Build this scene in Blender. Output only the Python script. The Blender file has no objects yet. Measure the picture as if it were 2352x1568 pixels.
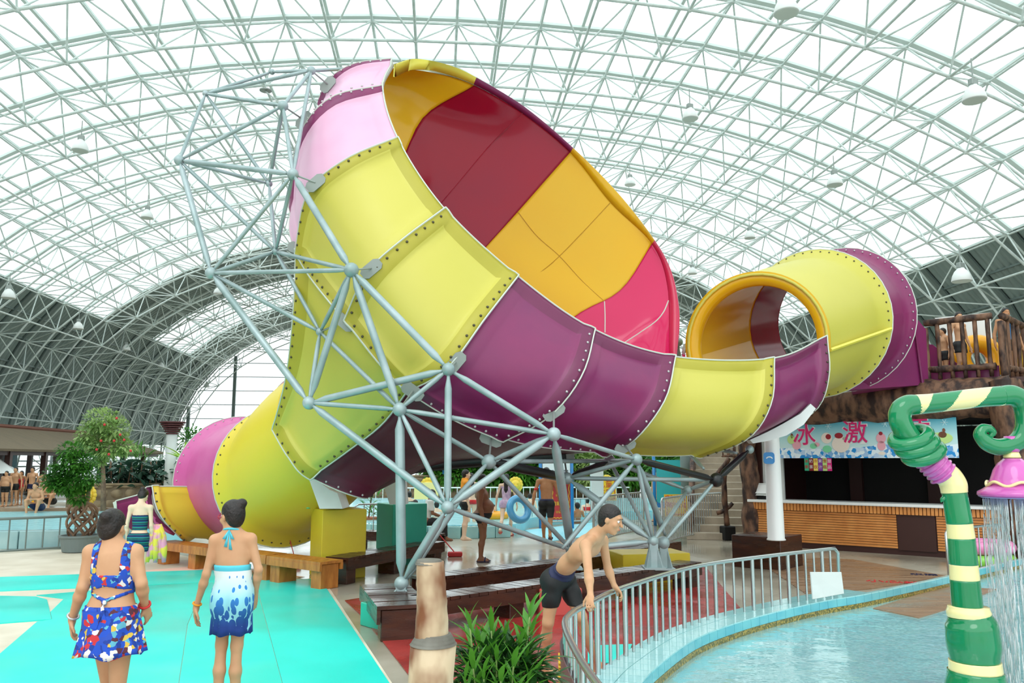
import bpy, math, random
import numpy as np
from mathutils import Vector, Matrix
PI = math.pi
random.seed(7); rng = np.random.default_rng(7)
scene = bpy.context.scene
COL = scene.collection
# ---------------------------------------------------------------- camera
CAMH = 1.95; F = 1900.0; CX, CY = 1176.0, 784.0
PITCH = math.atan(273.0/F)
cam_data = bpy.data.cameras.new('camera'); cam = bpy.data.objects.new('camera', cam_data); COL.objects.link(cam)
cam.location = (0, 0, CAMH); cam.rotation_euler = (PI/2+PITCH, 0, 0)
cam_data.sensor_width = 36.0; cam_data.lens = F/2352.0*36.0; cam_data.clip_end = 600; cam_data.clip_start = 0.05
scene.camera = cam
# ---------------------------------------------------------------- sky and exposure
world = bpy.data.worlds.new('sky'); scene.world = world; world.use_nodes = True
bg = world.node_tree.nodes['Background']; bg.inputs[0].default_value = (0.93, 0.985, 1.0, 1); bg.inputs[1].default_value = 2.0
sun_d = bpy.data.lights.new('sun', 'SUN'); sun_d.energy = .7; sun_d.angle = math.radians(30); sun_d.color = (1, .98, .95)
sun = bpy.data.objects.new('sun', sun_d); COL.objects.link(sun); sun.rotation_euler = (math.radians(38), 0, math.radians(-25)); sun.location = (-20, -30, 60)
scene.view_settings.view_transform = 'Standard'; scene.view_settings.look = 'None'
scene.view_settings.exposure = 0.0; scene.view_settings.gamma = 1.0; scene.view_settings.use_curve_mapping = False
# ---------------------------------------------------------------- geometry helpers
_f = Vector((0, math.cos(PITCH), math.sin(PITCH))); _u = Vector((0, -math.sin(PITCH), math.cos(PITCH))); _r = Vector((1, 0, 0))
_c = Vector((0, 0, CAMH))
def at(px, py, Y):                       # the point at depth Y (metres along the hall) that the photograph shows at px, py
    d = _r*((px-CX)/F) + _u*((CY-py)/F) + _f
    return _c + d*(Y/d.y)
def gr(px, py, h=0.0):                   # the point of the level z = h seen at px, py
    d = _r*((px-CX)/F) + _u*((CY-py)/F) + _f
    return _c + d*((h-CAMH)/d.z)
def lin(c):
    c = c/255.0
    return c/12.92 if c <= .04045 else ((c+.055)/1.055)**2.4
def rgb(h):
    h = h.lstrip('#'); return (lin(int(h[0:2], 16)), lin(int(h[2:4], 16)), lin(int(h[4:6], 16)), 1)
class MB:
    def __init__(s): s.v = []; s.f = []; s.m = []
    def add(s, vs, fs, mi=0):
        n = len(s.v); s.v.extend([tuple(v) for v in vs]); s.f.extend([tuple(i+n for i in f) for f in fs])
        s.m.extend([mi]*len(fs) if isinstance(mi, int) else list(mi)); return s
    def box(s, c, size, rz=0, mi=0, bev=0.0, M=None):
        x, y, z = size[0]/2, size[1]/2, size[2]/2
        if bev > 0:
            b = min(bev, x*.9, y*.9, z*.9); vs = []; fs = []
            # box with chamfered vertical and horizontal edges: three stacked outlines of eight points
            def ring(zz, i): return [(-x+i, -y, zz), (x-i, -y, zz), (x, -y+i, zz), (x, y-i, zz), (x-i, y, zz), (-x+i, y, zz), (-x, y-i, zz), (-x, -y+i, zz)]
            def ringi(zz): return [(-x+b, -y+b, zz), (x-b, -y+b, zz), (x-b, -y+b, zz), (x-b, y-b, zz), (x-b, y-b, zz), (-x+b, y-b, zz), (-x+b, y-b, zz), (-x+b, -y+b, zz)]
            sq = lambda zz: [(-x+b, -y+b, zz), (x-b, -y+b, zz), (x-b, y-b, zz), (-x+b, y-b, zz)]
            vs = sq(-z)+ring(-z+b, b)+ring(z-b, b)+sq(z)
            fs = [(3, 2, 1, 0), (20, 21, 22, 23)]
            for k in range(8): fs.append((4+k, 4+(k+1) % 8, 12+(k+1) % 8, 12+k))
            for q in range(4):
                e0 = 4+2*q; e1 = 4+2*q+1; fs.append((q, (q+1) % 4, e1, e0)); fs.append(((q+1) % 4, 4+(2*q+2) % 8, e1))
                e0 += 8; e1 += 8; fs.append((e0, e1, 20+(q+1) % 4, 20+q)); fs.append((e1, 12+(2*q+2) % 8, 20+(q+1) % 4))
        else:
            vs = [(-x, -y, -z), (x, -y, -z), (x, y, -z), (-x, y, -z), (-x, -y, z), (x, -y, z), (x, y, z), (-x, y, z)]
            fs = [(3, 2, 1, 0), (4, 5, 6, 7), (0, 1, 5, 4), (1, 2, 6, 5), (2, 3, 7, 6), (3, 0, 4, 7)]
        cs, sn = math.cos(rz), math.sin(rz); out = []
        for v in vs:
            if M is not None: w = M @ Vector(v); out.append((w[0]+c[0], w[1]+c[1], w[2]+c[2]))
            else: out.append((c[0]+v[0]*cs-v[1]*sn, c[1]+v[0]*sn+v[1]*cs, c[2]+v[2]))
        return s.add(out, fs, mi)
    def tube(s, a, b, r, r2=None, n=8, cap=True, mi=0):
        a = Vector(a); b = Vector(b); r2 = r if r2 is None else r2
        d = (b-a); 
        if d.length < 1e-6: return s
        d.normalize(); t = Vector((0, 0, 1)) if abs(d.z) < .9 else Vector((1, 0, 0))
        u = d.cross(t).normalized(); w = d.cross(u)
        vs = []
        for p, rr in ((a, r), (b, r2)):
            for k in range(n): an = 2*PI*k/n; vs.append(p+u*(math.cos(an)*rr)+w*(math.sin(an)*rr))
        fs = [(k, k+n, (k+1) % n+n, (k+1) % n) for k in range(n)]
        if cap: fs += [tuple(range(n)), tuple(range(2*n-1, n-1, -1))]
        return s.add(vs, fs, mi)
    def path(s, pts, r, n=8, closed=False, mi=0, cap=True, flat=1.0, mfun=None):
        pts = [Vector(p) for p in pts]; m = len(pts); R = r if hasattr(r, '__len__') else [r]*m
        vs = []; up = None
        for i, p in enumerate(pts):
            a = pts[(i-1) % m] if closed or i > 0 else p; b = pts[(i+1) % m] if closed or i < m-1 else p
            d = (b-a).normalized()
            if up is None: t = Vector((0, 0, 1)) if abs(d.z) < .9 else Vector((0, 1, 0)); up = (t-d*t.dot(d)).normalized()
            else: up = (up-d*up.dot(d)).normalized()
            w = d.cross(up)
            for k in range(n): an = 2*PI*k/n; vs.append(p+up*(math.cos(an)*R[i]*flat)+w*(math.sin(an)*R[i]))
        fs = []; ms = []
        for i in range(m if closed else m-1):
            j = (i+1) % m
            for k in range(n): fs.append((i*n+k, i*n+(k+1) % n, j*n+(k+1) % n, j*n+k)); ms.append(mfun(i, k) if mfun else mi)
        if cap and not closed: fs += [tuple(range(n-1, -1, -1)), tuple(range((m-1)*n, m*n))]; ms += [mi, mi]
        return s.add(vs, fs, ms)
    def sphere(s, c, r, nu=12, nv=8, sc=(1, 1, 1), mi=0):
        vs = [(c[0], c[1], c[2]+r*sc[2])]; fs = []
        for i in range(1, nv):
            th = PI*i/nv
            for k in range(nu): ph = 2*PI*k/nu; vs.append((c[0]+r*sc[0]*math.sin(th)*math.cos(ph), c[1]+r*sc[1]*math.sin(th)*math.sin(ph), c[2]+r*sc[2]*math.cos(th)))
        vs.append((c[0], c[1], c[2]-r*sc[2])); e = len(vs)-1
        for k in range(nu):
            fs.append((0, 1+k, 1+(k+1) % nu)); fs.append((e, e-nu+(k+1) % nu, e-nu+k))
            for i in range(nv-2): a = 1+i*nu; fs.append((a+k, a+nu+k, a+nu+(k+1) % nu, a+(k+1) % nu))
        return s.add(vs, fs, mi)
    def lathe(s, prof, c=(0, 0, 0), n=24, mi=0, M=None, sy=1.0):
        vs = []; 
        for (r, z) in prof:
            for k in range(n):
                an = 2*PI*k/n; v = Vector((r*math.cos(an), r*math.sin(an)*sy, z))
                if M is not None: v = M @ v
                vs.append(v+Vector(c))
        fs = []
        for i in range(len(prof)-1):
            for k in range(n): fs.append((i*n+k, i*n+(k+1) % n, (i+1)*n+(k+1) % n, (i+1)*n+k))
        fs += [tuple(range(n-1, -1, -1)), tuple(range((len(prof)-1)*n, len(prof)*n))]
        return s.add(vs, fs, mi)
    def prism(s, poly, z0, z1, mi=0):      # outline in x, y from z0 to z1
        n = len(poly); vs = [(p[0], p[1], z0) for p in poly]+[(p[0], p[1], z1) for p in poly]
        ar = sum(poly[i][0]*poly[(i+1) % n][1]-poly[(i+1) % n][0]*poly[i][1] for i in range(n))
        fs = [tuple(range(n-1, -1, -1)), tuple(range(n, 2*n))]+[(i, (i+1) % n, n+(i+1) % n, n+i) for i in range(n)]
        if ar < 0: fs = [tuple(reversed(f)) for f in fs]
        return s.add(vs, fs, mi)
    def slab(s, pts, nrm, t, mi=0):        # any flat outline given thickness t along nrm
        n = len(pts); nrm = Vector(nrm).normalized(); a = [Vector(p) for p in pts]; b = [p+nrm*t for p in a]
        fs = [tuple(range(n-1, -1, -1)), tuple(range(n, 2*n))]+[(i, (i+1) % n, n+(i+1) % n, n+i) for i in range(n)]
        return s.add(a+b, fs, mi)
    def build(s, name, mat, parent=None, smooth=False, org=None, kind=None, label=None):
        return mkobj(name, s.v, s.f, mat, parent, smooth, org, s.m, kind, label)
def mkobj(name, v, f, mat, parent=None, smooth=False, org=None, mi=None, kind=None, label=None):
    v = np.array([tuple(q) for q in v], dtype=np.float32) if not isinstance(v, np.ndarray) else v.astype(np.float32)
    if parent is not None: o0 = parent.get('_o'); o0 = Vector(o0) if o0 is not None else Vector((0, 0, 0))
    elif org is not None: o0 = Vector(org)
    elif len(v): o0 = Vector((float((v[:, 0].min()+v[:, 0].max())/2), float((v[:, 1].min()+v[:, 1].max())/2), float(v[:, 2].min())))
    else: o0 = Vector((0, 0, 0))
    v = v-np.array(o0, dtype=np.float32)
    me = bpy.data.meshes.new(name); me.from_pydata(v.tolist() if len(v) < 4000 else v, [], f if not isinstance(f, np.ndarray) else f.tolist()); 
    mats = mat if isinstance(mat, (list, tuple)) else [mat]
    for m_ in mats: me.materials.append(m_)
    if mi is not None and len(mats) > 1: me.polygons.foreach_set('material_index', np.array(mi, dtype=np.int32))
    if smooth: me.polygons.foreach_set('use_smooth', np.ones(len(me.polygons), dtype=bool))
    me.update()
    o = bpy.data.objects.new(name, me); COL.objects.link(o)
    if parent is not None: o.parent = parent; o['_o'] = tuple(o0)
    else: o.location = o0; o['_o'] = tuple(o0)
    if kind: o['kind'] = kind
    if label: o['label'] = label
    return o
def thing(name, label, cat, loc=(0, 0, 0), group=None, rz=0.0):
    o = bpy.data.objects.new(name, None); COL.objects.link(o); o.location = loc; o.rotation_euler = (0, 0, rz); o.empty_display_size = .1
    o['_o'] = tuple(loc) if rz == 0 else (0, 0, 0); o['label'] = label; o['category'] = cat
    if group: o['group'] = group
    return o
def tag(o, label=None, cat=None, group=None, kind=None):
    if label: o['label'] = label
    if cat: o['category'] = cat
    if group: o['group'] = group
    if kind: o['kind'] = kind
    return o
def struct(o): o['kind'] = 'structure'; return o
def dup(root, loc, rz=0.0, label=None, sc=None):
    def cp(o, par):
        c = o.copy(); COL.objects.link(c)
        if par is not None: c.parent = par
        for ch in list(o.children): cp(ch, c)
        return c
    r = cp(root, None); r.location = loc; r.rotation_euler = (0, 0, rz)
    if label: r['label'] = label
    if sc: r.scale = (sc, sc, sc) if not hasattr(sc, '__len__') else sc
    return r
def catmull(P, sub):
    P = [Vector(p) for p in P]; n = len(P); out = []
    for i in range(n-1):
        p0 = P[i-1] if i > 0 else P[0]*2-P[1]; p1, p2 = P[i], P[i+1]; p3 = P[i+2] if i+2 < n else P[-1]*2-P[-2]
        for k in range(sub):
            t = k/sub; out.append(.5*((2*p1)+(p2-p0)*t+(2*p0-5*p1+4*p2-p3)*t*t+(3*p1-p0-3*p2+p3)*t**3))
    out.append(P[-1]); return out
# ---------------------------------------------------------------- materials
def mat(name, col, rough=.5, metal=0.0, var=0.0, vs=3.0, col2=None, bump=0.0, bs=20.0, spec=.5, coat=0.0, stretch=None, emit=None, alpha=None, lo=.35, hi=.65, detail=4, rvar=0.0, trans=0.0):
    m = bpy.data.materials.new(name); m.use_nodes = True; nt = m.node_tree; N = nt.nodes; L = nt.links; b = N['Principled BSDF']
    c = rgb(col) if isinstance(col, str) else col
    b.inputs['Base Color'].default_value = c; b.inputs['Roughness'].default_value = rough; b.inputs['Metallic'].default_value = metal
    b.inputs['Specular IOR Level'].default_value = spec; b.inputs['Coat Weight'].default_value = coat; b.inputs['Coat Roughness'].default_value = .05
    if col2 or bump or rvar:
        tc = N.new('ShaderNodeTexCoord'); mp = N.new('ShaderNodeMapping'); L.new(tc.outputs['Object'], mp.inputs[0])
        if stretch: mp.inputs['Scale'].default_value = stretch
    if col2:
        n = N.new('ShaderNodeTexNoise'); n.inputs['Scale'].default_value = vs; n.inputs['Detail'].default_value = detail; L.new(mp.outputs[0], n.inputs['Vector'])
        r = N.new('ShaderNodeValToRGB'); r.color_ramp.elements[0].position = lo; r.color_ramp.elements[1].position = hi
        r.color_ramp.elements[0].color = c; r.color_ramp.elements[1].color = rgb(col2) if isinstance(col2, str) else col2
        L.new(n.outputs['Fac'], r.inputs[0]); L.new(r.outputs[0], b.inputs['Base Color'])
    if rvar:
        n3 = N.new('ShaderNodeTexNoise'); n3.inputs['Scale'].default_value = vs*.6; L.new(mp.outputs[0], n3.inputs['Vector'])
        mr = N.new('ShaderNodeMapRange'); mr.inputs[1].default_value = .4; mr.inputs[2].default_value = .6; mr.inputs[3].default_value = max(0, rough-rvar); mr.inputs[4].default_value = rough+rvar
        L.new(n3.outputs['Fac'], mr.inputs[0]); L.new(mr.outputs[0], b.inputs['Roughness'])
    if bump:
        n2 = N.new('ShaderNodeTexNoise'); n2.inputs['Scale'].default_value = bs; n2.inputs['Detail'].default_value = 4; L.new(mp.outputs[0], n2.inputs['Vector'])
        bp = N.new('ShaderNodeBump'); bp.inputs['Strength'].default_value = bump; bp.inputs['Distance'].default_value = .02; L.new(n2.outputs['Fac'], bp.inputs['Height']); L.new(bp.outputs[0], b.inputs['Normal'])
    if trans:   # light that soaks through thin plastic or leaves
        t = N.new('ShaderNodeBsdfTranslucent'); mx = N.new('ShaderNodeMixShader'); mx.inputs[0].default_value = trans
        if col2: L.new(r.outputs[0], t.inputs[0])
        else: t.inputs[0].default_value = c
        L.new(b.outputs[0], mx.inputs[1]); L.new(t.outputs[0], mx.inputs[2]); L.new(mx.outputs[0], N['Material Output'].inputs[0])
    return m
def glassy(name, tint, gl=.12, rough=.02, bump=0.0, bs=3.0, diff=0.0, dcol=None, fs=1.0):
    m = bpy.data.materials.new(name); m.use_nodes = True; nt = m.node_tree; N = nt.nodes; L = nt.links; N.remove(N['Principled BSDF'])
    t = N.new('ShaderNodeBsdfTransparent'); t.inputs[0].default_value = tint
    g = N.new('ShaderNodeBsdfGlossy'); g.inputs['Roughness'].default_value = rough
    mx = N.new('ShaderNodeMixShader'); fr = N.new('ShaderNodeFresnel'); fr.inputs[0].default_value = 1.33
    ad = N.new('ShaderNodeMath'); ad.operation = 'MULTIPLY_ADD'; ad.inputs[1].default_value = fs; ad.inputs[2].default_value = gl; L.new(fr.outputs[0], ad.inputs[0]); L.new(ad.outputs[0], mx.inputs[0])
    base = t.outputs[0]
    if diff:
        d = N.new('ShaderNodeBsdfDiffuse'); d.inputs[0].default_value = dcol; m2 = N.new('ShaderNodeMixShader'); m2.inputs[0].default_value = diff
        L.new(t.outputs[0], m2.inputs[1]); L.new(d.outputs[0], m2.inputs[2]); base = m2.outputs[0]
    L.new(base, mx.inputs[1]); L.new(g.outputs[0], mx.inputs[2]); L.new(mx.outputs[0], N['Material Output'].inputs[0])
    if bump:
        tc = N.new('ShaderNodeTexCoord'); n2 = N.new('ShaderNodeTexNoise'); n2.inputs['Scale'].default_value = bs; n2.inputs['Detail'].default_value = 3; L.new(tc.outputs['Object'], n2.inputs['Vector'])
        bp = N.new('ShaderNodeBump'); bp.inputs['Strength'].default_value = bump; bp.inputs['Distance'].default_value = .05; L.new(n2.outputs['Fac'], bp.inputs['Height'])
        L.new(bp.outputs[0], g.inputs['Normal']); L.new(bp.outputs[0], fr.inputs['Normal'])
    return m
M = {}
M['concrete'] = mat('wet_concrete', '#b9b1a0', .22, vs=.55, col2='#8f8674', rvar=.16, bump=.05, bs=40)
M['paving'] = mat('pale_paving', '#e3d8c4', .55, vs=1.3, col2='#cfc2ab', bump=.1, bs=60)
M['teal_mat'] = mat('teal_mat', '#14d6c6', .42, vs=.8, col2='#2adfd0', bump=.05, bs=120, rvar=.14)
M['red_mat'] = mat('red_mat', '#a8322c', .3, vs=2.2, col2='#8c2b28', rvar=.2, bump=.1, bs=50)
M['brown_deck'] = mat('brown_deck', '#9a7a5e', .4, vs=1.5, col2='#86684f', stretch=(1, 6, 1), rvar=.15)
M['pink_mat'] = mat('pink_paving', '#f0c4b0', .6)
M['steel_white'] = mat('white_painted_steel', '#dbe4e0', .45, vs=3, col2='#c6d2cd')
M['steel_slide'] = mat('galvanised_paint', '#a9b9bb', .38, metal=.25, vs=2.5, col2='#8ea3a2')
M['steel_dark'] = mat('dark_painted_steel', '#16191a', .35)
M['stainless'] = mat('stainless_steel', '#c3c9c8', .25, metal=.9)
M['zinc'] = mat('zinc_plate', '#98a09b', .5, metal=.4)
M['sheet'] = mat('grey_green_sheet', '#8b9a95', .5, vs=.4, col2='#7b8a86')
M['beam'] = mat('pale_roof_beam', '#dbe6e2', .5)
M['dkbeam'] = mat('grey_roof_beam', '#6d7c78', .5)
M['yel_out'] = mat('outer_yellow', '#c3bb4a', .45, vs=.5, col2='#c9c054', bump=.03, bs=25)
M['pur_out'] = mat('outer_purple', '#86255a', .38, vs=1.0, col2='#782458', bump=.03, bs=25)
M['pnk_out'] = mat('outer_pink', '#cf5a9c', .4, vs=1.5, col2='#d66ba6')
M['maroon_out'] = mat('outer_maroon', '#5f2034', .42, vs=.8, col2='#571c33'); M['yel_band_shade'] = mat('flange_yellow_shaded', '#a9a02c', .45, vs=1, col2='#b3a934'); M['pur_band_shade'] = mat('flange_purple_shaded', '#661745', .4, vs=1, col2='#70204c'); M['yel_in'] = mat('inner_yellow', '#dcaa1a', .14, spec=.3, vs=.6, col2='#d9ac22')  # band colours are darker panel colours, painting in the shade on the flanges
M['red_in'] = mat('inner_red', '#931029', .14, spec=.28, vs=.6, col2='#8a142f'); M['yel_tube_lit'] = mat('tube_yellow_lit', '#e8d03a', .4, vs=.5, col2='#e3cc44')  # tube yellow made brighter to paint in light from left and above
M['pnk_in'] = mat('inner_pink', '#cc1c58', .08, spec=.35, coat=.15)
M['pnk_pale'] = mat('faded_pink_sheen', '#dfa6c4', .35, vs=.8, col2='#e2b4cd'); M['flange_w'] = mat('pale_edge', '#c9d0c4', .5)  # pink paled partly by fading, partly by sky sheen painted into the colour
M['bolt'] = mat('bolt_heads', '#54503e', .4, metal=.5)
M['bolt_l'] = mat('pale_bolt_heads', '#c4bfc0', .35, metal=.5)
M['dkwood'] = mat('dark_stained_wood', '#4a2a1d', .2, vs=2.2, col2='#35201a', stretch=(1, 1, 6), bump=.12, bs=30, rvar=.12)
M['orwood_lit'] = mat('sunlit_orange_wood', '#c87f3a', .35, vs=3.5, col2='#a8622a', stretch=(5, 1, 1), bump=.08)  # orange tone paints sunlight into the wood of the left bench run
M['log'] = mat('rough_bark_log', '#7a5740', .65, vs=6, col2='#2c1912', stretch=(1, 1, .45), bump=.9, bs=11, lo=.4, hi=.6, detail=6)
M['logpale'] = mat('weathered_log', '#cdb896', .5, vs=9, col2='#7d4d2e', stretch=(1, 1, .6), bump=.3, bs=14, lo=.4, hi=.62, detail=3)
M['loggrey'] = mat('grey_cap', '#75746a', .6, vs=12, col2='#5a564c')
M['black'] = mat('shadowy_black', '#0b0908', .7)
M['dkbrown'] = mat('dark_brown_panel', '#3b1c16', .5)
M['kwood'] = mat('counter_boards', '#e29a54', .4, vs=3, col2='#cf8443', stretch=(1, 1, 1), bump=.05)
M['white'] = mat('white_paint', '#e9ece9', .35)
M['offwhite'] = mat('offwhite_panel', '#d9dedb', .45, vs=2, col2='#cdd2ce')
M['pedyel'] = mat('yellow_plinth', '#d8c22c', .45, vs=1.5, col2='#c6ae22', lo=.3, hi=.8)
M['pedteal'] = mat('teal_plinth', '#2fb095', .4, vs=1.2, col2='#27a288')
M['pedred'] = mat('red_plinth', '#c0504a', .5)
M['tile'] = mat('pale_blue_tile', '#a9dcdc', .12, vs=5, col2='#9ed6d9', coat=.3)
M['tilep'] = mat('grey_aqua_tile', '#9fc0c2', .2, vs=3, col2='#8fb4b8'); M['tileb'] = mat('aqua_tile', '#74c4cc', .12, vs=3, col2='#63b7c6', coat=.3)
M['tilegold'] = mat('olive_mosaic', '#5e5b2d', .3, vs=40, col2='#b59a4a', lo=.45, hi=.6)
M['poolbed'] = mat('pool_floor_paint', '#b4f2f2', .4, vs=1.4, col2='#62ccd8', lo=.4, hi=.6, detail=6, bump=.2, bs=2)
M['water'] = glassy('pool_water', (.93, .99, .99, 1), .0, .13, bump=.55, bs=3.2, diff=.62, dcol=(.5, .93, .96, 1), fs=.6)
M['farpool'] = mat('far_pool_bed', '#8fe0f0', .4, vs=1, col2='#a5e8f4')
M['pane'] = glassy('translucent_sheet', (.93, .985, .985, 1), .0, .3, diff=.06, dcol=(.8, .9, .9, 1))
M['stone'] = mat('rubble_stone', '#9c8a6c', .8, vs=3, col2='#7e6e56', bump=.5, bs=14)
M['mortar'] = mat('mortar', '#7b6d58', .9)
M['leaf'] = mat('leaf_green', '#4f8f2e', .5, vs=2.5, col2='#2f6a1f', trans=.3)
M['leafl'] = mat('light_leaf', '#bcd08c', .5, vs=2.5, col2='#86a858', trans=.35)
M['leafd'] = mat('rubber_plant_leaf', '#2a4b3e', .25, vs=3, col2='#3d6350', trans=.1)
M['leafb'] = mat('bright_leaf', '#5fa033', .4, vs=3, col2='#2f6b22', trans=.3)
M['twig'] = mat('twisted_stem', '#6a5140', .7, vs=6, col2='#8f7258', bump=.3)
M['thatch'] = mat('shingle_roof', '#83735c', .8, vs=2, col2='#6f6350', stretch=(.4, 8, 1), bump=.4, bs=20)
M['potgrey'] = mat('grey_tub', '#6f7c7b', .5)
M['terr'] = mat('terracotta', '#b5653f', .6)
M['blue'] = mat('blue_paint', '#1f7fc0', .35)
M['stair'] = mat('stair_concrete', '#b7aa96', .7, vs=2, col2='#9d917e', bump=.2)
M['signred'] = mat('red_sign', '#c43533', .5); M['signyel'] = mat('yellow_sign', '#efc326', .5); M['chr'] = mat('sign_red_print', '#c8262a', .6)
M['chy'] = mat('sign_yellow_print', '#f0c33a', .6); M['magenta'] = mat('magenta_print', '#d8226e', .5)
M['ringblue'] = mat('blue_vinyl', '#58aee0', .15, coat=.4); M['ringor'] = mat('orange_vinyl', '#f2a81a', .25); M['ringpk'] = mat('pink_vinyl', '#ec8fc0', .3); M['ringgr'] = mat('green_vinyl', '#8fdc5a', .3)
M['pgreen'] = mat('glossy_green', '#0a7a4a', .12, coat=.4, vs=1.5, col2='#0d8450'); M['pcream'] = mat('glossy_cream', '#efe0a0', .15, coat=.3); M['ppink'] = mat('glossy_pink', '#cf62b4', .15, coat=.4, vs=4, col2='#c458aa')
M['pviolet'] = mat('violet_underside', '#a58bc8', .4)
M['skin'] = mat('skin', '#d0a07a', .5, vs=6, col2='#c89670', spec=.35); M['skin2'] = mat('tanned_skin', '#c08c66', .5, vs=6, col2='#b68058', spec=.35); M['skin3'] = mat('fair_skin', '#efcdb0', .5, spec=.35); M['skin4'] = mat('brown_skin', '#8a5c42', .5, spec=.35)
M['hair'] = mat('black_hair', '#15100e', .45, vs=30, col2='#241a16', bump=.4, bs=60); M['clblack'] = mat('black_swimwear', '#101214', .6, bump=.1, bs=80)
M['navy'] = mat('navy_fabric', '#1b2148', .6); M['redcl'] = mat('red_rubber', '#d02a2c', .4); M['orcl'] = mat('orange_cloth', '#f09a1e', .7); M['whitecl'] = mat('white_cloth', '#d8dcd8', .8)
M['aquacl'] = mat('aqua_cloth', '#57c8dc', .7); M['lip'] = mat('lips', '#b8695c', .5); M['eyew'] = mat('eye_white', '#e8e4de', .3); M['lav'] = mat('lavender_cloth', '#dcc4d8', .8, vs=12, col2='#b89cc0')
M['yelcl'] = mat('yellow_print_cloth', '#e8d24a', .8, vs=9, col2='#e39bb8', lo=.45, hi=.55); M['silver'] = mat('silver_band', '#c8c8c8', .3, metal=.6)
# ---------------------------------------------------------------- the hall: a barrel vault on a space frame
A5 = math.radians(5.0); ca, sa = math.cos(A5), math.sin(A5)
def hv(x, y, z): return Vector((x*ca-y*sa, x*sa+y*ca, z))      # hall axes (y along the vault) to world
def prof(u, a, b, n=2.4):                                      # point of the vault's profile at angle u
    c, s_ = math.cos(u), math.sin(u)
    return (math.copysign(abs(c)**(2/n), c)*a, abs(s_)**(2/n)*b)
def prof_pts(a, b, N):                                         # N+1 points evenly spaced along the profile, left to right
    us = [PI-PI*k/2000 for k in range(2001)]; P = [prof(u, a, b) for u in us]; L_ = [0]
    for i in range(1, len(P)): L_.append(L_[-1]+math.dist(P[i], P[i-1]))
    out = []; j = 0
    for k in range(N+1):
        t = L_[-1]*k/N
        while j < len(L_)-2 and L_[j+1] < t: j += 1
        q = (t-L_[j])/max(1e-9, L_[j+1]-L_[j]); out.append((P[j][0]+(P[j+1][0]-P[j][0])*q, P[j][1]+(P[j+1][1]-P[j][1])*q))
    return out
XO = .5
NA = 24; YS = 6.0; BAY = 3.52; NB = 25; YE = YS+BAY*NB
UP = prof_pts(29.5, 19.0, NA); LO2 = prof_pts(27.9, 17.3, NA*2); LO = [LO2[2*k+1] for k in range(NA)]
U = [[hv(XO+UP[i][0], YS+BAY*j, UP[i][1]) for i in range(NA+1)] for j in range(NB+1)]
Lw = [[hv(XO+LO[i][0], YS+BAY*(j+.5), LO[i][1]) for i in range(NA)] for j in range(NB)]
segs = []
for j in range(NB+1):
    for i in range(NA):
        segs.append((U[j][i], U[j][i+1], .055))
        if j < NB and 0 < i: segs.append((U[j][i], U[j+1][i], .045))
for j in range(NB):
    for i in range(NA):
        if i < NA-1: segs.append((Lw[j][i], Lw[j][i+1], .06))
        if j < NB-1: segs.append((Lw[j][i], Lw[j+1][i], .05))
        for (jj, ii) in ((j, i), (j, i+1), (j+1, i), (j+1, i+1)): segs.append((Lw[j][i], U[jj][ii], .036))
def to_px(p):
    d = p-_c; z = d.dot(_f)
    if z <= .1: return None
    return (CX+F*d.dot(_r)/z, CY-F*d.dot(_u)/z, z)
def inframe(p): q = to_px(p); return q is not None and -100 < q[0] < 2452 and -100 < q[1] < 1200
vis = []; rest = []
for s_ in segs:
    m_ = (s_[0]+s_[1])/2
    (vis if inframe(m_) else rest).append((( m_-_c).length, s_))
vis.sort(key=lambda t: t[0]*(1 if t[1][2] > .04 else 1.25))
ceil_mb = MB()
# opaque sheet along the lower sides and in two bands across the far end; translucent everywhere else
def opaque(i, j):
    zc = (UP[i][1]+UP[i+1][1])/2; yc = YS+BAY*(j+.5)
    if zc < 3.2: return None
    return zc < 12.0 or 61 < yc < 74 or yc > 82
skin = []; panes = []
def lift(p, d):  # a little outside the frame nodes
    return Vector((p[0]+d*.4*(1 if p[0] > 0 else -1), p[1], p[2]+d))
for j in range(-4, NB):
    y0, y1 = YS+BAY*j, YS+BAY*(j+1)
    for i in range(NA):
        o_ = opaque(i, j) if j >= 0 else ((UP[i][1]+UP[i+1][1])/2 < 12.0)
        x0, z0 = UP[i]; x1, z1 = UP[i+1]
        q = [hv(XO+x0*1.012, y0, z0+.3), hv(XO+x0*1.012, y1, z0+.3), hv(XO+x1*1.012, y1, z1+.3), hv(XO+x1*1.012, y0, z1+.3)]
        if o_: skin.append(q)
        else: panes.append((q, o_ is None))
# ribbed sheet: each bay is a strip of trapezoid corrugations running down the slope
sh = MB()
for q in skin:
    n = 8; a, b, c_, d = q; nrm = (b-a).cross(d-a).normalized()
    if nrm.z > 0: nrm = -nrm
    vs = []; fs = []
    for k in range(n*4+1):
        t = k/(n*4); off = .09 if k % 4 in (1, 2) else 0
        vs += [a.lerp(b, t)+nrm*off, d.lerp(c_, t)+nrm*off]
    for k in range(n*4): fs.append((2*k, 2*k+2, 2*k+3, 2*k+1))
    sh.add(vs, fs)
ceiling = sh.build('ceiling', M['sheet'], org=(0, 0, 0)); struct(ceiling); ceiling['label'] = 'grey-green ribbed sheet of the vaulted roof, lower sides and far bands'
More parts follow.
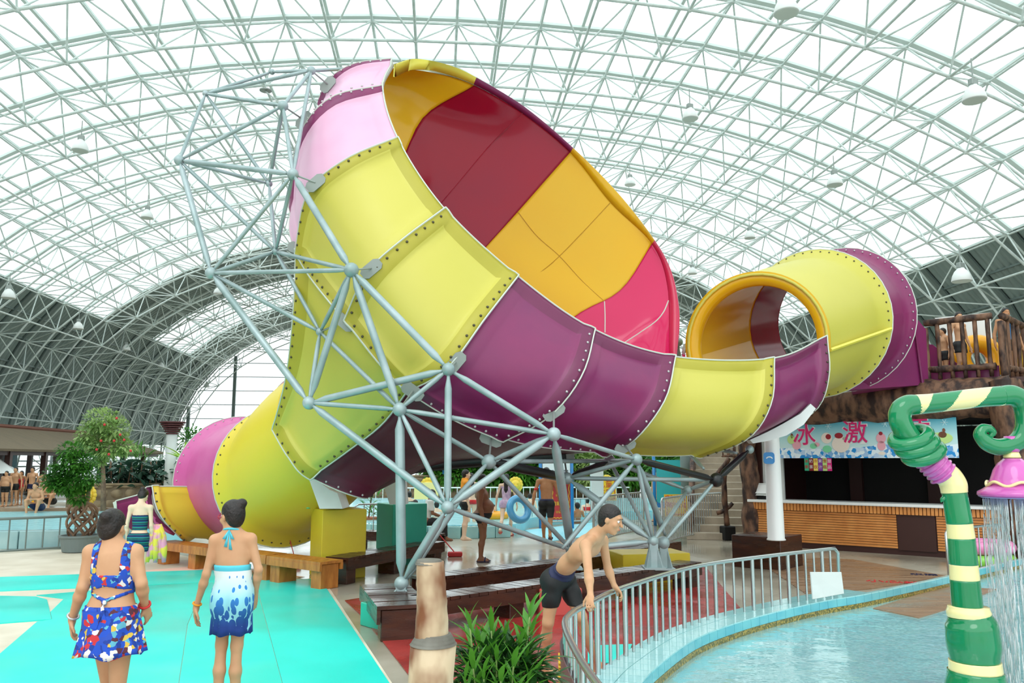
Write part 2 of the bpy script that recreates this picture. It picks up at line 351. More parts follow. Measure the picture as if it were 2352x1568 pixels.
# translucent panes, half a bay each; purlins between them
pv = []
for (q, low) in panes:
    a, b, c_, d = q
    for h in range(2):
        p = [a.lerp(d, h/2), b.lerp(c_, h/2), b.lerp(c_, (h+1)/2), a.lerp(d, (h+1)/2)]
        m_ = (p[0]+p[2])/2; pv.append(((m_-_c).length if inframe(m_) else 999+(m_-_c).length, p))
pv.sort(key=lambda t: t[0])
def pane_mesh(mb, p):
    c0 = (p[0]+p[1]+p[2]+p[3])/4; g = [c0+(v-c0)*.985 for v in p]; n = (g[1]-g[0]).cross(g[3]-g[0]).normalized()
    mb.add(g, [(0, 1, 2, 3)])
for k, (d_, p) in enumerate(pv[:300]):
    mb = MB(); pane_mesh(mb, p); mb.build('pane', M['pane'], ceiling)
mb = MB()
for d_, p in pv[300:]: pane_mesh(mb, p)
mb.build('pane_field', M['pane'], ceiling, kind='stuff')
# arch beams over the upper chord and purlins
bm_, pl = MB(), MB()
def bar(mb, a, b, w, h, mi=0):
    d = (b-a).normalized(); up = Vector((-a[0]*.4, 0, 0)); n = Vector((0, 0, 1)); s_ = d.cross(n)
    if s_.length < .05: s_ = d.cross(Vector((1, 0, 0)))
    s_.normalize(); n = s_.cross(d).normalized()
    vs = [p+s_*x+n*z for p in (a, b) for x, z in ((-w/2, -h/2), (w/2, -h/2), (w/2, h/2), (-w/2, h/2))]
    mb.add(vs, [(0, 1, 2, 3), (7, 6, 5, 4), (0, 4, 5, 1), (1, 5, 6, 2), (2, 6, 7, 3), (3, 7, 4, 0)], mi)
for j in range(NB+1):
    for i in range(NA):
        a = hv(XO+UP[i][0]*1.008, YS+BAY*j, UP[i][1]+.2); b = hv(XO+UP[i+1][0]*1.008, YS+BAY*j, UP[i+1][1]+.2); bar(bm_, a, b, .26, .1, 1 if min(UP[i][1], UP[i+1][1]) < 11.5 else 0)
        for h in (0, .5):
            if i > 0 or h: 
                if j < NB:
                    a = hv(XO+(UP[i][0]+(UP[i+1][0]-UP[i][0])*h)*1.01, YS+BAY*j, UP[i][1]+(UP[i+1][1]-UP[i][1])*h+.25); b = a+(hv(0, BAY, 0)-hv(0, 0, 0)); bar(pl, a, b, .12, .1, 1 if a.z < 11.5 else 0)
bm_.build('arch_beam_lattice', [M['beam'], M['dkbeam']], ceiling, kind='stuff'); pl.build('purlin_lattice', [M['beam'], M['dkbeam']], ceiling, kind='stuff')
for d_, (a, b, r) in vis[:300]:
    MB().tube(a, b, r, n=7, cap=False).build('strut', M['steel_white'], ceiling, smooth=True)
mb = MB()
for d_, (a, b, r) in vis[300:]+rest: mb.tube(a, b, r, n=5, cap=False)
mb.build('strut_lattice', M['steel_white'], ceiling, kind='stuff')
mb = MB()
for row in U+Lw:
    for p in row: mb.sphere(p, .11, 6, 4)
mb.build('node_field', M['steel_white'], ceiling, kind='stuff')
# far gable: pale sheets, thin rails, dark posts
gy = YE+.2
gp = [(XO+UP[i][0], UP[i][1]) for i in range(NA+1)]
gb = MB(); rails = [0.3+1.55*k for k in range(13)]
def halfw(z):
    z = min(z/19.0, .9999); return 29.5*(1-z**2.4)**(1/2.4)
wall_back = MB()
for k in range(12):
    z0, z1 = rails[k], min(rails[k+1], 18.9)
    w0, w1 = halfw(z0), halfw(z1)
    wall_back.add([hv(XO-w0, gy, z0), hv(XO+w0, gy, z0), hv(XO+w1, gy, z1), hv(XO-w1, gy, z1)], [(0, 1, 2, 3)])
wb = wall_back.build('wall_far', M['pane'], org=(0, 0, 0)); struct(wb); wb['label'] = 'translucent gable wall closing the far end of the vault'
for k in range(1, 12):
    w = halfw(rails[k]); MB().tube(hv(XO-w, gy-.1, rails[k]), hv(XO+w, gy-.1, rails[k]), .045, n=6).build('rail', M['dkbeam'], wb)
for x in (-28, -23.2, -16, -9, -2, 5, 12, 19, 25):
    zt = 19*(1-(abs(x)/29.5)**2.4)**(1/2.4); MB().box(hv(XO+x, gy-.25, zt/2), (.32, .3, zt), A5).build('post', M['dkbeam'], wb)
# glazed strip behind the pavilions on both sides
for sgn, nm in ((-1, 'left'), (1, 'right')):
    w_ = MB()
    for k in range(30):
        y0 = 6+3*k; p = [hv(XO+sgn*29.6, y0, 0), hv(XO+sgn*29.6, y0+2.9, 0), hv(XO+sgn*29.4, y0+2.9, 3.3), hv(XO+sgn*29.4, y0, 3.3)]
        w_.add(p, [(0, 1, 2, 3)])
    o = w_.build('wall_'+nm, M['pane'], org=(0, 0, 0)); struct(o); o['label'] = 'low glazed strip of wall on the '+nm+' side of the hall'
# ---------------------------------------------------------------- ground
fl = MB(); fl.box((0, 45, -.06), (140, 150, .12)); floor = fl.build('floor', M['concrete'], org=(0, 0, 0)); struct(floor)
# ---------------------------------------------------------------- the big slide
def cr(p0, p1, p2, p3, t): return .5*((2*p1)+(p2-p0)*t+(2*p0-5*p1+4*p2-p3)*t*t+(3*p1-p0-3*p2+p3)*t**3)
def cr1(P, t):                                   # P: list of arrays, t in 0..len-1
    n = len(P); i = min(int(t), n-2); f_ = t-i
    p0 = P[i-1] if i > 0 else 2*P[0]-P[1]; p3 = P[i+2] if i+2 < n else 2*P[-1]-P[-2]
    return cr(p0, P[i], P[i+1], p3, f_)
class Grid:
    def __init__(s, rows): s.G = [[np.array(at(*p)) if len(p) == 3 and not isinstance(p, Vector) else np.array(p) for p in r] for r in rows]
    def ev(s, u, v): return cr1([cr1(r, v) for r in s.G], u)
def edge_samples(n, e=(.0, .06, .12, .2)):
    a = list(e)+list(np.linspace(.2, .8, n)[1:-1])+[1-x for x in reversed(e)]
    return a
slide = thing('water_slide', 'giant yellow and purple open-bowl water slide with enclosed tubes at both ends', 'water slide', (0, 0, 0))
def panel(g, u0, u1, v0, v1, out, inn, side, fl_=(1, 1, 1, 0), h=.15, w=.2, nu=11, nv=13, bolts=(0, 0, 0, 0), bm='bolt', label=None, name='shell_panel', thick=.05, edge=True, fm=None):
    A = np.array([[g.ev(u0+(u1-u0)*a, v0+(v1-v0)*b) for b in np.linspace(0, 1, 7)] for a in np.linspace(0, 1, 7)])
    Lu_ = np.linalg.norm(np.diff(A, axis=0), axis=2).sum(0).mean(); Lv_ = np.linalg.norm(np.diff(A, axis=1), axis=2).sum(1).mean(); bw = .78*w
    def es(n, L_): e = [0, .4*bw/L_, bw/L_, 1.12*bw/L_, 1.35*bw/L_]; return e+list(np.linspace(e[-1], 1-e[-1], n)[1:-1])+[1-x for x in reversed(e)]
    us = es(nu, Lu_); vs_ = es(nv, Lv_)
    A = np.array([[g.ev(u0+(u1-u0)*a, v0+(v1-v0)*b) for b in vs_] for a in us])
    du = np.gradient(A, axis=0); dv = np.gradient(A, axis=1); N_ = np.cross(du, dv); N_ /= np.linalg.norm(N_, axis=2, keepdims=True)+1e-9
    N_ *= side
    nU, nV = len(us), len(vs_); band = fm or {'yel_out': 'yel_band_shade', 'maroon_out': 'maroon_out', 'pur_out': 'pur_band_shade', 'pnk_pale': 'pur_band_shade'}.get(out)  # yellow and purple flange bands carry their shade as a darker material
    # distance to each edge in metres, for the raised joint lips
    def cum(axis):
        d = np.linalg.norm(np.diff(A, axis=axis), axis=2); return np.concatenate([np.zeros_like(np.take(d, [0], axis)), np.cumsum(d, axis=axis)], axis=axis)
    cu = cum(0); cv = cum(1); L_u = cu[-1:, :]; L_v = cv[:, -1:]
    lift_ = np.zeros((nU, nV))
    for k, dist in enumerate((cu, L_u-cu, cv, L_v-cv)):
        if fl_[k]: q = np.clip((1.3*bw-dist)/(.6*bw), 0, 1); lift_ = np.maximum(lift_, fl_[k]*h*q*q*(3-2*q)*.62)
    O = A+N_*lift_[..., None]; I = A-N_*thick
    V_ = np.concatenate([O.reshape(-1, 3), I.reshape(-1, 3)]); n = nU*nV; f = []; mi = []
    for i in range(nU-1):
        for j in range(nV-1):
            a = i*nV+j; q = (a, a+1, a+nV+1, a+nV); 
            if side < 0: q = q[::-1]
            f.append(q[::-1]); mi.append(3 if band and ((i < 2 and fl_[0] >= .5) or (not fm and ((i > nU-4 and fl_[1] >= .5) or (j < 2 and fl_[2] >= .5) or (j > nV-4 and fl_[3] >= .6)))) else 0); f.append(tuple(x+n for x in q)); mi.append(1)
    def strip(ix):
        for k in range(len(ix)-1): a, b = ix[k], ix[k+1]; f.append((a, b, b+n, a+n)); mi.append(2)
    strip([j for j in range(nV)]); strip([(nU-1)*nV+j for j in range(nV)]); strip([i*nV for i in range(nU)]); strip([i*nV+nV-1 for i in range(nU)])
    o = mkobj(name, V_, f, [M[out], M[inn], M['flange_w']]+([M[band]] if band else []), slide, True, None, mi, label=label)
    # pale trim along the raised joints
    e = MB()
    lines = [[O[0, j] for j in range(nV)], [O[-1, j] for j in range(nV)], [O[i, 0] for i in range(nU)], [O[i, -1] for i in range(nU)]]
    if edge:
        for k in range(4):
            if fl_[k]: e.path(lines[k], .013, 5)
        if e.v: e.build('joint_edge', M['flange_w'], o)
    b = MB()
    for k in range(4):
        if not bolts[k]: continue
        ln = [Vector(p) for p in lines[k]]; L_ = [0]
        for i in range(1, len(ln)): L_.append(L_[-1]+(ln[i]-ln[i-1]).length)
        m = max(3, int(L_[-1]/.17)); off = .07
        for q in range(1, m):
            t = q/m
            # walk in grid space: find parameter along the edge at this arc length, step inward by off
            s_ = t*L_[-1]; i = max(x for x in range(len(L_)-1) if L_[x] <= s_); fr = (s_-L_[i])/(L_[i+1]-L_[i]+1e-9)
            if k < 2:
                vv = vs_[i]+(vs_[i+1]-vs_[i])*fr; Lq = L_u[0, i]; uu = off/Lq if k == 0 else 1-off/Lq
            else:
                uu = us[i]+(us[i+1]-us[i])*fr; Lq = L_v[i, 0]; vv = off/Lq if k == 2 else 1-off/Lq
            p = g.ev(u0+(u1-u0)*uu, v0+(v1-v0)*vv); a_ = g.ev(u0+(u1-u0)*min(1, uu+.01), v0+(v1-v0)*vv)-p; c_ = g.ev(u0+(u1-u0)*uu, v0+(v1-v0)*min(1, vv+.01))-p
            nn = np.cross(a_, c_)
            if uu+.01 > 1: nn = -nn
            if vv+.01 > 1: nn = -nn
            nn = nn/(np.linalg.norm(nn)+1e-9)*side
            b.sphere(p+nn*(h*.62*max(fl_[k], 0)+.004), .02, 6, 4)
    if b.v: b.build('bolt_row', M[bm], o, smooth=True, kind='stuff')
    return o
# near wall, from the rim (v=0) down to the long joint (v=3); u runs from the top-left end to the tube
A_ = Grid([
 [(903,146,13.6),(820,157,13.7),(765,190,13.9),(742,235,14.0)],
 [(880,207,12.9),(765,236,12.7),(697,325,12.85),(678,470,13.05)],
 [(915,325,12.1),(800,375,11.8),(718,450,12.0),(690,585,12.35)],
 [(1020,485,11.6),(925,558,11.15),(850,632,11.15),(800,738,11.35)],
 [(1185,640,11.7),(1112,735,11.1),(1030,843,10.95),(940,892,11.3)],
 [(1360,762,11.9),(1332,860,11.4),(1262,945,11.4),(1155,1003,11.75)],
 [(1545,822,12.5),(1522,912,12.1),(1460,992,12.1),(1392,1036,12.7)],
 [(1770,825,13.2),(1763,920,12.9),(1712,995,12.95),(1610,1038,13.6)],
 [(1890,775,14.2),(1893,858,13.9),(1862,935,14.0),(1760,985,14.4)]])
# A's rows run u, its columns v: du x dv points away from the viewer, so the outer side is -1
S = -1
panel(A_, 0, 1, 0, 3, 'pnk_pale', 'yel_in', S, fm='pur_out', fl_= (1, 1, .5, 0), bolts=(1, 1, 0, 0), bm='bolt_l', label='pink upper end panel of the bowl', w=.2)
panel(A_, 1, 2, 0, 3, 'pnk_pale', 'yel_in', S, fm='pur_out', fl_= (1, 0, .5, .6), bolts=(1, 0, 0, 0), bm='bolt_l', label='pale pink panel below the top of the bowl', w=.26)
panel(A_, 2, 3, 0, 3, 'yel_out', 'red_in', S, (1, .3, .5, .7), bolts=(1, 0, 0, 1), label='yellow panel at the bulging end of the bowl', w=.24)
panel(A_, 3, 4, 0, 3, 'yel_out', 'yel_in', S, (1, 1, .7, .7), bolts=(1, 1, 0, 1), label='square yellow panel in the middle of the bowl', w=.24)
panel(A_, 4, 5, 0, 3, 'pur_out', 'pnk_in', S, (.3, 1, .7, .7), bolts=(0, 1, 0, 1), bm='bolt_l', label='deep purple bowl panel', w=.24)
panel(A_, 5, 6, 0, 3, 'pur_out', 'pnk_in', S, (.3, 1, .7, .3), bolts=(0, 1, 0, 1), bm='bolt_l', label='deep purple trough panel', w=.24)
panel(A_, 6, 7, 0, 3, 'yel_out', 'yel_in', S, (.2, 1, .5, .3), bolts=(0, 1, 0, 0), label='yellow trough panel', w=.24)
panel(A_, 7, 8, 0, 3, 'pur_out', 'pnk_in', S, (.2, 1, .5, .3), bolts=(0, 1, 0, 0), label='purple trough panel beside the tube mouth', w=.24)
# lower shell from the long joint down to the exit mouth
B_ = Grid([
 [(690,585,12.35),(684,720,12.35),(668,860,12.7),(637,985,13.2)],
 [(800,738,11.35),(778,860,11.75),(732,975,12.4),(672,1045,12.95)],
 [(940,892,11.3),(880,970,11.85),(800,1032,12.4),(718,1092,12.95)],
 [(1155,1003,11.75),(1090,1040,12.5),(975,1062,13.2),(842,1138,13.3)],
 [(1392,1036,12.7),(1260,1045,13.3),(1090,1055,14.1),(905,1078,14.9)]])
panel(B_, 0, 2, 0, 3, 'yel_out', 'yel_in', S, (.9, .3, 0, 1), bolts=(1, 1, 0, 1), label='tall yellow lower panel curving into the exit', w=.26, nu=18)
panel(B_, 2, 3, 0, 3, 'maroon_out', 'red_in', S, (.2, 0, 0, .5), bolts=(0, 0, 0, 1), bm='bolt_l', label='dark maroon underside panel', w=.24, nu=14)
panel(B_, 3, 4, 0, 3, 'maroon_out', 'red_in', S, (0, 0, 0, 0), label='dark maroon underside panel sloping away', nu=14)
# far-edge flange, its shade built as a solid black strip
bl = MB(); pts = catmull([at(838,1137,13.6), at(848,1108,13.65), at(880,1086,13.7), at(960,1068,13.6), at(1080,1056,13.6), at(1200,1048,13.4), at(1300,1042,13.2)], 6)
bl.path(pts, .13, 8, flat=.6); bl.build('shaded_flange', M['steel_dark'], slide, smooth=True, label='shaded flange painted black under the exit trough')
# far wall, inside seen: v=0 deep, v=4 far rim
C_ = Grid([
 [(742,235,14.0),(790,190,14.4),(850,160,14.6),(890,150,14.3),(905,150,13.9)],
 [(678,470,13.05),(730,330,14.0),(830,220,14.8),(925,178,14.9),(985,160,14.8)],
 [(690,585,12.4),(760,520,14.2),(900,400,15.2),(972,268,15.5),(1088,194,15.3)],
 [(668,860,12.75),(800,700,15.0),(985,500,15.8),(1120,340,16.0),(1200,260,15.8)],
 [(640,975,13.7),(860,850,15.3),(1115,570,16.0),(1190,487,16.1),(1310,350,16.0)],
 [(760,840,14.8),(1000,800,15.7),(1200,655,15.9),(1285,588,16.1),(1402,465,16.15)],
 [(940,900,14.8),(1150,860,15.6),(1320,728,15.8),(1425,668,16.0),(1497,560,16.2)],
 [(1180,1040,14.2),(1330,930,15.1),(1430,790,15.6),(1500,722,15.8),(1533,660,16.0)],
 [(1392,1036,12.8),(1450,970,14.2),(1500,880,15.0),(1530,845,15.3),(1537,822,15.5)],
 [(1610,1038,13.65),(1560,1000,14.6),(1550,930,15.2),(1556,870,15.5),(1568,822,15.7)],
 [(1760,985,14.45),(1650,970,15.1),(1592,900,15.5),(1572,830,15.7),(1570,790,15.8)]])
panel(C_, 0, 2, 0, 4, 'pnk_out', 'yel_in', -1, (0, 0, 0, 0), nu=16, nv=18, label='golden yellow inside of the bowl, top end')
panel(C_, 2, 4, 0, 4, 'pur_out', 'red_in', -1, (0, 0, 0, 0), nu=16, nv=18, label='deep red glossy inside of the bowl')
panel(C_, 4, 6, 0, 4, 'yel_out', 'yel_in', -1, (0, 0, 0, 0), nu=16, nv=18, label='golden yellow inside of the bowl, middle')
panel(C_, 6, 8, 0, 4, 'pnk_out', 'pnk_in', -1, (0, 0, 0, 0), nu=16, nv=18, label='glossy pink inside of the bowl')
panel(C_, 8, 10, 0, 4, 'pnk_out', 'pnk_in', -1, (0, 0, 0, 0), nu=10, nv=12)
# joint lines on the inside
def inner_line(pts, m, r=.011):
    P_ = [C_.ev(u, v) for u, v in pts]; L_ = catmull([Vector(p) for p in P_], 8)
    L_ = [p+( _c-p).normalized()*.055 for p in L_]; MB().path(L_, r, 5).build('sealant_line', m, slide)
inner_line([(3, 1.9), (3, 2.4), (3, 3), (3, 3.6), (3, 4)], M['red_in'])
inner_line([(5, 1.9), (5, 2.5), (5, 3), (5, 3.5), (5, 4)], mat('seam_amber', '#b98a12', .4), .009)
inner_line([(4, 3), (4.5, 3), (5, 3.0), (5.5, 2.8), (6, 2.6)], bpy.data.materials['seam_amber'], .009)
inner_line([(6, 2.6), (6.3, 2.3), (6.6, 2.0)], M['flange_w'], .013)
inner_line([(7.0, 2.0), (7.1, 2.5), (7.15, 3.0), (7.2, 3.5), (7.2, 4.0)], M['flange_w'], .013)
# the broad flat lip round the far rim, in four coloured lengths
lip_o = [(905,147,13.6),(955,135,14.3),(1030,149,14.7),(1094,178,15.1),(1205,246,15.6),(1316,340,15.8),(1420,445,16),(1503,552,16),(1540,620,15.9),(1557,690,15.7),(1560,750,15.5),(1553,826,15.2)]
lip_i = [(903,176,13.7),(945,160,14.4),(1015,165,14.8),(1088,194,15.3),(1200,260,15.8),(1310,350,16.0),(1402,455,16.15),(1495,562,16.2),(1523,625,16.05),(1537,690,15.9),(1538,750,15.75),(1525,826,15.5)]
for (a, b, m_, lb) in ((0, 3, 'yel_in2', 'pale yellow rim lip at the top'), (3, 5, 'pur_out', 'purple rim lip'), (5, 7, 'yel_in', 'yellow rim lip'), (7, 11, 'red_lip', 'red rim lip')):
    if m_ == 'yel_in2' and m_ not in M: M[m_] = mat('pale_yellow_lip', '#e6da52', .35)
    if m_ == 'red_lip' and m_ not in M: M[m_] = mat('red_lip', '#c92850', .25)
    UU = [0, .5, 1.4, 2, 3, 4, 5, 6, 6.6, 7.15, 7.5, 8]; oo = [np.array(at(*p)) for p in lip_o]; ts_ = np.linspace(a, b, (b-a)*7+1)
    o_ = [Vector(cr1(oo, float(t))) for t in ts_]; i_ = []
    for t in ts_:
        u_ = float(np.interp(t, range(12), UU)); q = Vector(C_.ev(min(u_, 9.99), 4.0)) if u_ > .9 else Vector(cr1([np.array(at(*p)) for p in lip_i], float(t))); i_.append(q+(_c-q).normalized()*.06)
    n = len(o_)
    bk = Vector((.02, .06, .02)); vs = o_+i_+[p+bk for p in o_]+[p+bk for p in i_]; f = []
    for k in range(n-1): f += [(k, k+1, n+k+1, n+k), (2*n+k, 3*n+k, 3*n+k+1, 2*n+k+1), (k, 2*n+k, 2*n+k+1, k+1), (n+k, n+k+1, 3*n+k+1, 3*n+k)]
    mkobj('rim_lip', vs, f, M[m_], slide, True, label=lb)
# ---- enclosed tubes
def frame_of(n):
    n = Vector(n).normalized(); u = n.cross(Vector((0, 0, 1))).normalized(); w = u.cross(n); return n, u, w
def circ(c, n, r, a0, a1, N):
    n, u, w = frame_of(n); return [c+u*(math.cos(a0+(a1-a0)*k/N)*r)+w*(math.sin(a0+(a1-a0)*k/N)*r) for k in range(N+1)]
def tube_seg(c0, n0, r0, c1, n1, r1, out, inn, a0=0.0, a1=2*PI, label=None, fl0=0, fl1=.12, bolts=1, bm='bolt', name='tube_shell', rows=10, bulge=0.0):
    N = max(12, int(40*(a1-a0)/(2*PI))); g = []; ts = [0, .02, .1, .25, .4, .55, .7, .82, .9, .97, 1]
    for t in ts:
        c = c0.lerp(c1, t); n = Vector(n0).lerp(Vector(n1), t); r = r0+(r1-r0)*t+bulge*math.sin(PI*t)
        d0 = t; q = 0
        L_ = (c1-c0).length; w = .2
        for (dd, fh) in ((t*L_, fl0), ((1-t)*L_, fl1)):
            x = max(0, 1-dd/w); q = max(q, fh*x*x*(3-2*x))
        g.append((circ(c, n, r+q, a0, a1, N), circ(c, n, r-.05, a0, a1, N)))
    m = N+1; nt = len(ts); vs = []
    for O, I in g: vs += O
    for O, I in g: vs += I
    f = []; mi = []; h = nt*m
    for i in range(nt-1):
        for k in range(N): a = i*m+k; f.append((a, a+m, a+m+1, a+1)); mi.append(0); f.append((h+a, h+a+1, h+a+m+1, h+a+m)); mi.append(1)
    for i in (0, nt-1):
        for k in range(N): a = i*m+k; f.append((a, a+1, h+a+1, h+a)); mi.append(2 if i else 0)
    o = mkobj(name, vs, f, [M[out], M[inn], M['flange_w']], slide, True, None, mi, label=label)
    e = MB(); e.path(g[-1][0], .013, 5)
    e.build('joint_edge', M['flange_w'], o)
    if bolts:
        b = MB(); L_ = (c1-c0).length; t = 1-.08/L_; c = c0.lerp(c1, t); n = Vector(n0).lerp(Vector(n1), t); x = 1-.08/.2; rr = r0+(r1-r0)*t+fl1*x*x*(3-2*x)
        K = int(rr*(a1-a0)/.17)
        for p in circ(c, n, rr+.004, a0, a1, K)[:-1]: b.sphere(p, .019, 6, 4)
        b.build('bolt_row', M[bm], o, smooth=True, kind='stuff')
    return o
R0c = at(1733,786,14.8); R1c = at(1868,742,16.3); R2c = at(1928,734,17.1)
nR = (R1c-R0c).normalized(); nR0 = Vector((.52, .85, .02)); nR1 = Vector((.62, .78, .02)); nR2 = Vector((.66, .75, 0))
# upper half and lower half of the yellow section, with the joint between them
tube_seg(R0c, nR0, 1.27, R1c, nR1, 1.36, 'yel_out', 'yel_in', math.radians(-10), math.radians(190), 'pale yellow upper half of the entry tube', fl0=0, fl1=.13)
tube_seg(R0c, nR0, 1.27, R1c, nR1, 1.36, 'yel_out', 'yel_in', math.radians(190), math.radians(350), 'yellow lower half of the entry tube', fl0=0, fl1=.13)
tube_seg(R1c, nR1, 1.36, R2c, nR2, 1.38, 'pur_out', 'red_in', 0, 2*PI, 'purple section of the entry tube', fl0=0, fl1=.14, bm='bolt_l')
# lip round the tube mouth
lp = MB(); n0 = nR0.normalized(); O1 = circ(R0c, nR0, 1.30, math.radians(-12), math.radians(195), 40); I1 = circ(R0c+n0*.06, nR0, 1.07, math.radians(-12), math.radians(195), 40); O2 = circ(R0c+n0*.05, nR0, 1.30, math.radians(-12), math.radians(195), 40); I2 = circ(R0c+n0*.25, nR0, 1.07, math.radians(-12), math.radians(195), 40)
m = 41; f = []
for k in range(40): f += [(k, m+k, m+k+1, k+1), (m+k, 3*m+k, 3*m+k+1, m+k+1), (k, k+1, 2*m+k+1, 2*m+k)]
mkobj('mouth_lip', O1+I1+O2+I2, f, M['yel_in'], slide, True, label='bright yellow lip round the tube mouth')
# joint strip between the halves on the near side
s0 = circ(R0c, nR0, 1.31, math.radians(-10), math.radians(-9), 1)[0]; s1 = circ(R1c, nR1, 1.46, math.radians(-10), math.radians(-9), 1)[0]
MB().tube(s0, s1, .035, n=6).build('half_joint', M['yel_in2'], slide)
# start box between tube and platform
K0 = Vector((5.64, 19.7, 0)); KU = Vector((.77, -.64, 0)).normalized(); KN = Vector((-.64, -.77, 0)).normalized()
def kp(u, n, h): return K0+KU*u+KN*n+Vector((0, 0, h))
def quadpanel(pts, m_, nm, t=.05, label=None, nrm=None):
    p = [Vector(q) for q in pts]; n = nrm or (p[1]-p[0]).cross(p[2]-p[0])
    return MB().slab(p, n, t).build(nm, M[m_], slide, label=label)
bx = [at(1955,895,16.6), at(1990,720,16.7), at(2068,715,17.0), at(2096,719,17.1), at(2127,757,17.2), at(2133,883,17.2)]
quadpanel(bx, 'pur_out', 'start_box_side', label='purple side wall of the start box')
off = Vector((.9, 2.1, 0)); quadpanel([p+off for p in bx], 'pur_out', 'start_box_side')
quadpanel([bx[0], bx[5], bx[5]+off, bx[0]+off], 'pur_out', 'start_box_floor')
MB().tube(at(2098,719,17.05), at(2120,884,17.1), .03, n=6).build('box_rib', M['pur_out'], slide)
# exit tube
Mc = at(785,962,14.35); Yc = at(655,1092,15.6); Pc = at(552,1102,17.3)
nM = Vector((-.45, .78, -.32)); nY = Vector((-.52, .85, -.04)); nP = Vector((-.5, .86, 0))
tube_seg(Mc, nM, 1.12, Yc, nY, 1.17, 'yel_tube_lit', 'yel_in', 0, 2*PI, 'yellow section of the exit tube', fl0=0, fl1=.13, bulge=.07)
tube_seg(Yc, nY, 1.17, Pc, nP, 1.17, 'pnk_out', 'yel_in', 0, 2*PI, 'pink section of the exit tube', fl0=0, fl1=.13, bm='bolt_l')
# pink ring showing behind the yellow shell
tube_seg(at(700,940,14.2), Vector((-.2, .9, -.3)), .48, at(712,935,14.5), Vector((-.2, .9, -.3)), .55, 'pnk_out', 'pnk_in', 0, 2*PI, 'pink joint ring behind the yellow shell', bolts=1, bm='bolt_l')
T_ = Grid([
 [(500,1120,16.9),(478,1180,16.6),(500,1225,16.9),(540,1240,17.6),(600,1210,18.4),(600,1120,18.9)],
 [(345,1120,15.9),(355,1172,15.7),(385,1208,15.9),(430,1232,16.5),(430,1180,17.4),(425,1120,17.9)],
 [(322,1137,15.6),(330,1172,15.5),(352,1198,15.7),(385,1215,16.2),(395,1180,17.0),(390,1137,17.5)],
 [(262,1152,15.2),(268,1178,15.2),(285,1200,15.4),(310,1215,15.8),(330,1190,16.6),(335,1152,17.1)]])
panel(T_, 0, 1, 0, 5, 'yel_tube_lit', 'yel_in', -S, (0, .8, .4, .4), bolts=(0, 1, 0, 0), label='yellow open trough after the exit tube', w=.22)
panel(T_, 1, 2, 0, 5, 'pur_out', 'pnk_out', -S, (0, .3, .6, .6), label='purple open trough at the slide end')
panel(T_, 2, 3, 0, 5, 'pur_out', 'pnk_out', -S, (0, .3, .6, .6), label='low purple end of the slide', h=.16)
# white saddles under the tube and curved bracket on the column
def fin(pts, Y0, Y1, nm, m_='offwhite', label=None):
    f_ = [at(x, y, Y0) for x, y in pts]; b_ = [p+Vector((0, Y1-Y0, 0)) for p in f_]; n = len(f_)
    fs = [tuple(range(n-1, -1, -1)), tuple(range(n, 2*n))]+[(i, (i+1) % n, n+(i+1) % n, n+i) for i in range(n)]
    return mkobj(nm, f_+b_, fs, M[m_], slide, label=label)
fin([(708,1095),(735,1108),(758,1125),(775,1132),(787,1168),(734,1168)], 13.75, 14.35, 'saddle', label='white saddle bracket between plinth and tube')
fin([(880,1112),(912,1104),(928,1106),(932,1158),(895,1158)], 15.1, 15.5, 'saddle', label='white saddle bracket on the teal plinth')
fin([(1722,1010),(1762,992),(1800,972),(1838,950),(1862,927),(1874,938),(1846,975),(1806,1000),(1765,1012),(1730,1018)], 13.7, 13.95, 'curved_bracket', label='white curved bracket hugging the purple trough')
# ---------------------------------------------------------------- white ball-and-bar frame carrying the slide
frame_t = thing('slide_support_frame', 'pale grey ball-jointed steel frame propping up the big slide', 'steel frame', (0, 0, 0))
ND = dict(a=(472,215,13.8,.055), b=(650,243,12.3,.085), c=(715,162,13.2,.075), d=(412,368,12.7,.085), e=(673,400,11.7,.085), f=(485,627,12.0,.09), g=(633,578,12.6,.06), z=(618,422,13.6,.06),
 h=(807,620,10.65,.1), i=(735,762,11.7,.06), j=(710,925,11.0,.09), k=(918,940,10.45,.09), l=(1030,848,10.35,.085), m=(1272,997,10.5,.09), n=(1123,1060,11.0,.1), o=(1028,1165,10.1,.08), p=(922,1340,10.4,.09),
 q=(1462,1055,11.7,.085), r=(1303,1098,12.6,.09), s=(1645,1102,12.9,.11), t=(1580,1125,13.2,.07), u=(1500,1243,12.0,.08), u2=(1523,1247,12.5,.1), v=(1722,1032,13.6,.07), w=(1400,1058,13.6,.1),
 x=(1558,785,16.2,.09), x2=(1560,900,16.6,.08), y=(625,165,14.4,.055), F2=(1312,1262,11.9,.08), aa=(800,158,14.4,.05))
NP = {k: at(*v[:3]) for k, v in ND.items()}
ED = "ab ac ad ay az bc bd be bz cy ce ed df dg dz de ef eg zg eh fg fh gh gi fi fj hi hj hk hl ij ik jk jl jo kl kp ko km kn lo lm mo mn mq no nF2 nr op oF2 rq rs ru qu qs qw st su2 tu sv wu wt wn rw caa".split()
thick = {'kp': .068, 'hk': .055, 'hl': .055, 'fj': .055, 'eh': .055, 'jl': .052, 'jk': .035, 'jo': .055, 'lo': .05, 'mo': .055, 'mn': .04, 'lm': .045, 'op': .055, 'df': .052, 'ed': .045, 'nr': .075, 'ru': .06, 'rs': .035, 'qs': .055, 'sv': .06, 'rw': .06, 'qw': .03, 'hj': .05}
dark = {'nr', 'qs', 'sv', 'rw'}
def parse(e):
    for k in sorted(NP, key=lambda x: -len(x)):
        if e.startswith(k) and e[len(k):] in NP: return k, e[len(k):]
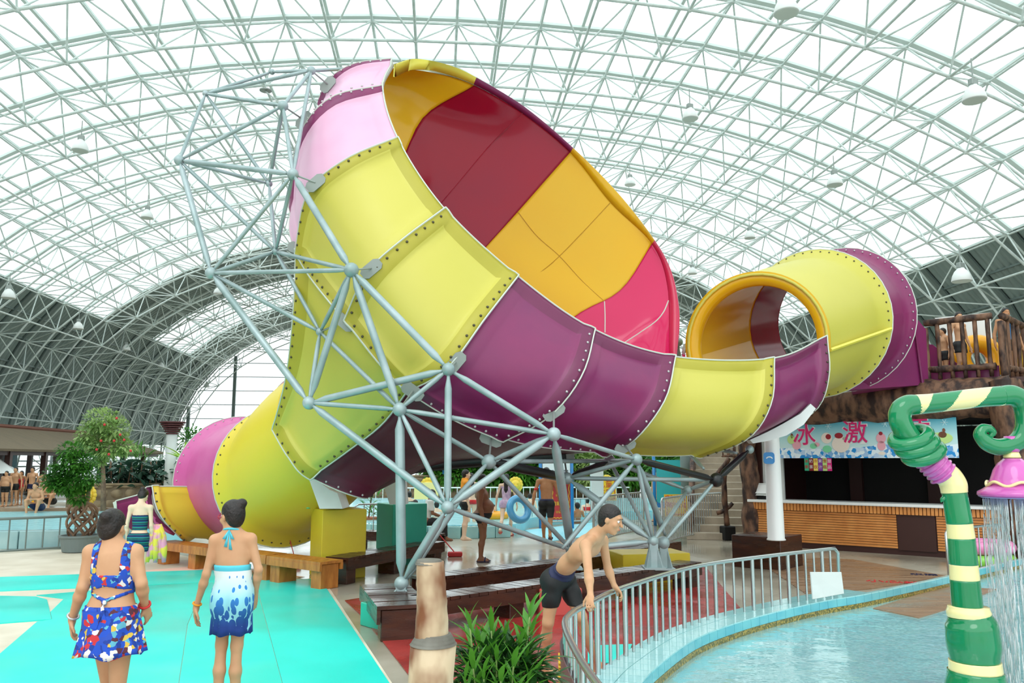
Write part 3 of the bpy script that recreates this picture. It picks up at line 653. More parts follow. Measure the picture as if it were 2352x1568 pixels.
def spindle(a, b, r, m_):                    # bar with the conical ends of a ball-jointed frame
    d = (b-a); L_ = d.length; d = d/L_
    if L_ < .5: return
    q = MB(); e_ = min(.25, L_*.25); p = [a+d*.06, a+d*e_*.5, a+d*e_, b-d*e_, b-d*e_*.5, b-d*.06]
    q.path(p, [.02, .024, r*.92, r*.92, .024, .02], 10); q.build('bar', m_, frame_t, smooth=True)
for e_ in ED:
    pr = parse(e_)
    if pr: spindle(NP[pr[0]], NP[pr[1]], thick.get(e_, .035), M['steel_dark'] if e_ in dark else M['steel_slide'])
q0 = NP['o']+Vector((.12, .5, 0)); spindle(q0+Vector((.02, 0, .1)), NP['p']+Vector((.03, .05, 0)), .04, M['steel_slide']); 
spindle(NP['m'], at(1312,1262,11.85), .065, M['steel_slide'])
spindle(NP['u'], NP['F2'], .05, M['steel_slide'])
spindle(NP['q'], at(1530,1235,12.6), .05, M['steel_slide']); spindle(NP['q'], at(1285,1268,11.4), .04, M['steel_slide']); spindle(NP['x'], NP['x2'], .05, M['steel_slide']); spindle(at(1700,1042,13.5), at(1540,1010,14.6), .035, M['steel_slide']); spindle(at(1620,1080,13.1), at(1555,1010,14.2), .035, M['steel_slide'])
for k, v in ND.items():
    b_ = MB(); b_.sphere(NP[k], v[3], 16, 10); b_.build('ball_joint', M['steel_dark'] if k == 's' else M['steel_slide'], frame_t, smooth=True)
# bracket plates on rods between joints and shell
for (nd, px, py, Y, ang) in (('e', 724, 419, 11.75, -40), ('b', 697, 275, 12.75, -50), ('c', 752, 193, 13.55, -50), ('h', 852, 616, 11.0, -40), ('g', 684, 570, 12.4, 20), ('i', 790, 738, 11.3, 40), ('l', 1046, 832, 10.85, -50), ('k', 948, 898, 11.0, 35), ('n', 1128, 1008, 11.7, 20), ('m', 1272, 945, 11.3, -35), ('q', 1436, 1024, 12.2, -30), ('r', 1296, 1050, 13.2, 0)):
    p = at(px, py, Y); MB().tube(NP[nd], p, .014, n=6).build('rod', M['zinc'], frame_t)
    th = math.radians(-ang); s_ = [(-.16, -.05), (-.11, -.09), (.11, -.09), (.16, -.05), (.16, .04), (.1, .08), (-.1, .08), (-.16, .04)]
    pts = [p+_r*(x*math.cos(th)-y*math.sin(th))+_u*(x*math.sin(th)+y*math.cos(th)) for x, y in s_]
    MB().slab(pts, (.1, 1, .1), .03).build('bracket_plate', M['zinc'], frame_t)
for (px, py, Y) in ((610, 210, 14.2),):
    p = at(px, py, Y); MB().lathe([(.0, 0), (.11, .01), (.11, .03), (.0, .035)], p, 12).build('bracket_disc', M['zinc'], frame_t); MB().tube(p, NP['b'], .012).build('rod', M['zinc'], frame_t)
# finned feet
for (px, py, Y, hh) in ((1500, 1243, 12.0, .36), (1523, 1247, 12.5, .36), (1312, 1262, 11.9, .25), (922, 1340, 10.4, .12)):
    c = at(px, py, Y); q = MB(); q.prism([(c.x-.06, c.y-.06), (c.x+.06, c.y-.06), (c.x+.06, c.y+.06), (c.x-.06, c.y+.06)], c.z-hh, c.z-.03)
    for k in range(4):
        a_ = PI/4+k*PI/2; dx, dy = math.cos(a_), math.sin(a_); t_ = Vector((-dy, dx, 0))*.012
        P_ = [c+Vector((0, 0, -.03)), c+Vector((dx*.06, dy*.06, -.05)), c+Vector((dx*.16, dy*.16, -hh)), c+Vector((0, 0, -hh))]
        q.slab([v_-t_ for v_ in P_], t_, .024)
    q.box((c.x, c.y, c.z-hh), (.3, .3, .025)); q.build('foot', M['steel_slide'], frame_t)
# ---------------------------------------------------------------- floor coverings
def flatpoly(nm, px, h, z0, m_, org=None, label=None, cat=None, group=None):
    P = [gr(x, y, h) for x, y in px]; o = MB().prism([(p.x, p.y) for p in P], z0, h).build(nm, M[m_])
    if cat: tag(o, label, cat, group)
    return o
pv_ = MB().prism([(p.x, p.y) for p in [gr(x, y) for x, y in ((-900,1700),(-700,1262),(150,1262),(350,1262),(700,1330),(740,1325),(900,1568),(990,1720))]], 0.0005, .004).build('floor_paving', M['paving']); struct(pv_)
pk_ = MB().prism([(p.x, p.y) for p in [gr(x, y) for x, y in ((326,1311),(470,1298),(700,1325),(640,1331),(575,1312))]], .0045, .007).build('floor_pink_strip', M['pink_mat']); struct(pk_)
gm = 'teal floor mats'
flatpoly('floor_mat', [(-160,1330),(470,1308),(577,1313),(587,1330.5),(328,1343.5),(-160,1363)], .014, .0045, 'teal_mat', label='long narrow teal floor mat along the far edge of the teal area', cat='floor mat', group=gm)
flatpoly('floor_mat', [(-160,1364.5),(82,1369),(108,1376),(115,1404),(118,1421),(-160,1442)], .018, .0045, 'teal_mat', label='small teal floor mat at the left edge between two gaps', cat='floor mat', group=gm)
flatpoly('floor_mat', [(84,1366),(328,1345),(470,1338),(430,1434),(410,1568),(390,1720),(-460,1720),(-160,1565),(0,1500),(85,1427),(119,1421),(116,1404),(147,1374)], .014, .0045, 'teal_mat', label='large teal floor mat under the woman in the floral skirt', cat='floor mat', group=gm)
flatpoly('floor_mat', [(472,1338),(587,1332),(597,1377),(648,1568),(682,1720),(392,1720),(411.5,1568),(431.5,1434)], .014, .0045, 'teal_mat', label='teal floor mat under the woman in the blue dress', cat='floor mat', group=gm)
flatpoly('floor_mat', [(589,1332),(735,1328),(895,1568),(985,1720),(684,1720),(649.5,1568),(598.5,1377)], .014, .0045, 'teal_mat', label='teal floor mat nearest the dark wooden bench', cat='floor mat', group=gm)
flatpoly('floor_mat', [(792,1378),(1000,1345),(1620,1300),(1700,1395),(1450,1520),(1330,1640),(1010,1640),(876,1468),(832,1414)], .012, .0045, 'red_mat', label='worn red floor mat under and in front of the long dark bench', cat='floor mat')
flatpoly('floor_mat', [(1350,1482),(1452,1478),(1436,1520),(1350,1522)], .02, .0125, 'teal_mat', label='small teal mat lying on the red mat behind the railing', cat='floor mat')
bd = flatpoly('floor_deck', [(1745,1290),(1880,1281),(1960,1284),(2175,1322),(1996,1352),(1850,1362)], .012, .0005, 'brown_deck'); struct(bd)
def text(body, m_, mat_, size, name, parent=None, ext=.004, align='CENTER', stretch=(1, 1), kind=None, bold=0.0):
    cu = bpy.data.curves.new(name, 'FONT'); cu.body = body; cu.size = size; cu.align_x = align; cu.align_y = 'CENTER'; cu.extrude = ext; cu.resolution_u = 3; cu.offset = bold
    tmp = bpy.data.objects.new(name, cu); COL.objects.link(tmp); dg = bpy.context.evaluated_depsgraph_get(); me = bpy.data.meshes.new_from_object(tmp.evaluated_get(dg)); bpy.data.objects.remove(tmp); bpy.data.curves.remove(cu)
    me.transform(Matrix.Diagonal((stretch[0], stretch[1], 1, 1))); me.transform(m_)
    if parent is not None and parent.get('_o') is not None: me.transform(Matrix.Translation(-Vector(parent['_o'])))
    me.materials.clear(); me.materials.append(mat_); o = bpy.data.objects.new(name, me); COL.objects.link(o)
    if parent is not None: o.parent = parent
    return o
def wallmat(p, right, up):      # matrix whose x runs along 'right', y along 'up'
    r = Vector(right).normalized(); u = Vector(up); u = (u-r*u.dot(r)).normalized(); n = r.cross(u); m = Matrix((r, u, n)).transposed().to_4x4(); m.translation = Vector(p); return m
text('小心地滑', wallmat(gr(2075, 1337, .016), (.77, -.3, 0), (.3, .77, 0)), M['chr'], .28, 'painted_letters', bd)
text('水深', wallmat(gr(2122, 1319, .016), (.77, -.3, 0), (.3, .77, 0)), M['navy'], .22, 'painted_letters', bd)
# ---------------------------------------------------------------- near pool with tiled rim
H_R = .2
inner = [gr(x, y, H_R) for x, y in ((1380,1720),(1430,1630),(1475,1568),(1510,1530),(1600,1465),(1700,1427),(1800,1400),(1900,1378),(1996,1362),(2170,1325),(2352,1282),(2470,1262))]
outer = [gr(x, y, H_R) for x, y in ((1250,1700),(1318,1625),(1385,1568),(1432,1530),(1540,1462),(1650,1415),(1760,1388),(1880,1368),(1990,1353))]
inn = catmull(inner, 12)
def resample(P, d):
    out = [P[0]]; acc = 0
    for i in range(1, len(P)):
        a, b = P[i-1], P[i]; L_ = (b-a).length; t = d-acc
        while t <= L_: out.append(a.lerp(b, t/L_)); t += d
        acc = (acc+L_) % d
    return out
inn_t = resample(inn, .2)
rim = MB(); 
def nrm2(P, i): a = P[max(0, i-1)]; b = P[min(len(P)-1, i+1)]; d = (b-a).normalized(); return Vector((-d.y, d.x, 0))
# concrete core of the rim and the curb
core = MB(); n = len(inn_t); wtop = []
for i, p in enumerate(inn_t):
    far = p.x > 4.8; wtop.append(.06 if far else .42)
for i in range(n-1):
    a, b = inn_t[i], inn_t[i+1]; na, nb = nrm2(inn_t, i), nrm2(inn_t, i+1); w = wtop[i]
    core.prism([(a.x+na.x*.012, a.y+na.y*.012), (b.x+nb.x*.012, b.y+nb.y*.012), (b.x+nb.x*w, b.y+nb.y*w), (a.x+na.x*w, a.y+na.y*w)], -.1, H_R-.015)
pool_rim = core.build('trim_pool_rim', M['offwhite']); struct(pool_rim)
def tilequad(a, b, c_, d, nrm, t, m_, nm='tile', parent=None):
    c0 = (a+b+c_+d)/4; q = [c0+(v-c0)*.965 for v in (a, b, c_, d)]; return MB().slab(q, nrm, t).build(nm, m_, parent)
for i in range(n-1):
    a, b = inn_t[i].copy(), inn_t[i+1].copy(); na, nb = nrm2(inn_t, i), nrm2(inn_t, i+1); w = wtop[i]; a.z = b.z = H_R-.014
    rows = 2 if w > .1 else 1
    for k in range(rows):
        f0, f1 = w*k/rows, w*(k+1)/rows
        tilequad(a+na*f0, b+nb*f0, b+nb*f1, a+na*f1, (0, 0, 1), .014, M['tile'], parent=pool_rim)
    z1, z2 = Vector((0, 0, H_R-.012)), Vector((0, 0, H_R-.105)); a0 = Vector((a.x, a.y, 0))+na*.011; b0 = Vector((b.x, b.y, 0))+nb*.011
    tilequad(a0+z2, b0+z2, b0+z1, a0+z1, -na, .012, M['tileb'], parent=pool_rim)
band = MB()
for i in range(n-1):
    a, b = inn_t[i], inn_t[i+1]; na = nrm2(inn_t, i); a0 = Vector((a.x, a.y, .03)); b0 = Vector((b.x, b.y, .03)); band.slab([a0, b0, b0+Vector((0, 0, .065)), a0+Vector((0, 0, .065))], -na, .006)
band.build('mosaic_band', M['tilegold'], pool_rim)
poly = [(p.x, p.y) for p in inn[::4]]+[(12.2, 14), (12.2, 2), (1.0, 2)]
w_o = MB().add([(x, y, .04) for x, y in poly], [tuple(range(len(poly)))]).build('pool_water', M['water']); tag(w_o, 'clear aqua water of the near pool around the striped shower pipe', 'water', kind='stuff')
pb = MB().prism([(x, y) for x, y in poly], .0008, .006).build('floor_pool_bed', M['poolbed']); struct(pb)
for k, (pts, h) in enumerate((([(2005,1396),(2170,1345),(2290,1352),(2170,1400),(2110,1418)], .05), )):
    P = [gr(x, y, h) for x, y in pts]; st = MB().prism([(p.x, p.y) for p in P], .0065, h).build('trim_pool_step', M['brown_deck']); struct(st)
# ---------------------------------------------------------------- railings
def railing(name, label, pts, H, m_, bars=.12, r=.022, rb=.011, low=None, group=None, posts=None, zs=0.0, cat='railing', midr=False, endcurve=True):
    P = resample([Vector(p) for p in pts], bars); base = Vector((P[0].x, P[0].y, zs))
    t = thing(name, label, cat, base, group)
    top = [Vector((p.x, p.y, zs+H)) for p in P]
    tp = list(top)
    if endcurve: tp = [Vector((P[0].x, P[0].y, zs+.0)), Vector((P[0].x, P[0].y, zs+H-.06))]+[top[0]+(top[1]-top[0])*.4]+top[1:-1]+[top[-1]+(top[-2]-top[-1])*.4]+[Vector((P[-1].x, P[-1].y, zs+H-.06)), Vector((P[-1].x, P[-1].y, zs))]
    MB().path(tp, r, 10).build('top_rail', m_, t, smooth=True)
    zl = low if low is not None else .12
    MB().path([Vector((p.x, p.y, zs+zl)) for p in P], r*.8, 8).build('bottom_rail', m_, t, smooth=True)
    for i in range(1, len(P)-1):
        big = posts and i % posts == 0
        MB().tube((P[i].x, P[i].y, zs if big else zs+zl), (P[i].x, P[i].y, zs+H-.01), rb*1.6 if big else rb, n=8, cap=False).build('post' if big else 'baluster', m_, t, smooth=True)
    return t
H_F = .80
def rl(l, h): return [Vector((p.x, p.y, 0)) for p in catmull([gr(x, y, h) for x, y in l], 10)]
near_rail = railing('pool_railing', 'curved stainless railing the boy leans on beside the near pool', rl([(1520,1720),(1440,1650),(1370,1568),(1325,1500),(1297,1435),(1312,1408),(1355,1385),(1430,1350),(1600,1300),(1760,1277),(1925,1258)], H_F), H_F, M['stainless'], bars=.185, r=.024, rb=.015, posts=4, low=.1)
# brown notice on the curved end of the railing
c0 = gr(1322, 1470, .45); ptsb = [gr(1308,1452,.68), gr(1335,1424,.70), gr(1342,1525,.22), gr(1330,1560,.22)]
rp = [v for v in rl([(1370,1568),(1325,1500),(1297,1435),(1312,1408),(1355,1385)], H_F)]
seg = rp[8:32]; nb = MB()
for i in range(len(seg)-1):
    a, b = seg[i], seg[i+1]; nn = Vector((-(b-a).y, (b-a).x, 0)).normalized()*.03
    nb.slab([Vector((a.x, a.y, .2))+nn, Vector((b.x, b.y, .2))+nn, Vector((b.x, b.y, .66))+nn, Vector((a.x, a.y, .66))+nn], nn, .006)
ns = nb.build('notice_board', mat('brown_notice', '#6a4c4c', .4)); tag(ns, 'brown notice with yellow print tied inside the curved end of the railing', 'sign')
mid = seg[len(seg)//2]; dd = (seg[len(seg)//2+1]-mid).normalized()
text('注意\n安全', wallmat(Vector((mid.x, mid.y, .43))-Vector((-dd.y, dd.x, 0))*.045+Vector((-dd.y, dd.x, 0))*.08, -dd, (0, 0, 1)), M['chy'], .15, 'lettering', ns, ext=.012)
wbp = [at(1860,1313,10.35), at(1930,1313,10.15), at(1936,1362,10.1), at(1865,1375,10.3)]
o = MB().slab(wbp, (.3, -1, 0), .02).build('white_board', M['offwhite']); tag(o, 'blank pale board leaning at the right end of the near railing', 'board')
railing('pool_railing', 'grey railing by the left pool behind the potted bonsai', rl([(-60,1194),(110,1187),(230,1181),(330,1176)], .72), .72, M['dkbeam'], bars=.33, r=.03, rb=.016, low=.05, endcurve=False)
railing('pool_railing', 'short grey railing between the striped shower pipe and the counter', rl([(2172,1216),(2240,1209),(2310,1203)], .85), .85, M['stainless'], bars=.16, r=.022, rb=.013)
railing('crowd_barrier', 'stainless barrier with a yellow notice in front of the stairs', rl([(1519,1145),(1575,1137),(1660,1131)], 1.1), 1.1, M['stainless'], bars=.13, r=.024, rb=.012)
railing('crowd_barrier', 'stainless barrier left of the barrier with the yellow notice', rl([(1362,1145),(1415,1136),(1480,1130)], 1.1), 1.1, M['stainless'], bars=.13, r=.024, rb=.012)
railing('pool_railing', 'white railing in front of the far stone wall', rl([(800,1121),(1180,1119),(1460,1119)], .74), .74, M['white'], bars=.3, r=.03, rb=.018, endcurve=False)
railing('pool_railing', 'low railing along the middle pool beside the blue notice posts', rl([(1222,1147),(1300,1146),(1372,1144)], .78), .78, M['stainless'], bars=.2, r=.022, rb=.012)
railing('pool_railing', 'low railing behind the yellow and teal plinths', rl([(815,1158),(870,1157),(905,1157)], .95), .95, M['stainless'], bars=.22, r=.022, rb=.012)
# ---------------------------------------------------------------- plinths
def plinth(label, m_, corner, rz, size, h, bev=.01):
    c = gr(*corner); c = Vector((c.x, c.y, 0)); cs, sn = math.cos(rz), math.sin(rz)
    off = Vector((size[0]/2*cs-size[1]/2*sn, size[0]/2*sn+size[1]/2*cs, 0)); o = MB().box(c+off+Vector((0, 0, h/2)), (size[0], size[1], h), rz, bev=bev).build('plinth', m_); tag(o, label, 'plinth'); return o
plinth('tall yellow concrete plinth under the exit tube', M['pedyel'], (736,1332), math.radians(27), (.76, .78), 1.13)
plinth('tall teal concrete plinth behind the corner of the bench', M['pedteal'], (900,1300), math.radians(33), (.72, .74), 1.13)
plinth('low yellow plinth under the finned frame feet', M['pedyel'], (1432,1342), math.radians(12), (1.15, .8), .46)
plinth('low teal block under the near corner of the front bench', M['pedteal'], (882,1452), math.radians(40), (.75, .55), .27)
plinth('low red plinth behind the leaning boy', M['pedred'], (1240,1415), math.radians(8), (.55, .4), .33)
# ---------------------------------------------------------------- benches: crosswise planks, fascia boards, square legs
def bench(label, runs, m_, w=.45, h=.4, plank=.145, leg=1.3, fas=.15, legs=None, along=False):
    a0 = gr(*runs[0][0], h); t = thing('wooden_bench', label, 'bench', (a0.x, a0.y, 0)); 
    for (p, q, side, jump) in runs:
        a, b = gr(*p, h), gr(*q, h); a.z = b.z = 0; d = (b-a); L_ = d.length; d.normalize(); nn = Vector((-d.y, d.x, 0))*side; rz = math.atan2(d.y, d.x)
        k = int(L_/plank)
        me = None
        if along:
            for i in range(3): c = a+d*(L_/2)+nn*(w*(i+.5)/3); MB().box(c+Vector((0, 0, h-.02)), (L_, w/3-.01, .04), rz).build('plank', m_, t)
        for i in range(0 if along else k):
            c = a+d*((i+.5)*L_/k)+nn*(w/2); MB().box(c+Vector((0, 0, h-.02+.002*(i*7 % 3))), (L_/k-.012, w, .04), rz).build('plank', m_, t)
        for s_ in (0, w): MB().box(a+d*(L_/2)+nn*(s_+(.02 if s_ == 0 else -.02))+Vector((0, 0, h-.04-fas/2)), (L_, .04, fas), rz).build('fascia_board', m_, t)
        g = max(1, round(L_/leg))
        for i in range(g+1):
            x = .16+(L_-.32)*i/g
            if jump and i == jump-1: continue
            MB().box(a+d*x+nn*(w/2)+Vector((0, 0, (h-.045)/2)), (.24, w-.1, h-.045), rz, bev=.01).build('leg', m_, t)
    return t
bench('orange-brown sunlit-toned bench along the slide exit, left run', [((356,1243),(610,1275),1,0)], M['orwood_lit'], h=.42, w=.42, along=True, fas=.1)
bench('brown bench run ending at the yellow plinth', [((612,1276),(735,1291),1,0)], M['orwood_lit'], h=.42, w=.45, along=True, fas=.1)
bench('dark wooden bench run in front of the teal plinth', [((800,1281),(1022,1243),1,0)], M['dkwood'], h=.42, w=.45)
bench('long dark front bench with pale wet planks beside the railing', [((988,1377),(1612,1291),1,0)], M['dkwood'], h=.38, w=.42)
bench('short dark bench end under the ball foot of the frame', [((826,1342),(866,1393),1,0)], M['dkwood'], h=.38, w=.6)
bench('dark back bench parallel to the long front bench', [((985,1328),(1330,1286),1,0)], M['dkwood'], h=.38, w=.42)
bench('dark bench run behind the finned feet', [((1335,1285),(1565,1243),1,0)], M['dkwood'], h=.38, w=.42)
bench('small dark bench seen between the yellow and teal plinths', [((800,1218),(1000,1228),1,0)], M['dkwood'], h=.4, w=.4)
# ---------------------------------------------------------------- kiosk on the right
kio = thing('counter', 'long orange slatted ice cream counter with a white top', 'counter', K0)
def kbox(u0, u1, n0, n1, h0, h1, m_, nm, parent, bev=0, kind=None, label=None):
    c = kp((u0+u1)/2, (n0+n1)/2, (h0+h1)/2); o = MB().box(c, (u1-u0, abs(n1-n0), h1-h0), math.atan2(KU.y, KU.x), bev=bev).build(nm, m_, parent, label=label)
    if kind: o['kind'] = kind
    return o
UE = 6.6
kbox(.05, UE, -.5, -.06, 0, .98, M['dkbrown'], 'carcass', kio); kbox(0, UE, -.5, -.1, 0, .1, M['black'], 'plinth_board', kio)
kbox(-.1, UE+.1, -.62, .1, .99, 1.05, M['white'], 'worktop', kio, .008)
for k in range(13):
    z0 = .13+k*.0535
    kbox(.08, 3.13, -.06, -.03-.002*(k % 2), z0, z0+.043, M['kwood'], 'board', kio); kbox(3.9, UE-.05, -.06, -.03-.002*(k % 2), z0, z0+.043, M['kwood'], 'board', kio)
kbox(3.15, 3.88, -.06, -.02, .1, .83, M['dkbrown'], 'brown_panel', kio)
for k in range(int(UE/.075)): kbox(k*.075, k*.075+.058, -.02, .03, .83, .985, M['kwood'], 'slat', kio)
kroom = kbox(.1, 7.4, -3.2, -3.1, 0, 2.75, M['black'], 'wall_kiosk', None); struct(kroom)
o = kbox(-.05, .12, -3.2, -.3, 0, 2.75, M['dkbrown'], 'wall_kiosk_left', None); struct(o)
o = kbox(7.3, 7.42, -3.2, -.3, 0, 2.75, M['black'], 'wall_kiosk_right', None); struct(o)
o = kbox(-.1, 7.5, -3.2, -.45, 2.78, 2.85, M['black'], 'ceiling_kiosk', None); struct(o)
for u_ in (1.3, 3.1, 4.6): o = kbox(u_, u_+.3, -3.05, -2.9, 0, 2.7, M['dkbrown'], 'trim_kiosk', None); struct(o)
# white side panel, scale with tilted display
o = kbox(.05, .62, -.42, -.36, 1.05, 2.7, M['offwhite'], 'side_panel', None); tag(o, 'white side panel behind the white column at the left of the counter', 'panel')
sc_ = thing('scale', 'small white counter scale with a tilted display at the left end', 'scale', kp(.15, -.2, 1.05))
kbox(.02, .34, -.35, -.08, 1.05, 1.12, M['black'], 'base', sc_, .01); MB().slab([kp(0, -.05, 1.14), kp(.42, -.05, 1.14), kp(.42, -.22, 1.42), kp(0, -.22, 1.42)], KN, .03).build('display_case', M['offwhite'], sc_); MB().slab([kp(.05, -.045, 1.19), kp(.37, -.045, 1.19), kp(.37, -.195, 1.385), kp(.05, -.195, 1.385)], KN, .034).build('display', M['white'], sc_)
# banner
def bmat(name, fn):
    m = bpy.data.materials.new(name); m.use_nodes = True; fn(m.node_tree, m.node_tree.nodes, m.node_tree.links, m.node_tree.nodes['Principled BSDF']); return m
def banner_nodes(nt, N, L, b):
    tc = N.new('ShaderNodeTexCoord'); sp = N.new('ShaderNodeSeparateXYZ'); L.new(tc.outputs['Object'], sp.inputs[0])
    gr_ = N.new('ShaderNodeValToRGB'); e = gr_.color_ramp.elements; e[0].position = 0; e[0].color = rgb('#e4f3f0'); e[1].position = 1; e[1].color = rgb('#39a7bf'); x = e.new(.55); x.color = rgb('#b5e2e4')
    mr = N.new('ShaderNodeMapRange'); mr.inputs[1].default_value = 0; mr.inputs[2].default_value = .82; L.new(sp.outputs['Z'], mr.inputs[0]); L.new(mr.outputs[0], gr_.inputs[0])
    vo = N.new('ShaderNodeTexVoronoi'); vo.inputs['Scale'].default_value = 13; L.new(tc.outputs['Object'], vo.inputs['Vector'])
    r2 = N.new('ShaderNodeValToRGB'); e = r2.color_ramp.elements; e[0].position = .3; e[0].color = rgb('#1e8fd6'); e[1].position = .62; e[1].color = rgb('#e8f6fb'); L.new(vo.outputs['Color'], r2.inputs[0])
    no = N.new('ShaderNodeTexNoise'); no.inputs['Scale'].default_value = 2.2; L.new(tc.outputs['Object'], no.inputs['Vector'])
    ad = N.new('ShaderNodeMath'); ad.operation = 'MULTIPLY_ADD'; ad.inputs[1].default_value = .5; ad.inputs[2].default_value = -.02; L.new(no.outputs['Fac'], ad.inputs[0])
    lt = N.new('ShaderNodeMath'); lt.operation = 'LESS_THAN'; L.new(sp.outputs['Z'], lt.inputs[0]); L.new(ad.outputs[0], lt.inputs[1])
    mx = N.new('ShaderNodeMix'); mx.data_type = 'RGBA'; L.new(lt.outputs[0], mx.inputs[0]); L.new(gr_.outputs[0], mx.inputs[6]); L.new(r2.outputs[0], mx.inputs[7]); L.new(mx.outputs[2], b.inputs['Base Color']); b.inputs['Roughness'].default_value = .4
M['banner'] = bmat('banner_print', banner_nodes)
bn = kbox(.42, 4.42, .02, .04, 2.0, 2.84, M['banner'], 'banner', None); tag(bn, 'ice cream banner with magenta characters hanging over the counter', 'banner')
def on_banner(u, h, n=.05): return kp(u, n, h)
for ch, u_, hh in (('冰', 1.3, 2.5), ('激', 2.42, 2.53), ('凌', 3.68, 2.56)):
    text(ch, wallmat(on_banner(u_, hh, .045), KU, (0, 0, 1)), M['white'], .56, 'lettering_edge', bn, ext=.002, bold=.012); text(ch, wallmat(on_banner(u_, hh, .052), KU, (0, 0, 1)), M['magenta'], .53, 'lettering', bn, ext=.003, bold=.004)
def disc(u, h, r, m_, parent, nm='print', sy=1.0, n=.046, k=16, a0=0, a1=2*PI):
    c = on_banner(u, h, n); pts = [c+KU*(r*math.cos(a0+(a1-a0)*i/k))+Vector((0, 0, r*sy*math.sin(a0+(a1-a0)*i/k))) for i in range(k if a1-a0 > 6 else k+1)]
    return MB().slab(pts, KN, .003).build(nm, m_, parent)
cc = {k: mat('print_'+k, v, .5) for k, v in dict(cream='#efe2d4', cherry='#9c1f2c', mint='#7fd8a6', peach='#e9a27a', lime='#bfe08a', rose='#e9a9b4', brown='#7c4a34', sky='#cdeef2').items()}
for (u_, h_, r_, k_, sy) in ((.62,2.5,.09,'peach',1.2),(.62,2.36,.1,'cream',.8),(.62,2.18,.015,'brown',5),(.62,2.08,.07,'brown',.4),(1.0,2.42,.09,'lime',1.1),(1.12,2.3,.1,'rose',1.1),(1.02,2.5,.03,'brown',2),(1.5,2.27,.08,'mint',.8),(1.58,2.3,.06,'rose',.8),(1.8,2.44,.12,'cream',1),(1.84,2.47,.06,'cherry',1),(1.8,2.2,.1,'mint',.8),(2.1,2.3,.19,'cream',.95),(2.07,2.49,.09,'cherry',.7),(2.2,2.42,.06,'mint',.7),(2.95,2.42,.1,'rose',1.1),(2.95,2.26,.085,'rose',1.2),(2.95,2.52,.04,'cherry',1),(2.95,2.1,.07,'cream',.5),(3.35,2.3,.11,'lime',.8),(3.35,2.42,.07,'brown',1),(4.1,2.4,.24,'lime',.5),(3.95,2.5,.04,'brown',1.2),(4.15,2.47,.08,'brown',.8),(4.18,2.56,.03,'brown',1.4)):
    disc(u_, h_, r_, cc[k_], bn, sy=sy, n=.046+.001*(hash(k_) % 3))
for u_, h_ in ((.95,2.68),(1.85,2.7),(3.05,2.72),(4.2,2.72)):
    for a_ in range(3):
        th = a_*PI/3; d_ = KU*math.cos(th)*.07+Vector((0, 0, math.sin(th)*.07)); c_ = on_banner(u_, h_, .047); MB().tube(c_-d_, c_+d_, .006, n=4).build('snowflake', cc['sky'], bn)
for i, (c_, t_) in enumerate((('#2fae83', '冰粥'), ('#8a1f24', '奶茶'), ('#f0df6a', '冷饮'), ('#8a3aa0', '果汁'), ('#bfe38a', '雪糕'), ('#e02a84', '甜品'))):
    m_ = mat('strip_%d' % i, c_, .5); o = kbox(1.27+i*.102, 1.27+i*.102+.096, .02, .03, 1.72, 1.995, m_, 'menu_strip', None)
    tag(o, ['green', 'dark red', 'yellow', 'purple', 'pale green', 'pink'][i]+' menu strip hanging under the banner', 'menu strip', 'menu strips under the banner')
    for k, ch in enumerate(t_): text(ch, wallmat(kp(1.318+i*.102, .034, 1.93-.13*k), KU, (0, 0, 1)), M['chr'] if i in (0, 2, 4) else M['white'], .085, 'lettering', o, ext=.002)
# logs: header beam, side trunk, right trunk
def rough_log(pts, r, n=14, seed=0, amp=.12, step=.25):
    rg = random.Random(seed); P = resample(catmull([Vector(p) for p in pts], 8), step); mb = MB(); ph = [rg.uniform(0, 6) for _ in range(6)]; vs = []
    mb.path(P, [r*(1+.06*math.sin(i*1.3+ph[0])+rg.uniform(-.05, .05)) for i in range(len(P))], n)
    mb.v = [tuple(Vector(v)+Vector((rg.uniform(-1, 1), rg.uniform(-1, 1), rg.uniform(-1, 1)))*r*amp) for v in mb.v]
    return mb
o = MB(); a_, b_ = kp(.4, -.1, 3.17), kp(5.4, -.1, 3.2); o = rough_log([a_, (a_+b_)/2, b_], .42, 18, 3, .06).build('log_beam', M['log'], smooth=True); tag(o, 'thick rough brown log beam above the banner carrying the platform', 'log beam')
o = rough_log([kp(-.12, -.1, 0), kp(-.1, -.12, 1.3), kp(-.16, -.1, 2.9)], .2, 14, 5, .14, .2).build('log_post', M['log'], smooth=True); tag(o, 'rough brown trunk post at the left end of the counter', 'log post')
o = rough_log([kp(5.45, .12, 0), kp(5.4, .1, 1.6), kp(5.35, .1, 3.6)], .3, 16, 6, .1, .25).build('log_post', M['log'], smooth=True); tag(o, 'thick reddish trunk post at the right end of the counter', 'log post')
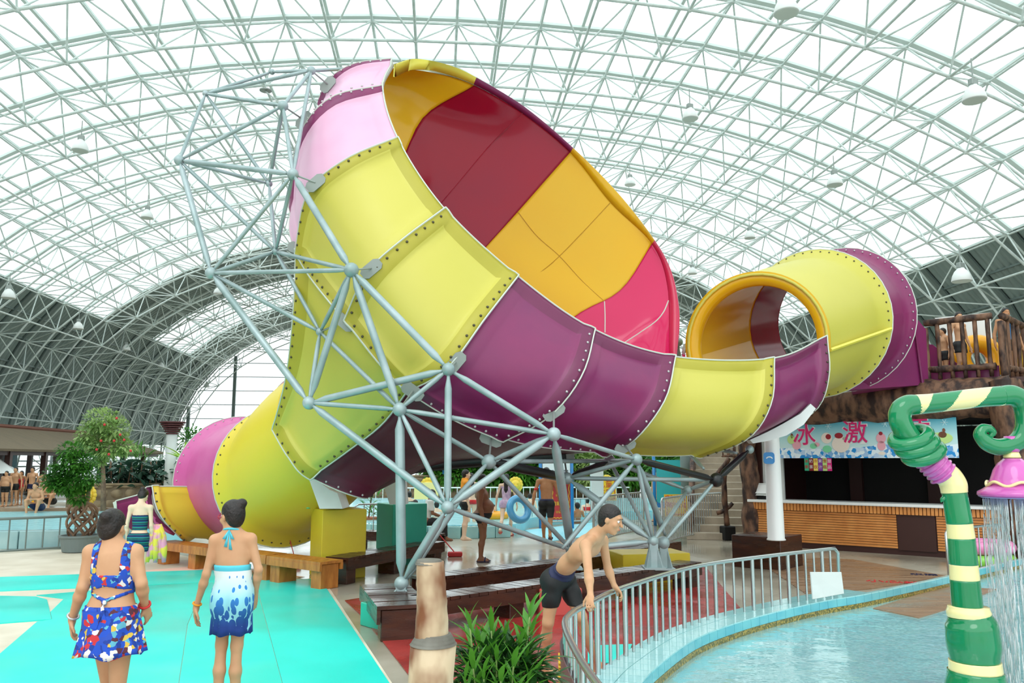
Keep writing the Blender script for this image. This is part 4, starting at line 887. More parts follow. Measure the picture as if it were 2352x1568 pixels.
# platform deck and log balustrade
o = MB(); P_ = [kp(3.2, -.25, 0), kp(5.5, -.25, 0), kp(6.9, -1.2, 0), kp(8.5, -5, 0), kp(3.2, -5, 0)]; o = MB().prism([(p.x, p.y) for p in P_], 3.5, 3.6).build('floor_platform', M['dkbrown']); struct(o)
def log_rail(name, label, pts, zb, H, nb, seed, m_='log', low=.12, rr=.055, rp=.042):
    t = thing(name, label, 'railing', (pts[0][0], pts[0][1], zb)); rg = random.Random(seed)
    for k, z in enumerate((zb+H, zb+low)): rough_log([Vector((p[0], p[1], z+rg.uniform(-.03, .03))) for p in pts], rr, 10, seed+k, .16, .18).build('rail_log', M[m_], t, smooth=True)
    L_ = resample([Vector((p[0], p[1], 0)) for p in pts], sum((Vector(pts[i+1])-Vector(pts[i])).length for i in range(len(pts)-1))/nb*.999)
    for k, p in enumerate(L_): e = .03*(rg.random()-.5); rough_log([Vector((p.x, p.y, zb-(.1 if k in (0, len(L_)-1) else 0))), Vector((p.x+e, p.y, zb+H*.5)), Vector((p.x, p.y, zb+H))], rp*(1.6 if k in (0, len(L_)-1) else 1), 9, seed*7+k, .12, .2).build('baluster', M[m_], t, smooth=True)
    return t
pA, pB = kp(3.92, -.12, 0), kp(5.33, -.12, 0)
log_rail('log_balustrade', 'rough log balustrade along the front edge of the slide platform', [tuple(pA), tuple(pB)], 3.62, 1.22, 6, 21, low=.2, rr=.07)
log_rail('log_balustrade', 'rough log balustrade turning back at the right of the platform', [tuple(pB+Vector((.12, .15, 0))), tuple(pB+Vector((1.6, 1.6, 0)))], 3.62, 1.2, 6, 22, low=.2, rr=.07)
o = MB().slab([kp(3.5, -.35, 3.61), kp(5.2, -.35, 3.61), kp(5.2, -.35, 3.85), kp(3.5, -.35, 3.85)], KN, .04).build('water_channel_side', M['pur_out']); tag(o, 'magenta low channel wall on the platform behind the balusters', 'panel')
o = MB().slab([kp(3.1, -1.3, 3.62), kp(4.55, -1.3, 3.62), kp(4.35, -1.3, 3.95), kp(3.8, -1.3, 4.5), kp(3.1, -1.3, 4.62)], KN, .05).build('chute_side', M['pur_out']); tag(o, 'magenta sloping chute side behind the balusters on the platform', 'panel')
o = MB().slab([kp(3.6, -2.6, 4.5), kp(4.75, -2.6, 4.5), kp(4.75, -2.6, 5.3), kp(3.6, -2.6, 5.3)], KN, .03).build('white_board', M['white']); tag(o, 'white board with aqua edges behind the platform balusters', 'board')
# white column on its brown block, with phone sign
blk = plinth('dark brown square block under the white column', M['dkwood'], (1795,1311), math.radians(48), (.95, .95), .58)
bc = gr(1783, 1240, .58); colm = thing('white_column', 'tapering white column standing on the brown block holding up the slide', 'column', (bc.x, bc.y, .58))
MB().lathe([(.16, .0), (.16, .02), (.145, .03), (.125, 2.0), (.12, 2.15)], (bc.x, bc.y, .58), 24).build('shaft', M['white'], colm, smooth=True)
top_ = Vector((bc.x, bc.y, 2.7)); MB().lathe([(.12, 0), (.13, .04), (.24, .1), (.24, .14)], (bc.x, bc.y, 2.68), 20).build('capital', M['offwhite'], colm)
MB().box((bc.x-.05, bc.y, 2.95), (.5, .25, .3), .2, bev=.02).build('bracket', M['offwhite'], colm)
ps = thing('phone_sign', 'small blue rounded sign with a white telephone handset on the column', 'sign', (bc.x-.14, bc.y-.16, 1.85))
def rrect(c, w, h, r, right, up, k=5):
    out = []
    for sx, sy, a0 in ((1, 1, 0), (-1, 1, PI/2), (-1, -1, PI), (1, -1, 1.5*PI)):
        for i in range(k): a_ = a0+PI/2*i/(k-1); out.append(c+right*(sx*(w/2-r)+r*math.cos(a_))+up*(sy*(h/2-r)+r*math.sin(a_)))
    return out
c = Vector((bc.x-.12, bc.y-.16, 1.99)); MB().slab(rrect(c, .19, .2, .05, _r, Vector((0, 0, 1))), (0, -1, 0), .03).build('plate', M['blue'], ps)
MB().path([c+Vector((.05*math.cos(a_), -.035, .03*math.sin(a_)-.01)) for a_ in [PI*k/8 for k in range(9)]], .011, 6).build('handset', M['white'], ps)
# ---------------------------------------------------------------- striped candy-cane shower
sh_t = thing('shower_pipe', 'tall bent shower pipe striped in glossy green and cream standing in the near pool', 'water toy', gr(2240, 1605, .0))
YP = 7.0
def pp(x, y, dy=0): return at(x, y, YP+dy)
def seg_tube(pts, rs, m_, nm, parent=sh_t, sub=8, n=20, flat=1.0, mfun=None, mats=None):
    n = 48 if mfun else n
    P = catmull([pp(*p) for p in pts], sub); R = []
    for i in range(len(P)):
        t = i/(len(P)-1)*(len(rs)-1); k = min(int(t), len(rs)-2); fr = t-k; fr = fr*fr*(3-2*fr); R.append(rs[k]+(rs[k+1]-rs[k])*fr)
    mb = MB(); mb.path(P, R, n, mfun=mfun, flat=flat); return mb.build(nm, mats or m_, parent, smooth=True)
PXM = F/YP   # pixels per metre there
g, cr_, pk = M['pgreen'], M['pcream'], M['ppink']
seg_tube([(2246,1640),(2244,1600),(2241,1541)], [.27, .25, .21], g, 'base_flare')
seg_tube([(2241,1541),(2239,1517)], [.2, .195], cr_, 'cream_band')
seg_tube([(2239,1518),(2236,1480),(2232,1440),(2226,1412)], [.185, .205, .2, .165], g, 'green_vase')
seg_tube([(2226,1414),(2225,1406),(2224,1392)], [.165, .168, .155], cr_, 'cream_collar')
for i, (y0, y1, x0, x1, m_) in enumerate(((1394,1331,2222,2216,g),(1331,1296,2216,2213,cr_),(1296,1236,2213,2208,g),(1236,1202,2208,2204,cr_),(1202,1130,2204,2192,g))):
    seg_tube([(x0, y0), ((x0+x1)/2, (y0+y1)/2), (x1, y1)], [.118-.004*i, .114-.004*i], m_, 'green_band' if m_ is g else 'cream_band')
seg_tube([(2192,1131),(2189,1112),(2180,1096),(2165,1082)], [.103, .108, .104, .098], cr_, 'cream_elbow')
seg_tube([(2172,1092),(2160,1080),(2146,1066),(2134,1052)], [.1, .108, .108, .098], pk, 'pink_sleeve')
for k in range(5):
    a_ = pp(2168-8.4*k, 1090-8.8*k); b_ = pp(2163-8.4*k, 1085-8.8*k); MB().path([a_, a_.lerp(b_, .5), b_], [.1, .125, .1], 20).build('pink_ring', pk, sh_t, smooth=True)
seg_tube([(2140,1058),(2128,1046),(2112,1030),(2100,1018)], [.095, .1, .1, .09], g, 'green_neck')
for (x, y, s_) in ((2121,1040,.0),(2106,1022,.02),(2092,1004,.03)):
    c = pp(x, y); P = [c+(_r*math.cos(t)*.13+_u*math.sin(t)*.05)*(1+s_)+_u*.055*math.cos(t+.4)+_f*math.sin(t)*.12 for t in [2*PI*k/28 for k in range(28)]]
    MB().path(P, .052, 12, closed=True).build('coil', g, sh_t, smooth=True)
seg_tube([(2106,1022),(2090,1006),(2076,985),(2067,962),(2070,942),(2086,931),(2107,929)], [.09, .092, .092, .092, .092, .09, .085], g, 'green_bend')
nn_ = [0]
def spiral(i, k): return 1 if ((k/48.0*1.0+i*.0116) % 1.0) < .48 else 0
seg_tube([(2104,929),(2140,926),(2190,920),(2250,913),(2300,909)], [.085, .082, .082, .082, .084], None, 'spiral_bar', sub=35, mfun=spiral, mats=[g, cr_])
seg_tube([(2298,909),(2325,908),(2347,922),(2356,950),(2354,985),(2340,1010),(2318,1022),(2292,1026),(2268,1018),(2252,1000),(2256,986),(2270,984),(2280,992),(2274,1003)], [.084, .088, .088, .085, .08, .075, .07, .07, .065, .055, .045, .035, .03, .02], g, 'curled_end')
seg_tube([(2161,1153),(2166,1146),(2180,1140),(2196,1142)], [.005, .022, .03, .03], g, 'thorn', n=10)
# bell-shaped shower head
hx = pp(2322, 1018); hd = thing('water_bell', 'pink bell-shaped shower head with a wavy cream line hanging from the striped pipe', 'water toy', hx-Vector((0, 0, .38)))
MB().path([hx+Vector((0, 0, .06)), hx+Vector((0, 0, 0)), hx+Vector((0, 0, -.07))], [.05, .062, .06], 16).build('strap', pk, hd, smooth=True)
MB().lathe([(.066, -.12), (.066, -.11), (.05, -.065)], hx, 24).build('cream_cap', cr_, hd, smooth=True)
prof_b = [(.27, -.44), (.285, -.425), (.28, -.40), (.235, -.375), (.195, -.345), (.175, -.29), (.15, -.22), (.115, -.165), (.07, -.125)]
MB().lathe(prof_b, hx, 32).build('bell', pk, hd, smooth=True)
MB().lathe([(.0, -.455), (.25, -.45), (.275, -.44), (.0, -.438)], hx, 32).build('underside', M['pviolet'], hd)
MB().path([hx+Vector(((.205+.0*k)*math.cos(t), .205*math.sin(t), -.335+.018*math.sin(6*t))) for k in (0,) for t in [2*PI*q/60 for q in range(60)]], .013, 8, closed=True).build('wavy_line', cr_, hd, smooth=True)
wm = glassy('falling_water', (.93, .97, .98, 1), .25, .08, diff=.35, dcol=(.9, .95, .97, 1))
fw = MB()
for k in range(210):
    a_ = rng.uniform(0, 2*PI); r_ = .25*math.sqrt(rng.uniform(0.02, 1)); x, y = hx.x+r_*math.cos(a_), hx.y+r_*math.sin(a_); z = hx.z-.46; zt = z
    while z > .06:
        L_ = rng.uniform(.05, .3); w_ = rng.uniform(.002, .0048); e = (zt-z)*.02; dx, dy = e*math.cos(a_), e*math.sin(a_)
        fw.tube((x+dx, y+dy, z), (x+dx*1.05, y+dy*1.05, max(.045, z-L_)), w_, w_*.5, n=5); z -= L_+rng.uniform(.0, .12)
o = fw.build('falling_water', wm, org=(hx.x, hx.y, .045), smooth=True); tag(o, 'thin streams of water falling from the pink shower head', 'water', kind='stuff')
# inflatables stacked behind the railing
def ring(label, c, R, r, m_, rx=0, rz=0, m2=None):
    mb = MB(); Mx = Matrix.Rotation(rz, 3, 'Z') @ Matrix.Rotation(rx, 3, 'X'); P = [Mx @ Vector((R*math.cos(t), R*math.sin(t), 0))+Vector(c) for t in [2*PI*k/36 for k in range(36)]]
    o = mb.path(P, r, 14, closed=True, mfun=(lambda i, k: 1 if (i//6) % 2 else 0) if m2 else None).build('swim_ring', [m_, m2] if m2 else m_, smooth=True); tag(o, label, 'swim ring'); return o
c = gr(2262, 1300, 0); ring('green swim ring at the bottom of the stack by the right railing', (c.x, c.y, .12), .42, .12, M['ringgr']); ring('pink swim ring lying on the green ring by the right railing', (c.x, c.y, .36), .42, .12, M['ringpk'])
# ---------------------------------------------------------------- stairs and log rails behind
sa_, sb_ = gr(1588, 1240), gr(1690, 1240); dS = Vector((.25, .97, 0)).normalized(); stz = thing('stairs', 'concrete stairs climbing to the back between rough log rails', 'stairs', sa_)
wS = (sb_-sa_).length+.35
for k in range(15):
    c = sa_+Vector((wS/2-.1, 0, 0))+dS*(.32*k+.16)+Vector((0, 0, .085+.17*k/1)); MB().box((c.x, c.y, (0.17*(k+1))/2), (wS, .33, .17*(k+1)), math.atan2(dS.y, dS.x)-PI/2, bev=.01).build('step', M['stair'], stz)
def slog(label, p, q, z0, z1, H, nb, seed):
    t = thing('log_railing', label, 'railing', tuple(p)[:2]+(z0,)); 
    for k, h in enumerate((H, .35)): rough_log([Vector((p[0], p[1], z0+h)), Vector(((p[0]+q[0])/2, (p[1]+q[1])/2, (z0+z1)/2+h+.04)), Vector((q[0], q[1], z1+h))], .06, 9, seed+k, .15, .2).build('rail_log', M['log'], t, smooth=True)
    for k in range(nb+1):
        f_ = k/nb; x, y, z = p[0]+(q[0]-p[0])*f_, p[1]+(q[1]-p[1])*f_, z0+(z1-z0)*f_; rough_log([(x, y, z-.05), (x, y, z+H*.5), (x, y, z+H)], .045, 8, seed*5+k, .12, .2).build('baluster', M['log'], t, smooth=True)
a_ = sa_+dS*.2; b_ = a_+dS*4.6
slog('rough log railing up the left side of the stairs', a_, b_, .0, 2.55, .95, 9, 31)
slog('rough log railing at the top of the stairs under the trough', at(1612,1060,25.5), at(1700,1040,24.0), 1.55, 1.75, 1.15, 7, 33)
c = gr(1672, 1240); lp_ = thing('log_post', 'short reddish log post with a forked branch in front of the stairs', 'log post', c)
rough_log([(c.x, c.y, .35), (c.x-.05, c.y, 1.0), (c.x-.02, c.y, 1.75)], .065, 9, 41, .14, .15).build('stem', M['log'], lp_, smooth=True); rough_log([(c.x-.28, c.y, 1.55), (c.x, c.y, 1.85), (c.x+.15, c.y, 2.1)], .06, 9, 42, .14, .12).build('branch', M['log'], lp_, smooth=True); rough_log([(c.x-.25, c.y, .65), (c.x, c.y, .75), (c.x+.2, c.y, .95)], .05, 9, 43, .14, .12).build('branch', M['log'], lp_, smooth=True)
MB().box((c.x, c.y, .17), (.3, .3, .34), .2, bev=.02).build('foot', M['black'], lp_)
# ---------------------------------------------------------------- middle pool, its stepped edge, and far stone wall
mp = [gr(x, y, .28) for x, y in ((800,1198),(1030,1206),(1185,1203),(1215,1190),(1300,1180),(1500,1172),(1500,1143),(800,1143))]
o = MB().prism([(p.x, p.y) for p in mp], .0, .24).build('floor_pool_middle', M['farpool']); struct(o)
o = MB().add([(p.x, p.y, .28) for p in mp], [tuple(range(len(mp)))]).build('pool_water', M['water']); tag(o, 'pale blue water of the middle pool with swimmers', 'water', kind='stuff')
edge = [gr(x, y, .3) for x, y in ((800,1200),(1030,1208),(1186,1205))]; edge = resample(catmull(edge, 6), .42)
mr_ = struct(MB().box((edge[0].x, edge[0].y, .1), (.1, .1, .2)).build('trim_pool_edge', M['tile']))
for i in range(len(edge)-1):
    a_, b_ = edge[i], edge[i+1]; c = (a_+b_)/2; d = (b_-a_); MB().box((c.x, c.y, .15), (d.length-.015, .3, .3), math.atan2(d.y, d.x), bev=.012).build('tile', M['tile'], mr_)
for i in range(4):   # steps going down beside it
    c = gr(1195+9*i, 1202+1*i); MB().box((c.x, c.y, .12-.02*i), (.26, 1.2, .24-.04*i), 0, bev=.01).build('step', M['tile'], mr_)
o = flatpoly('floor_mat_blue', [(1205,1217),(1400,1195),(1410,1222),(1260,1243)], .012, .0005, 'aqua' if 'aqua' in M else 'farpool'); struct(o)
def stone_wall(a, b, H, label, nm, seed, dens=1.0, th=.4):
    rg = random.Random(seed); a = Vector((a.x, a.y, 0)); b = Vector((b.x, b.y, 0)); d = b-a; L_ = d.length; d.normalize(); nn = Vector((d.y, -d.x, 0)); rz = math.atan2(d.y, d.x)
    w = MB().box((a+b)/2-nn*th/2+Vector((0, 0, H/2)), (L_, th, H), rz).build(nm, M['mortar']); tag(w, label, 'stone wall')
    y = .04; cnt = 0
    while y < H-.1:
        hh = min(rg.uniform(.24, .36)*dens, H-y); x = rg.uniform(0, .2)
        while x < L_-.1:
            ww = rg.uniform(.3, .62)*dens
            if cnt < 290:
                cx, cz = x+ww/2, y+hh/2; k = 9; ph = rg.uniform(0, 6); pts = []
                for q in range(k):
                    t = 2*PI*q/k+.1*rg.random(); rr = (abs(math.cos(t))**3+abs(math.sin(t))**3)**(-1/3)*rg.uniform(.9, 1.02)
                    pts.append(a+d*(cx+ww*.47*rr*math.cos(t))+Vector((0, 0, cz+hh*.46*rr*math.sin(t))))
                c0 = sum(pts, Vector())/k; vs = pts+[c0+(p-c0)*.72+nn*.06 for p in pts]; fs = [tuple(range(k, 2*k))]+[(i, (i+1) % k, k+(i+1) % k, k+i) for i in range(k)]
                mkobj('stone', vs, fs, M['stone'], w, True); cnt += 1
            x += ww+.02
        y += hh+.02
    o = MB().box((a+b)/2-nn*th/2+Vector((0, 0, H+.04)), (L_, th+.12, .09), rz, bev=.02).build('coping', M['stone'], w)
    return w
stone_wall(gr(810,1147), gr(1470,1143), 1.12, 'long rubble stone wall behind the middle pool under the hedge', 'stone_wall', 5, 1.25)
stone_wall(gr(150,1172), gr(436,1166), .95, 'rubble stone wall on the left under the rubber plants', 'stone_wall', 6, 1.1)
# left pool
lp2 = [gr(x, y, .35) for x, y in ((-300,1226),(160,1220),(430,1212),(430,1178),(200,1170),(-300,1176))]
o = MB().prism([(p.x, p.y) for p in lp2], 0, .32).build('floor_pool_left', M['farpool']); struct(o)
o = MB().add([(p.x, p.y, .35) for p in lp2], [tuple(range(len(lp2)))]).build('pool_water', M['water']); tag(o, 'bright aqua water of the left pool behind the grey railing', 'water', kind='stuff')
e_ = [gr(x, y, .4) for x, y in ((-300,1223),(160,1216),(340,1209))]; P = resample(e_, .5)
lr = struct(MB().box((P[0].x, P[0].y, .2), (.2, .2, .4)).build('trim_left_pool', M['tileb']))
for i in range(len(P)-1):
    c = (P[i]+P[i+1])/2; d = P[i+1]-P[i]; MB().box((c.x, c.y, .2), (d.length-.02, .3, .4), math.atan2(d.y, d.x), bev=.015).build('tile', M['tilep'], lr)
a_, b_ = gr(-260, 1176, .35), gr(330, 1171, .35); d = b_-a_; o = MB().box(((a_+b_)/2).to_tuple()[:2]+(.22,), (d.length, .4, .44), math.atan2(d.y, d.x)).build('trim_terrace_edge', M['brown_deck']); struct(o)
o = flatpoly('floor_mat', [(52,1168),(62,1160),(82,1159),(80,1168)], .02, .0005, 'teal_mat', label='tiny teal mat on the left terrace by the seated man', cat='floor mat')
# ---------------------------------------------------------------- pavilion on the left
pav = thing('pavilion', 'long low open pavilion with a brown shingle roof on the left', 'pavilion', hv(-24, 45, 0))
def pvp(x, y, z): return hv(x, y, z)
X0, X1, Yp0, Yp1 = -20.4, -25.2, 22, 64
zr, ze = 3.75, 2.5
rf = [pvp(X0, Yp0, ze), pvp(X0, Yp1, ze), pvp((X0+X1)/2-1, Yp1-3, zr), pvp((X0+X1)/2-1, Yp0, zr)]
MB().slab(rf, (rf[1]-rf[0]).cross(rf[3]-rf[0])*-1, .12).build('roof', M['thatch'], pav)
rf2 = [pvp(X0, Yp1, ze), pvp(X1-2, Yp1, ze), pvp((X0+X1)/2-1, Yp1-3, zr)]; MB().slab(rf2, (.2, 1, .5), .1).build('roof', M['thatch'], pav)
rf3 = [pvp(X1-2, Yp0, ze), pvp(X1-2, Yp1, ze), pvp((X0+X1)/2-1, Yp1-3, zr), pvp((X0+X1)/2-1, Yp0, zr)]; MB().slab(rf3, (-.4, 0, 1), .1).build('roof', M['thatch'], pav)
MB().tube(pvp((X0+X1)/2-1, Yp0, zr+.05), pvp((X0+X1)/2-1, Yp1-3, zr+.05), .12, n=8).build('ridge', mat('ridge_brown', '#6f3e2c', .7), pav)
for k in range(11):
    y = Yp0+2+3.7*k; MB().box(pvp(X0-.4, y, 1.25), (.26, .26, 2.5), A5).build('post', M['dkbrown'], pav); MB().box(pvp(X1-1.5, y, 1.25), (.26, .26, 2.5), A5).build('post', M['dkbrown'], pav)
MB().box(pvp(X0-.4, (Yp0+Yp1)/2, 2.35), (.14, Yp1-Yp0, .3), A5).build('beam', M['dkbrown'], pav)
cb = mat('blue_curtain', '#8cc4dc', .7, vs=1.2, col2='#b9dcea'); cw = mat('grey_wall_paint', '#aab6bc', .8); cp = mat('peach_wall', '#eac0a0', .8)
for k in range(11):
    y = Yp0+2+3.7*k
    if k in (2, 5, 8): o = MB().box(pvp(X1-1.6, y+1.2, 1.2), (.08, 2.0, 2.2), A5).build('curtain', cb, pav)
    if k in (3, 6): MB().box(pvp(X1-1.6, y+1, 1.2), (.1, 1.4, 2.4), A5).build('wall_piece', cp if k == 6 else cw, pav)
    MB().box(pvp(X1-1.7, y+1.8, .4), (.12, 3.5, .8), A5).build('low_wall', cw, pav)
# maroon basket-shaped lamp post top on the left
c = at(395, 1000, 34); tw = thing('flare_stand', 'white post carrying a maroon slatted funnel above the left hedge', 'lamp post', (c.x, c.y, 0))
MB().lathe([(.22, 0), (.2, 3.0)], (c.x, c.y, 0), 14).build('shaft', M['offwhite'], tw, smooth=True); 
for k in range(6): z = 3.0+.09*k; MB().lathe([(.2+.055*k, z), (.24+.055*k, z+.02), (.24+.055*k, z+.06), (.2+.055*k, z+.07)], (c.x, c.y, 0), 12).build('slat_ring', mat('maroon', '#5b2c30', .6) if k == 0 else bpy.data.materials['maroon'], tw)
# ---------------------------------------------------------------- hanging lamps
def lamp(label, px, py, Y, s=1.0):
    p = at(px, py, Y); t = thing('hanging_lamp', label, 'lamp', p, 'high bay lamps under the roof')
    MB().lathe([(.30, -.2), (.31, -.18), (.27, -.02), (.2, .12), (.12, .2), (.1, .24), (.0, .24)], p, 20).build('shade', M['white'], t, smooth=True)
    MB().lathe([(.0, -.215), (.28, -.215), (.29, -.21), (.0, -.205)], p, 20).build('diffuser', mat('lamp_glass', '#dfe8e2', .3) if 'lamp_glass' not in bpy.data.materials else bpy.data.materials['lamp_glass'], t)
    MB().box(p+Vector((0, 0, .32)), (.24, .16, .18), .4, bev=.02).build('ballast', M['zinc'], t)
    MB().tube(p+Vector((0, 0, .4)), p+Vector((0, 0, 1.0)), .02).build('rod', M['zinc'], t)
for (x, y, Y, lb) in ((185,335,30,'hanging lamp highest at the left, below the long arch ribs'),(338,492,40,'hanging lamp right of the highest left lamp, lower down'),(20,675,38,'hanging lamp at the left edge by the grey sheet'),(180,748,50,'hanging lamp in front of the upper left grey sheet'),(290,798,62,'white lamp in the middle of the left grey sheets'),(370,838,75,'small lamp right of the middle left one against grey sheets'),(500,668,60,'lamp under the far grey roof band by the frame'),(475,885,88,'tiny lamp left of the far gable post'),(1805,14,19,'lamp at the very top edge of the roof, right half'),(2237,215,21,'large lamp near the upper right corner'),(1585,262,30,'lamp high right of the bowl rim'),(1917,414,31,'lamp above the entry tube of the slide'),(2208,632,26,'lamp above the platform balustrade'),(1447,417,44,'lamp just right of the yellow rim of the bowl'),(1722,539,44,'lamp above the left part of the tube mouth'),(1590,622,52,'small lamp between the bowl and the tube mouth')):
    lamp(lb, x, y, Y)
# ---------------------------------------------------------------- signs
def signboard(label, px, py, w, h, Y, m_, lines, lm, size, border=None, name='sign', cat='sign', legs=False, yaw=0.0, zig=False):
    c = at(px, py, Y); ri = Vector((math.cos(yaw), math.sin(yaw), 0)); up = Vector((0, 0, 1)); no = Vector((math.sin(yaw), -math.cos(yaw), 0))
    t = thing(name, label, cat, c-Vector((0, 0, h/2)))
    MB().slab([c-ri*w/2-up*h/2, c+ri*w/2-up*h/2, c+ri*w/2+up*h/2, c-ri*w/2+up*h/2], no, .02).build('board', m_, t)
    if border is not None:
        P = []
        for (sx, sy, ex, ey) in ((-1, -1, 1, -1), (1, -1, 1, 1), (1, 1, -1, 1), (-1, 1, -1, -1)):
            for k in range(10): q = k/10; wv = .012*(1 if k % 2 else -1); P.append(c+ri*((sx+(ex-sx)*q)*(w/2-.05)+(wv if sx == ex else 0))+up*((sy+(ey-sy)*q)*(h/2-.05)+(wv if sy == ey else 0))+no*.024)
        MB().path(P, .012, 5, closed=True).build('border', border, t)
    for k, ln in enumerate(lines): text(ln, wallmat(c+no*.024+up*(h/2-(k+.9)*h/(len(lines)+.8)), ri, up), lm, size if k == len(lines)//2 or len(lines) < 3 else size*.6, 'lettering', t, ext=.003)
    return t
signboard('yellow notice with red characters tied to the barrier by the stairs', 1552, 1160, .62, .58, 22.7, M['signyel'], ['消防通道'], M['chr'], .15, M['chr'])
signboard('red notice with yellow characters between the blue posts', 1288, 1147, .58, 1.15, 24.6, M['signred'], ['游泳须知', '请穿泳衣', '请戴泳帽', '注意安全'], M['chy'], .13, M['chy'])
signboard('yellow notice by the far white railing right of the red notice', 1390, 1122, .75, .8, 29.0, M['signyel'], ['儿童', '注意'], M['chr'], .26, M['chr'])
signboard('pale yellow notice on the far railing left of the frame', 979, 1127, .8, .55, 28.0, mat('pale_yellow_board', '#f1e59a', .5), ['小心'], M['chr'], .2, None)
def postboard(label, x0, x1, ytop, ybot, Y, bt, bb, mboard, lines, lm, size):
    a_, b_ = at(x0, ytop, Y), at(x1, ytop, Y); t = thing('notice_stand', label, 'sign', ((a_.x+b_.x)/2, Y, 0))
    for p in (a_, b_): MB().tube((p.x, p.y, 0), (p.x, p.y, p.z), .05, n=10).build('post', M['blue'], t, smooth=True); MB().sphere((p.x, p.y, p.z), .065, 10, 6).build('finial', M['blue'], t)
    z1, z0 = at(x0, bt, Y).z, at(x0, bb, Y).z; MB().box(((a_.x+b_.x)/2, Y-.06, (z0+z1)/2), (abs(b_.x-a_.x)-.12, .04, z1-z0)).build('board', mboard, t)
    for k, ln in enumerate(lines): text(ln, wallmat(Vector(((a_.x+b_.x)/2, Y-.085, z1-(k+.8)*(z1-z0)/(len(lines)+.6))), (1, 0, 0), (0, 0, 1)), lm, size, 'lettering', t)
    return t
def seaboard(nm, a, b_, c_):
    def fn(nt, N, L, b):
        tc = N.new('ShaderNodeTexCoord'); sp = N.new('ShaderNodeSeparateXYZ'); L.new(tc.outputs['Object'], sp.inputs[0]); no = N.new('ShaderNodeTexNoise'); no.inputs['Scale'].default_value = 2.5; L.new(tc.outputs['Object'], no.inputs['Vector'])
        ad = N.new('ShaderNodeMath'); ad.operation = 'MULTIPLY_ADD'; ad.inputs[1].default_value = .5; L.new(no.outputs['Fac'], ad.inputs[0]); L.new(sp.outputs['Z'], ad.inputs[2])
        r = N.new('ShaderNodeValToRGB'); r.color_ramp.interpolation = 'CONSTANT'; e = r.color_ramp.elements; e[0].color = rgb(a); e[1].position = .5; e[1].color = rgb(c_); x = e.new(.3); x.color = rgb(b_)
        mr = N.new('ShaderNodeMapRange'); mr.inputs[1].default_value = -1; mr.inputs[2].default_value = 3; L.new(ad.outputs[0], mr.inputs[0]); L.new(mr.outputs[0], r.inputs[0]); L.new(r.outputs[0], b.inputs['Base Color'])
    return bmat(nm, fn)
postboard('pool map board between two blue posts behind the walking man', 1241, 1313, 1048, 1230, 24.4, 1062, 1110, seaboard('map_print', '#2fae9c', '#9fdbe2', '#eaf4f4'), ['水上乐园'], M['navy'], .18)
postboard('turquoise cartoon-coloured notice board between blue posts left of the stairs', 1501, 1566, 1042, 1165, 25.5, 1056, 1165, seaboard('sea_print', '#e06a2a', '#2f7fbf', '#3bb7bd'), [], M['navy'], .1)
o = MB().box(gr(1283, 1201)+Vector((0, .2, .09)), (1.4, .5, .18), 0, bev=.02).build('doorstep', M['brown_deck']); tag(o, 'low brown wooden step under the red notice', 'step')
# grey post and white cabinet behind
for (x, w, y0, y1, Y, lb) in ((1370, .42, 1058, 1150, 28, 'slim white upright box right of the notice stand'),):
    p = gr(x, 1057+1.95*F/Y); z = at(x, y0, Y).z; o = MB().box((at(x, y0, Y).x, Y, z/2), (w, .35, z), 0, bev=.02).build('utility_box', M['offwhite']); tag(o, lb, 'cabinet')
p = at(1574, 1030, 24); o = MB().tube((p.x, p.y, 0), (p.x, p.y, 3.2), .16, n=16).build('grey_column', M['dkbeam'], smooth=True); tag(o, 'grey round column behind the frame left of the stairs', 'column')
# lion heads on the walls
def lion(label, px, py, Y, r=.36):
    c = at(px, py, Y); t = thing('lion_head_spout', label, 'water spout', c, 'yellow lion head spouts'); yl = M['pcream'] if False else bpy.data.materials.get('lion_yellow') or mat('lion_yellow', '#e9c843', .45, bump=.3, bs=12)
    mb = MB()
    for k in range(14):
        a_ = 2*PI*k/14; mb.sphere((c.x+math.cos(a_)*r*.8, c.y, c.z+math.sin(a_)*r*.85), r*.3, 8, 6, (1, .6, 1.1))
    mb.build('mane', yl, t, smooth=True); MB().sphere((c.x, c.y-.08, c.z), r*.72, 14, 10, (1, .6, 1)).build('face', yl, t, smooth=True)
    m2 = MB(); m2.sphere((c.x, c.y-.3, c.z-r*.2), r*.3, 10, 8, (1.1, .9, .8)); m2.sphere((c.x-r*.3, c.y-.28, c.z+r*.2), r*.1, 8, 6); m2.sphere((c.x+r*.3, c.y-.28, c.z+r*.2), r*.1, 8, 6); m2.sphere((c.x, c.y-.42, c.z-r*.08), r*.12, 8, 6); m2.build('muzzle', yl, t, smooth=True)
lion('yellow lion head spout on the left stone wall behind the bonsai', 200, 1137, 31.5, .34); lion('yellow lion head spout on the far wall left of the frame foot', 984, 1118, 34.5, .34); lion('yellow lion head spout on the far wall right of the long-haired girl', 1184, 1113, 36.0, .3); lion('yellow lion head spout on the far wall behind the white box', 1394, 1106, 36.0, .26)
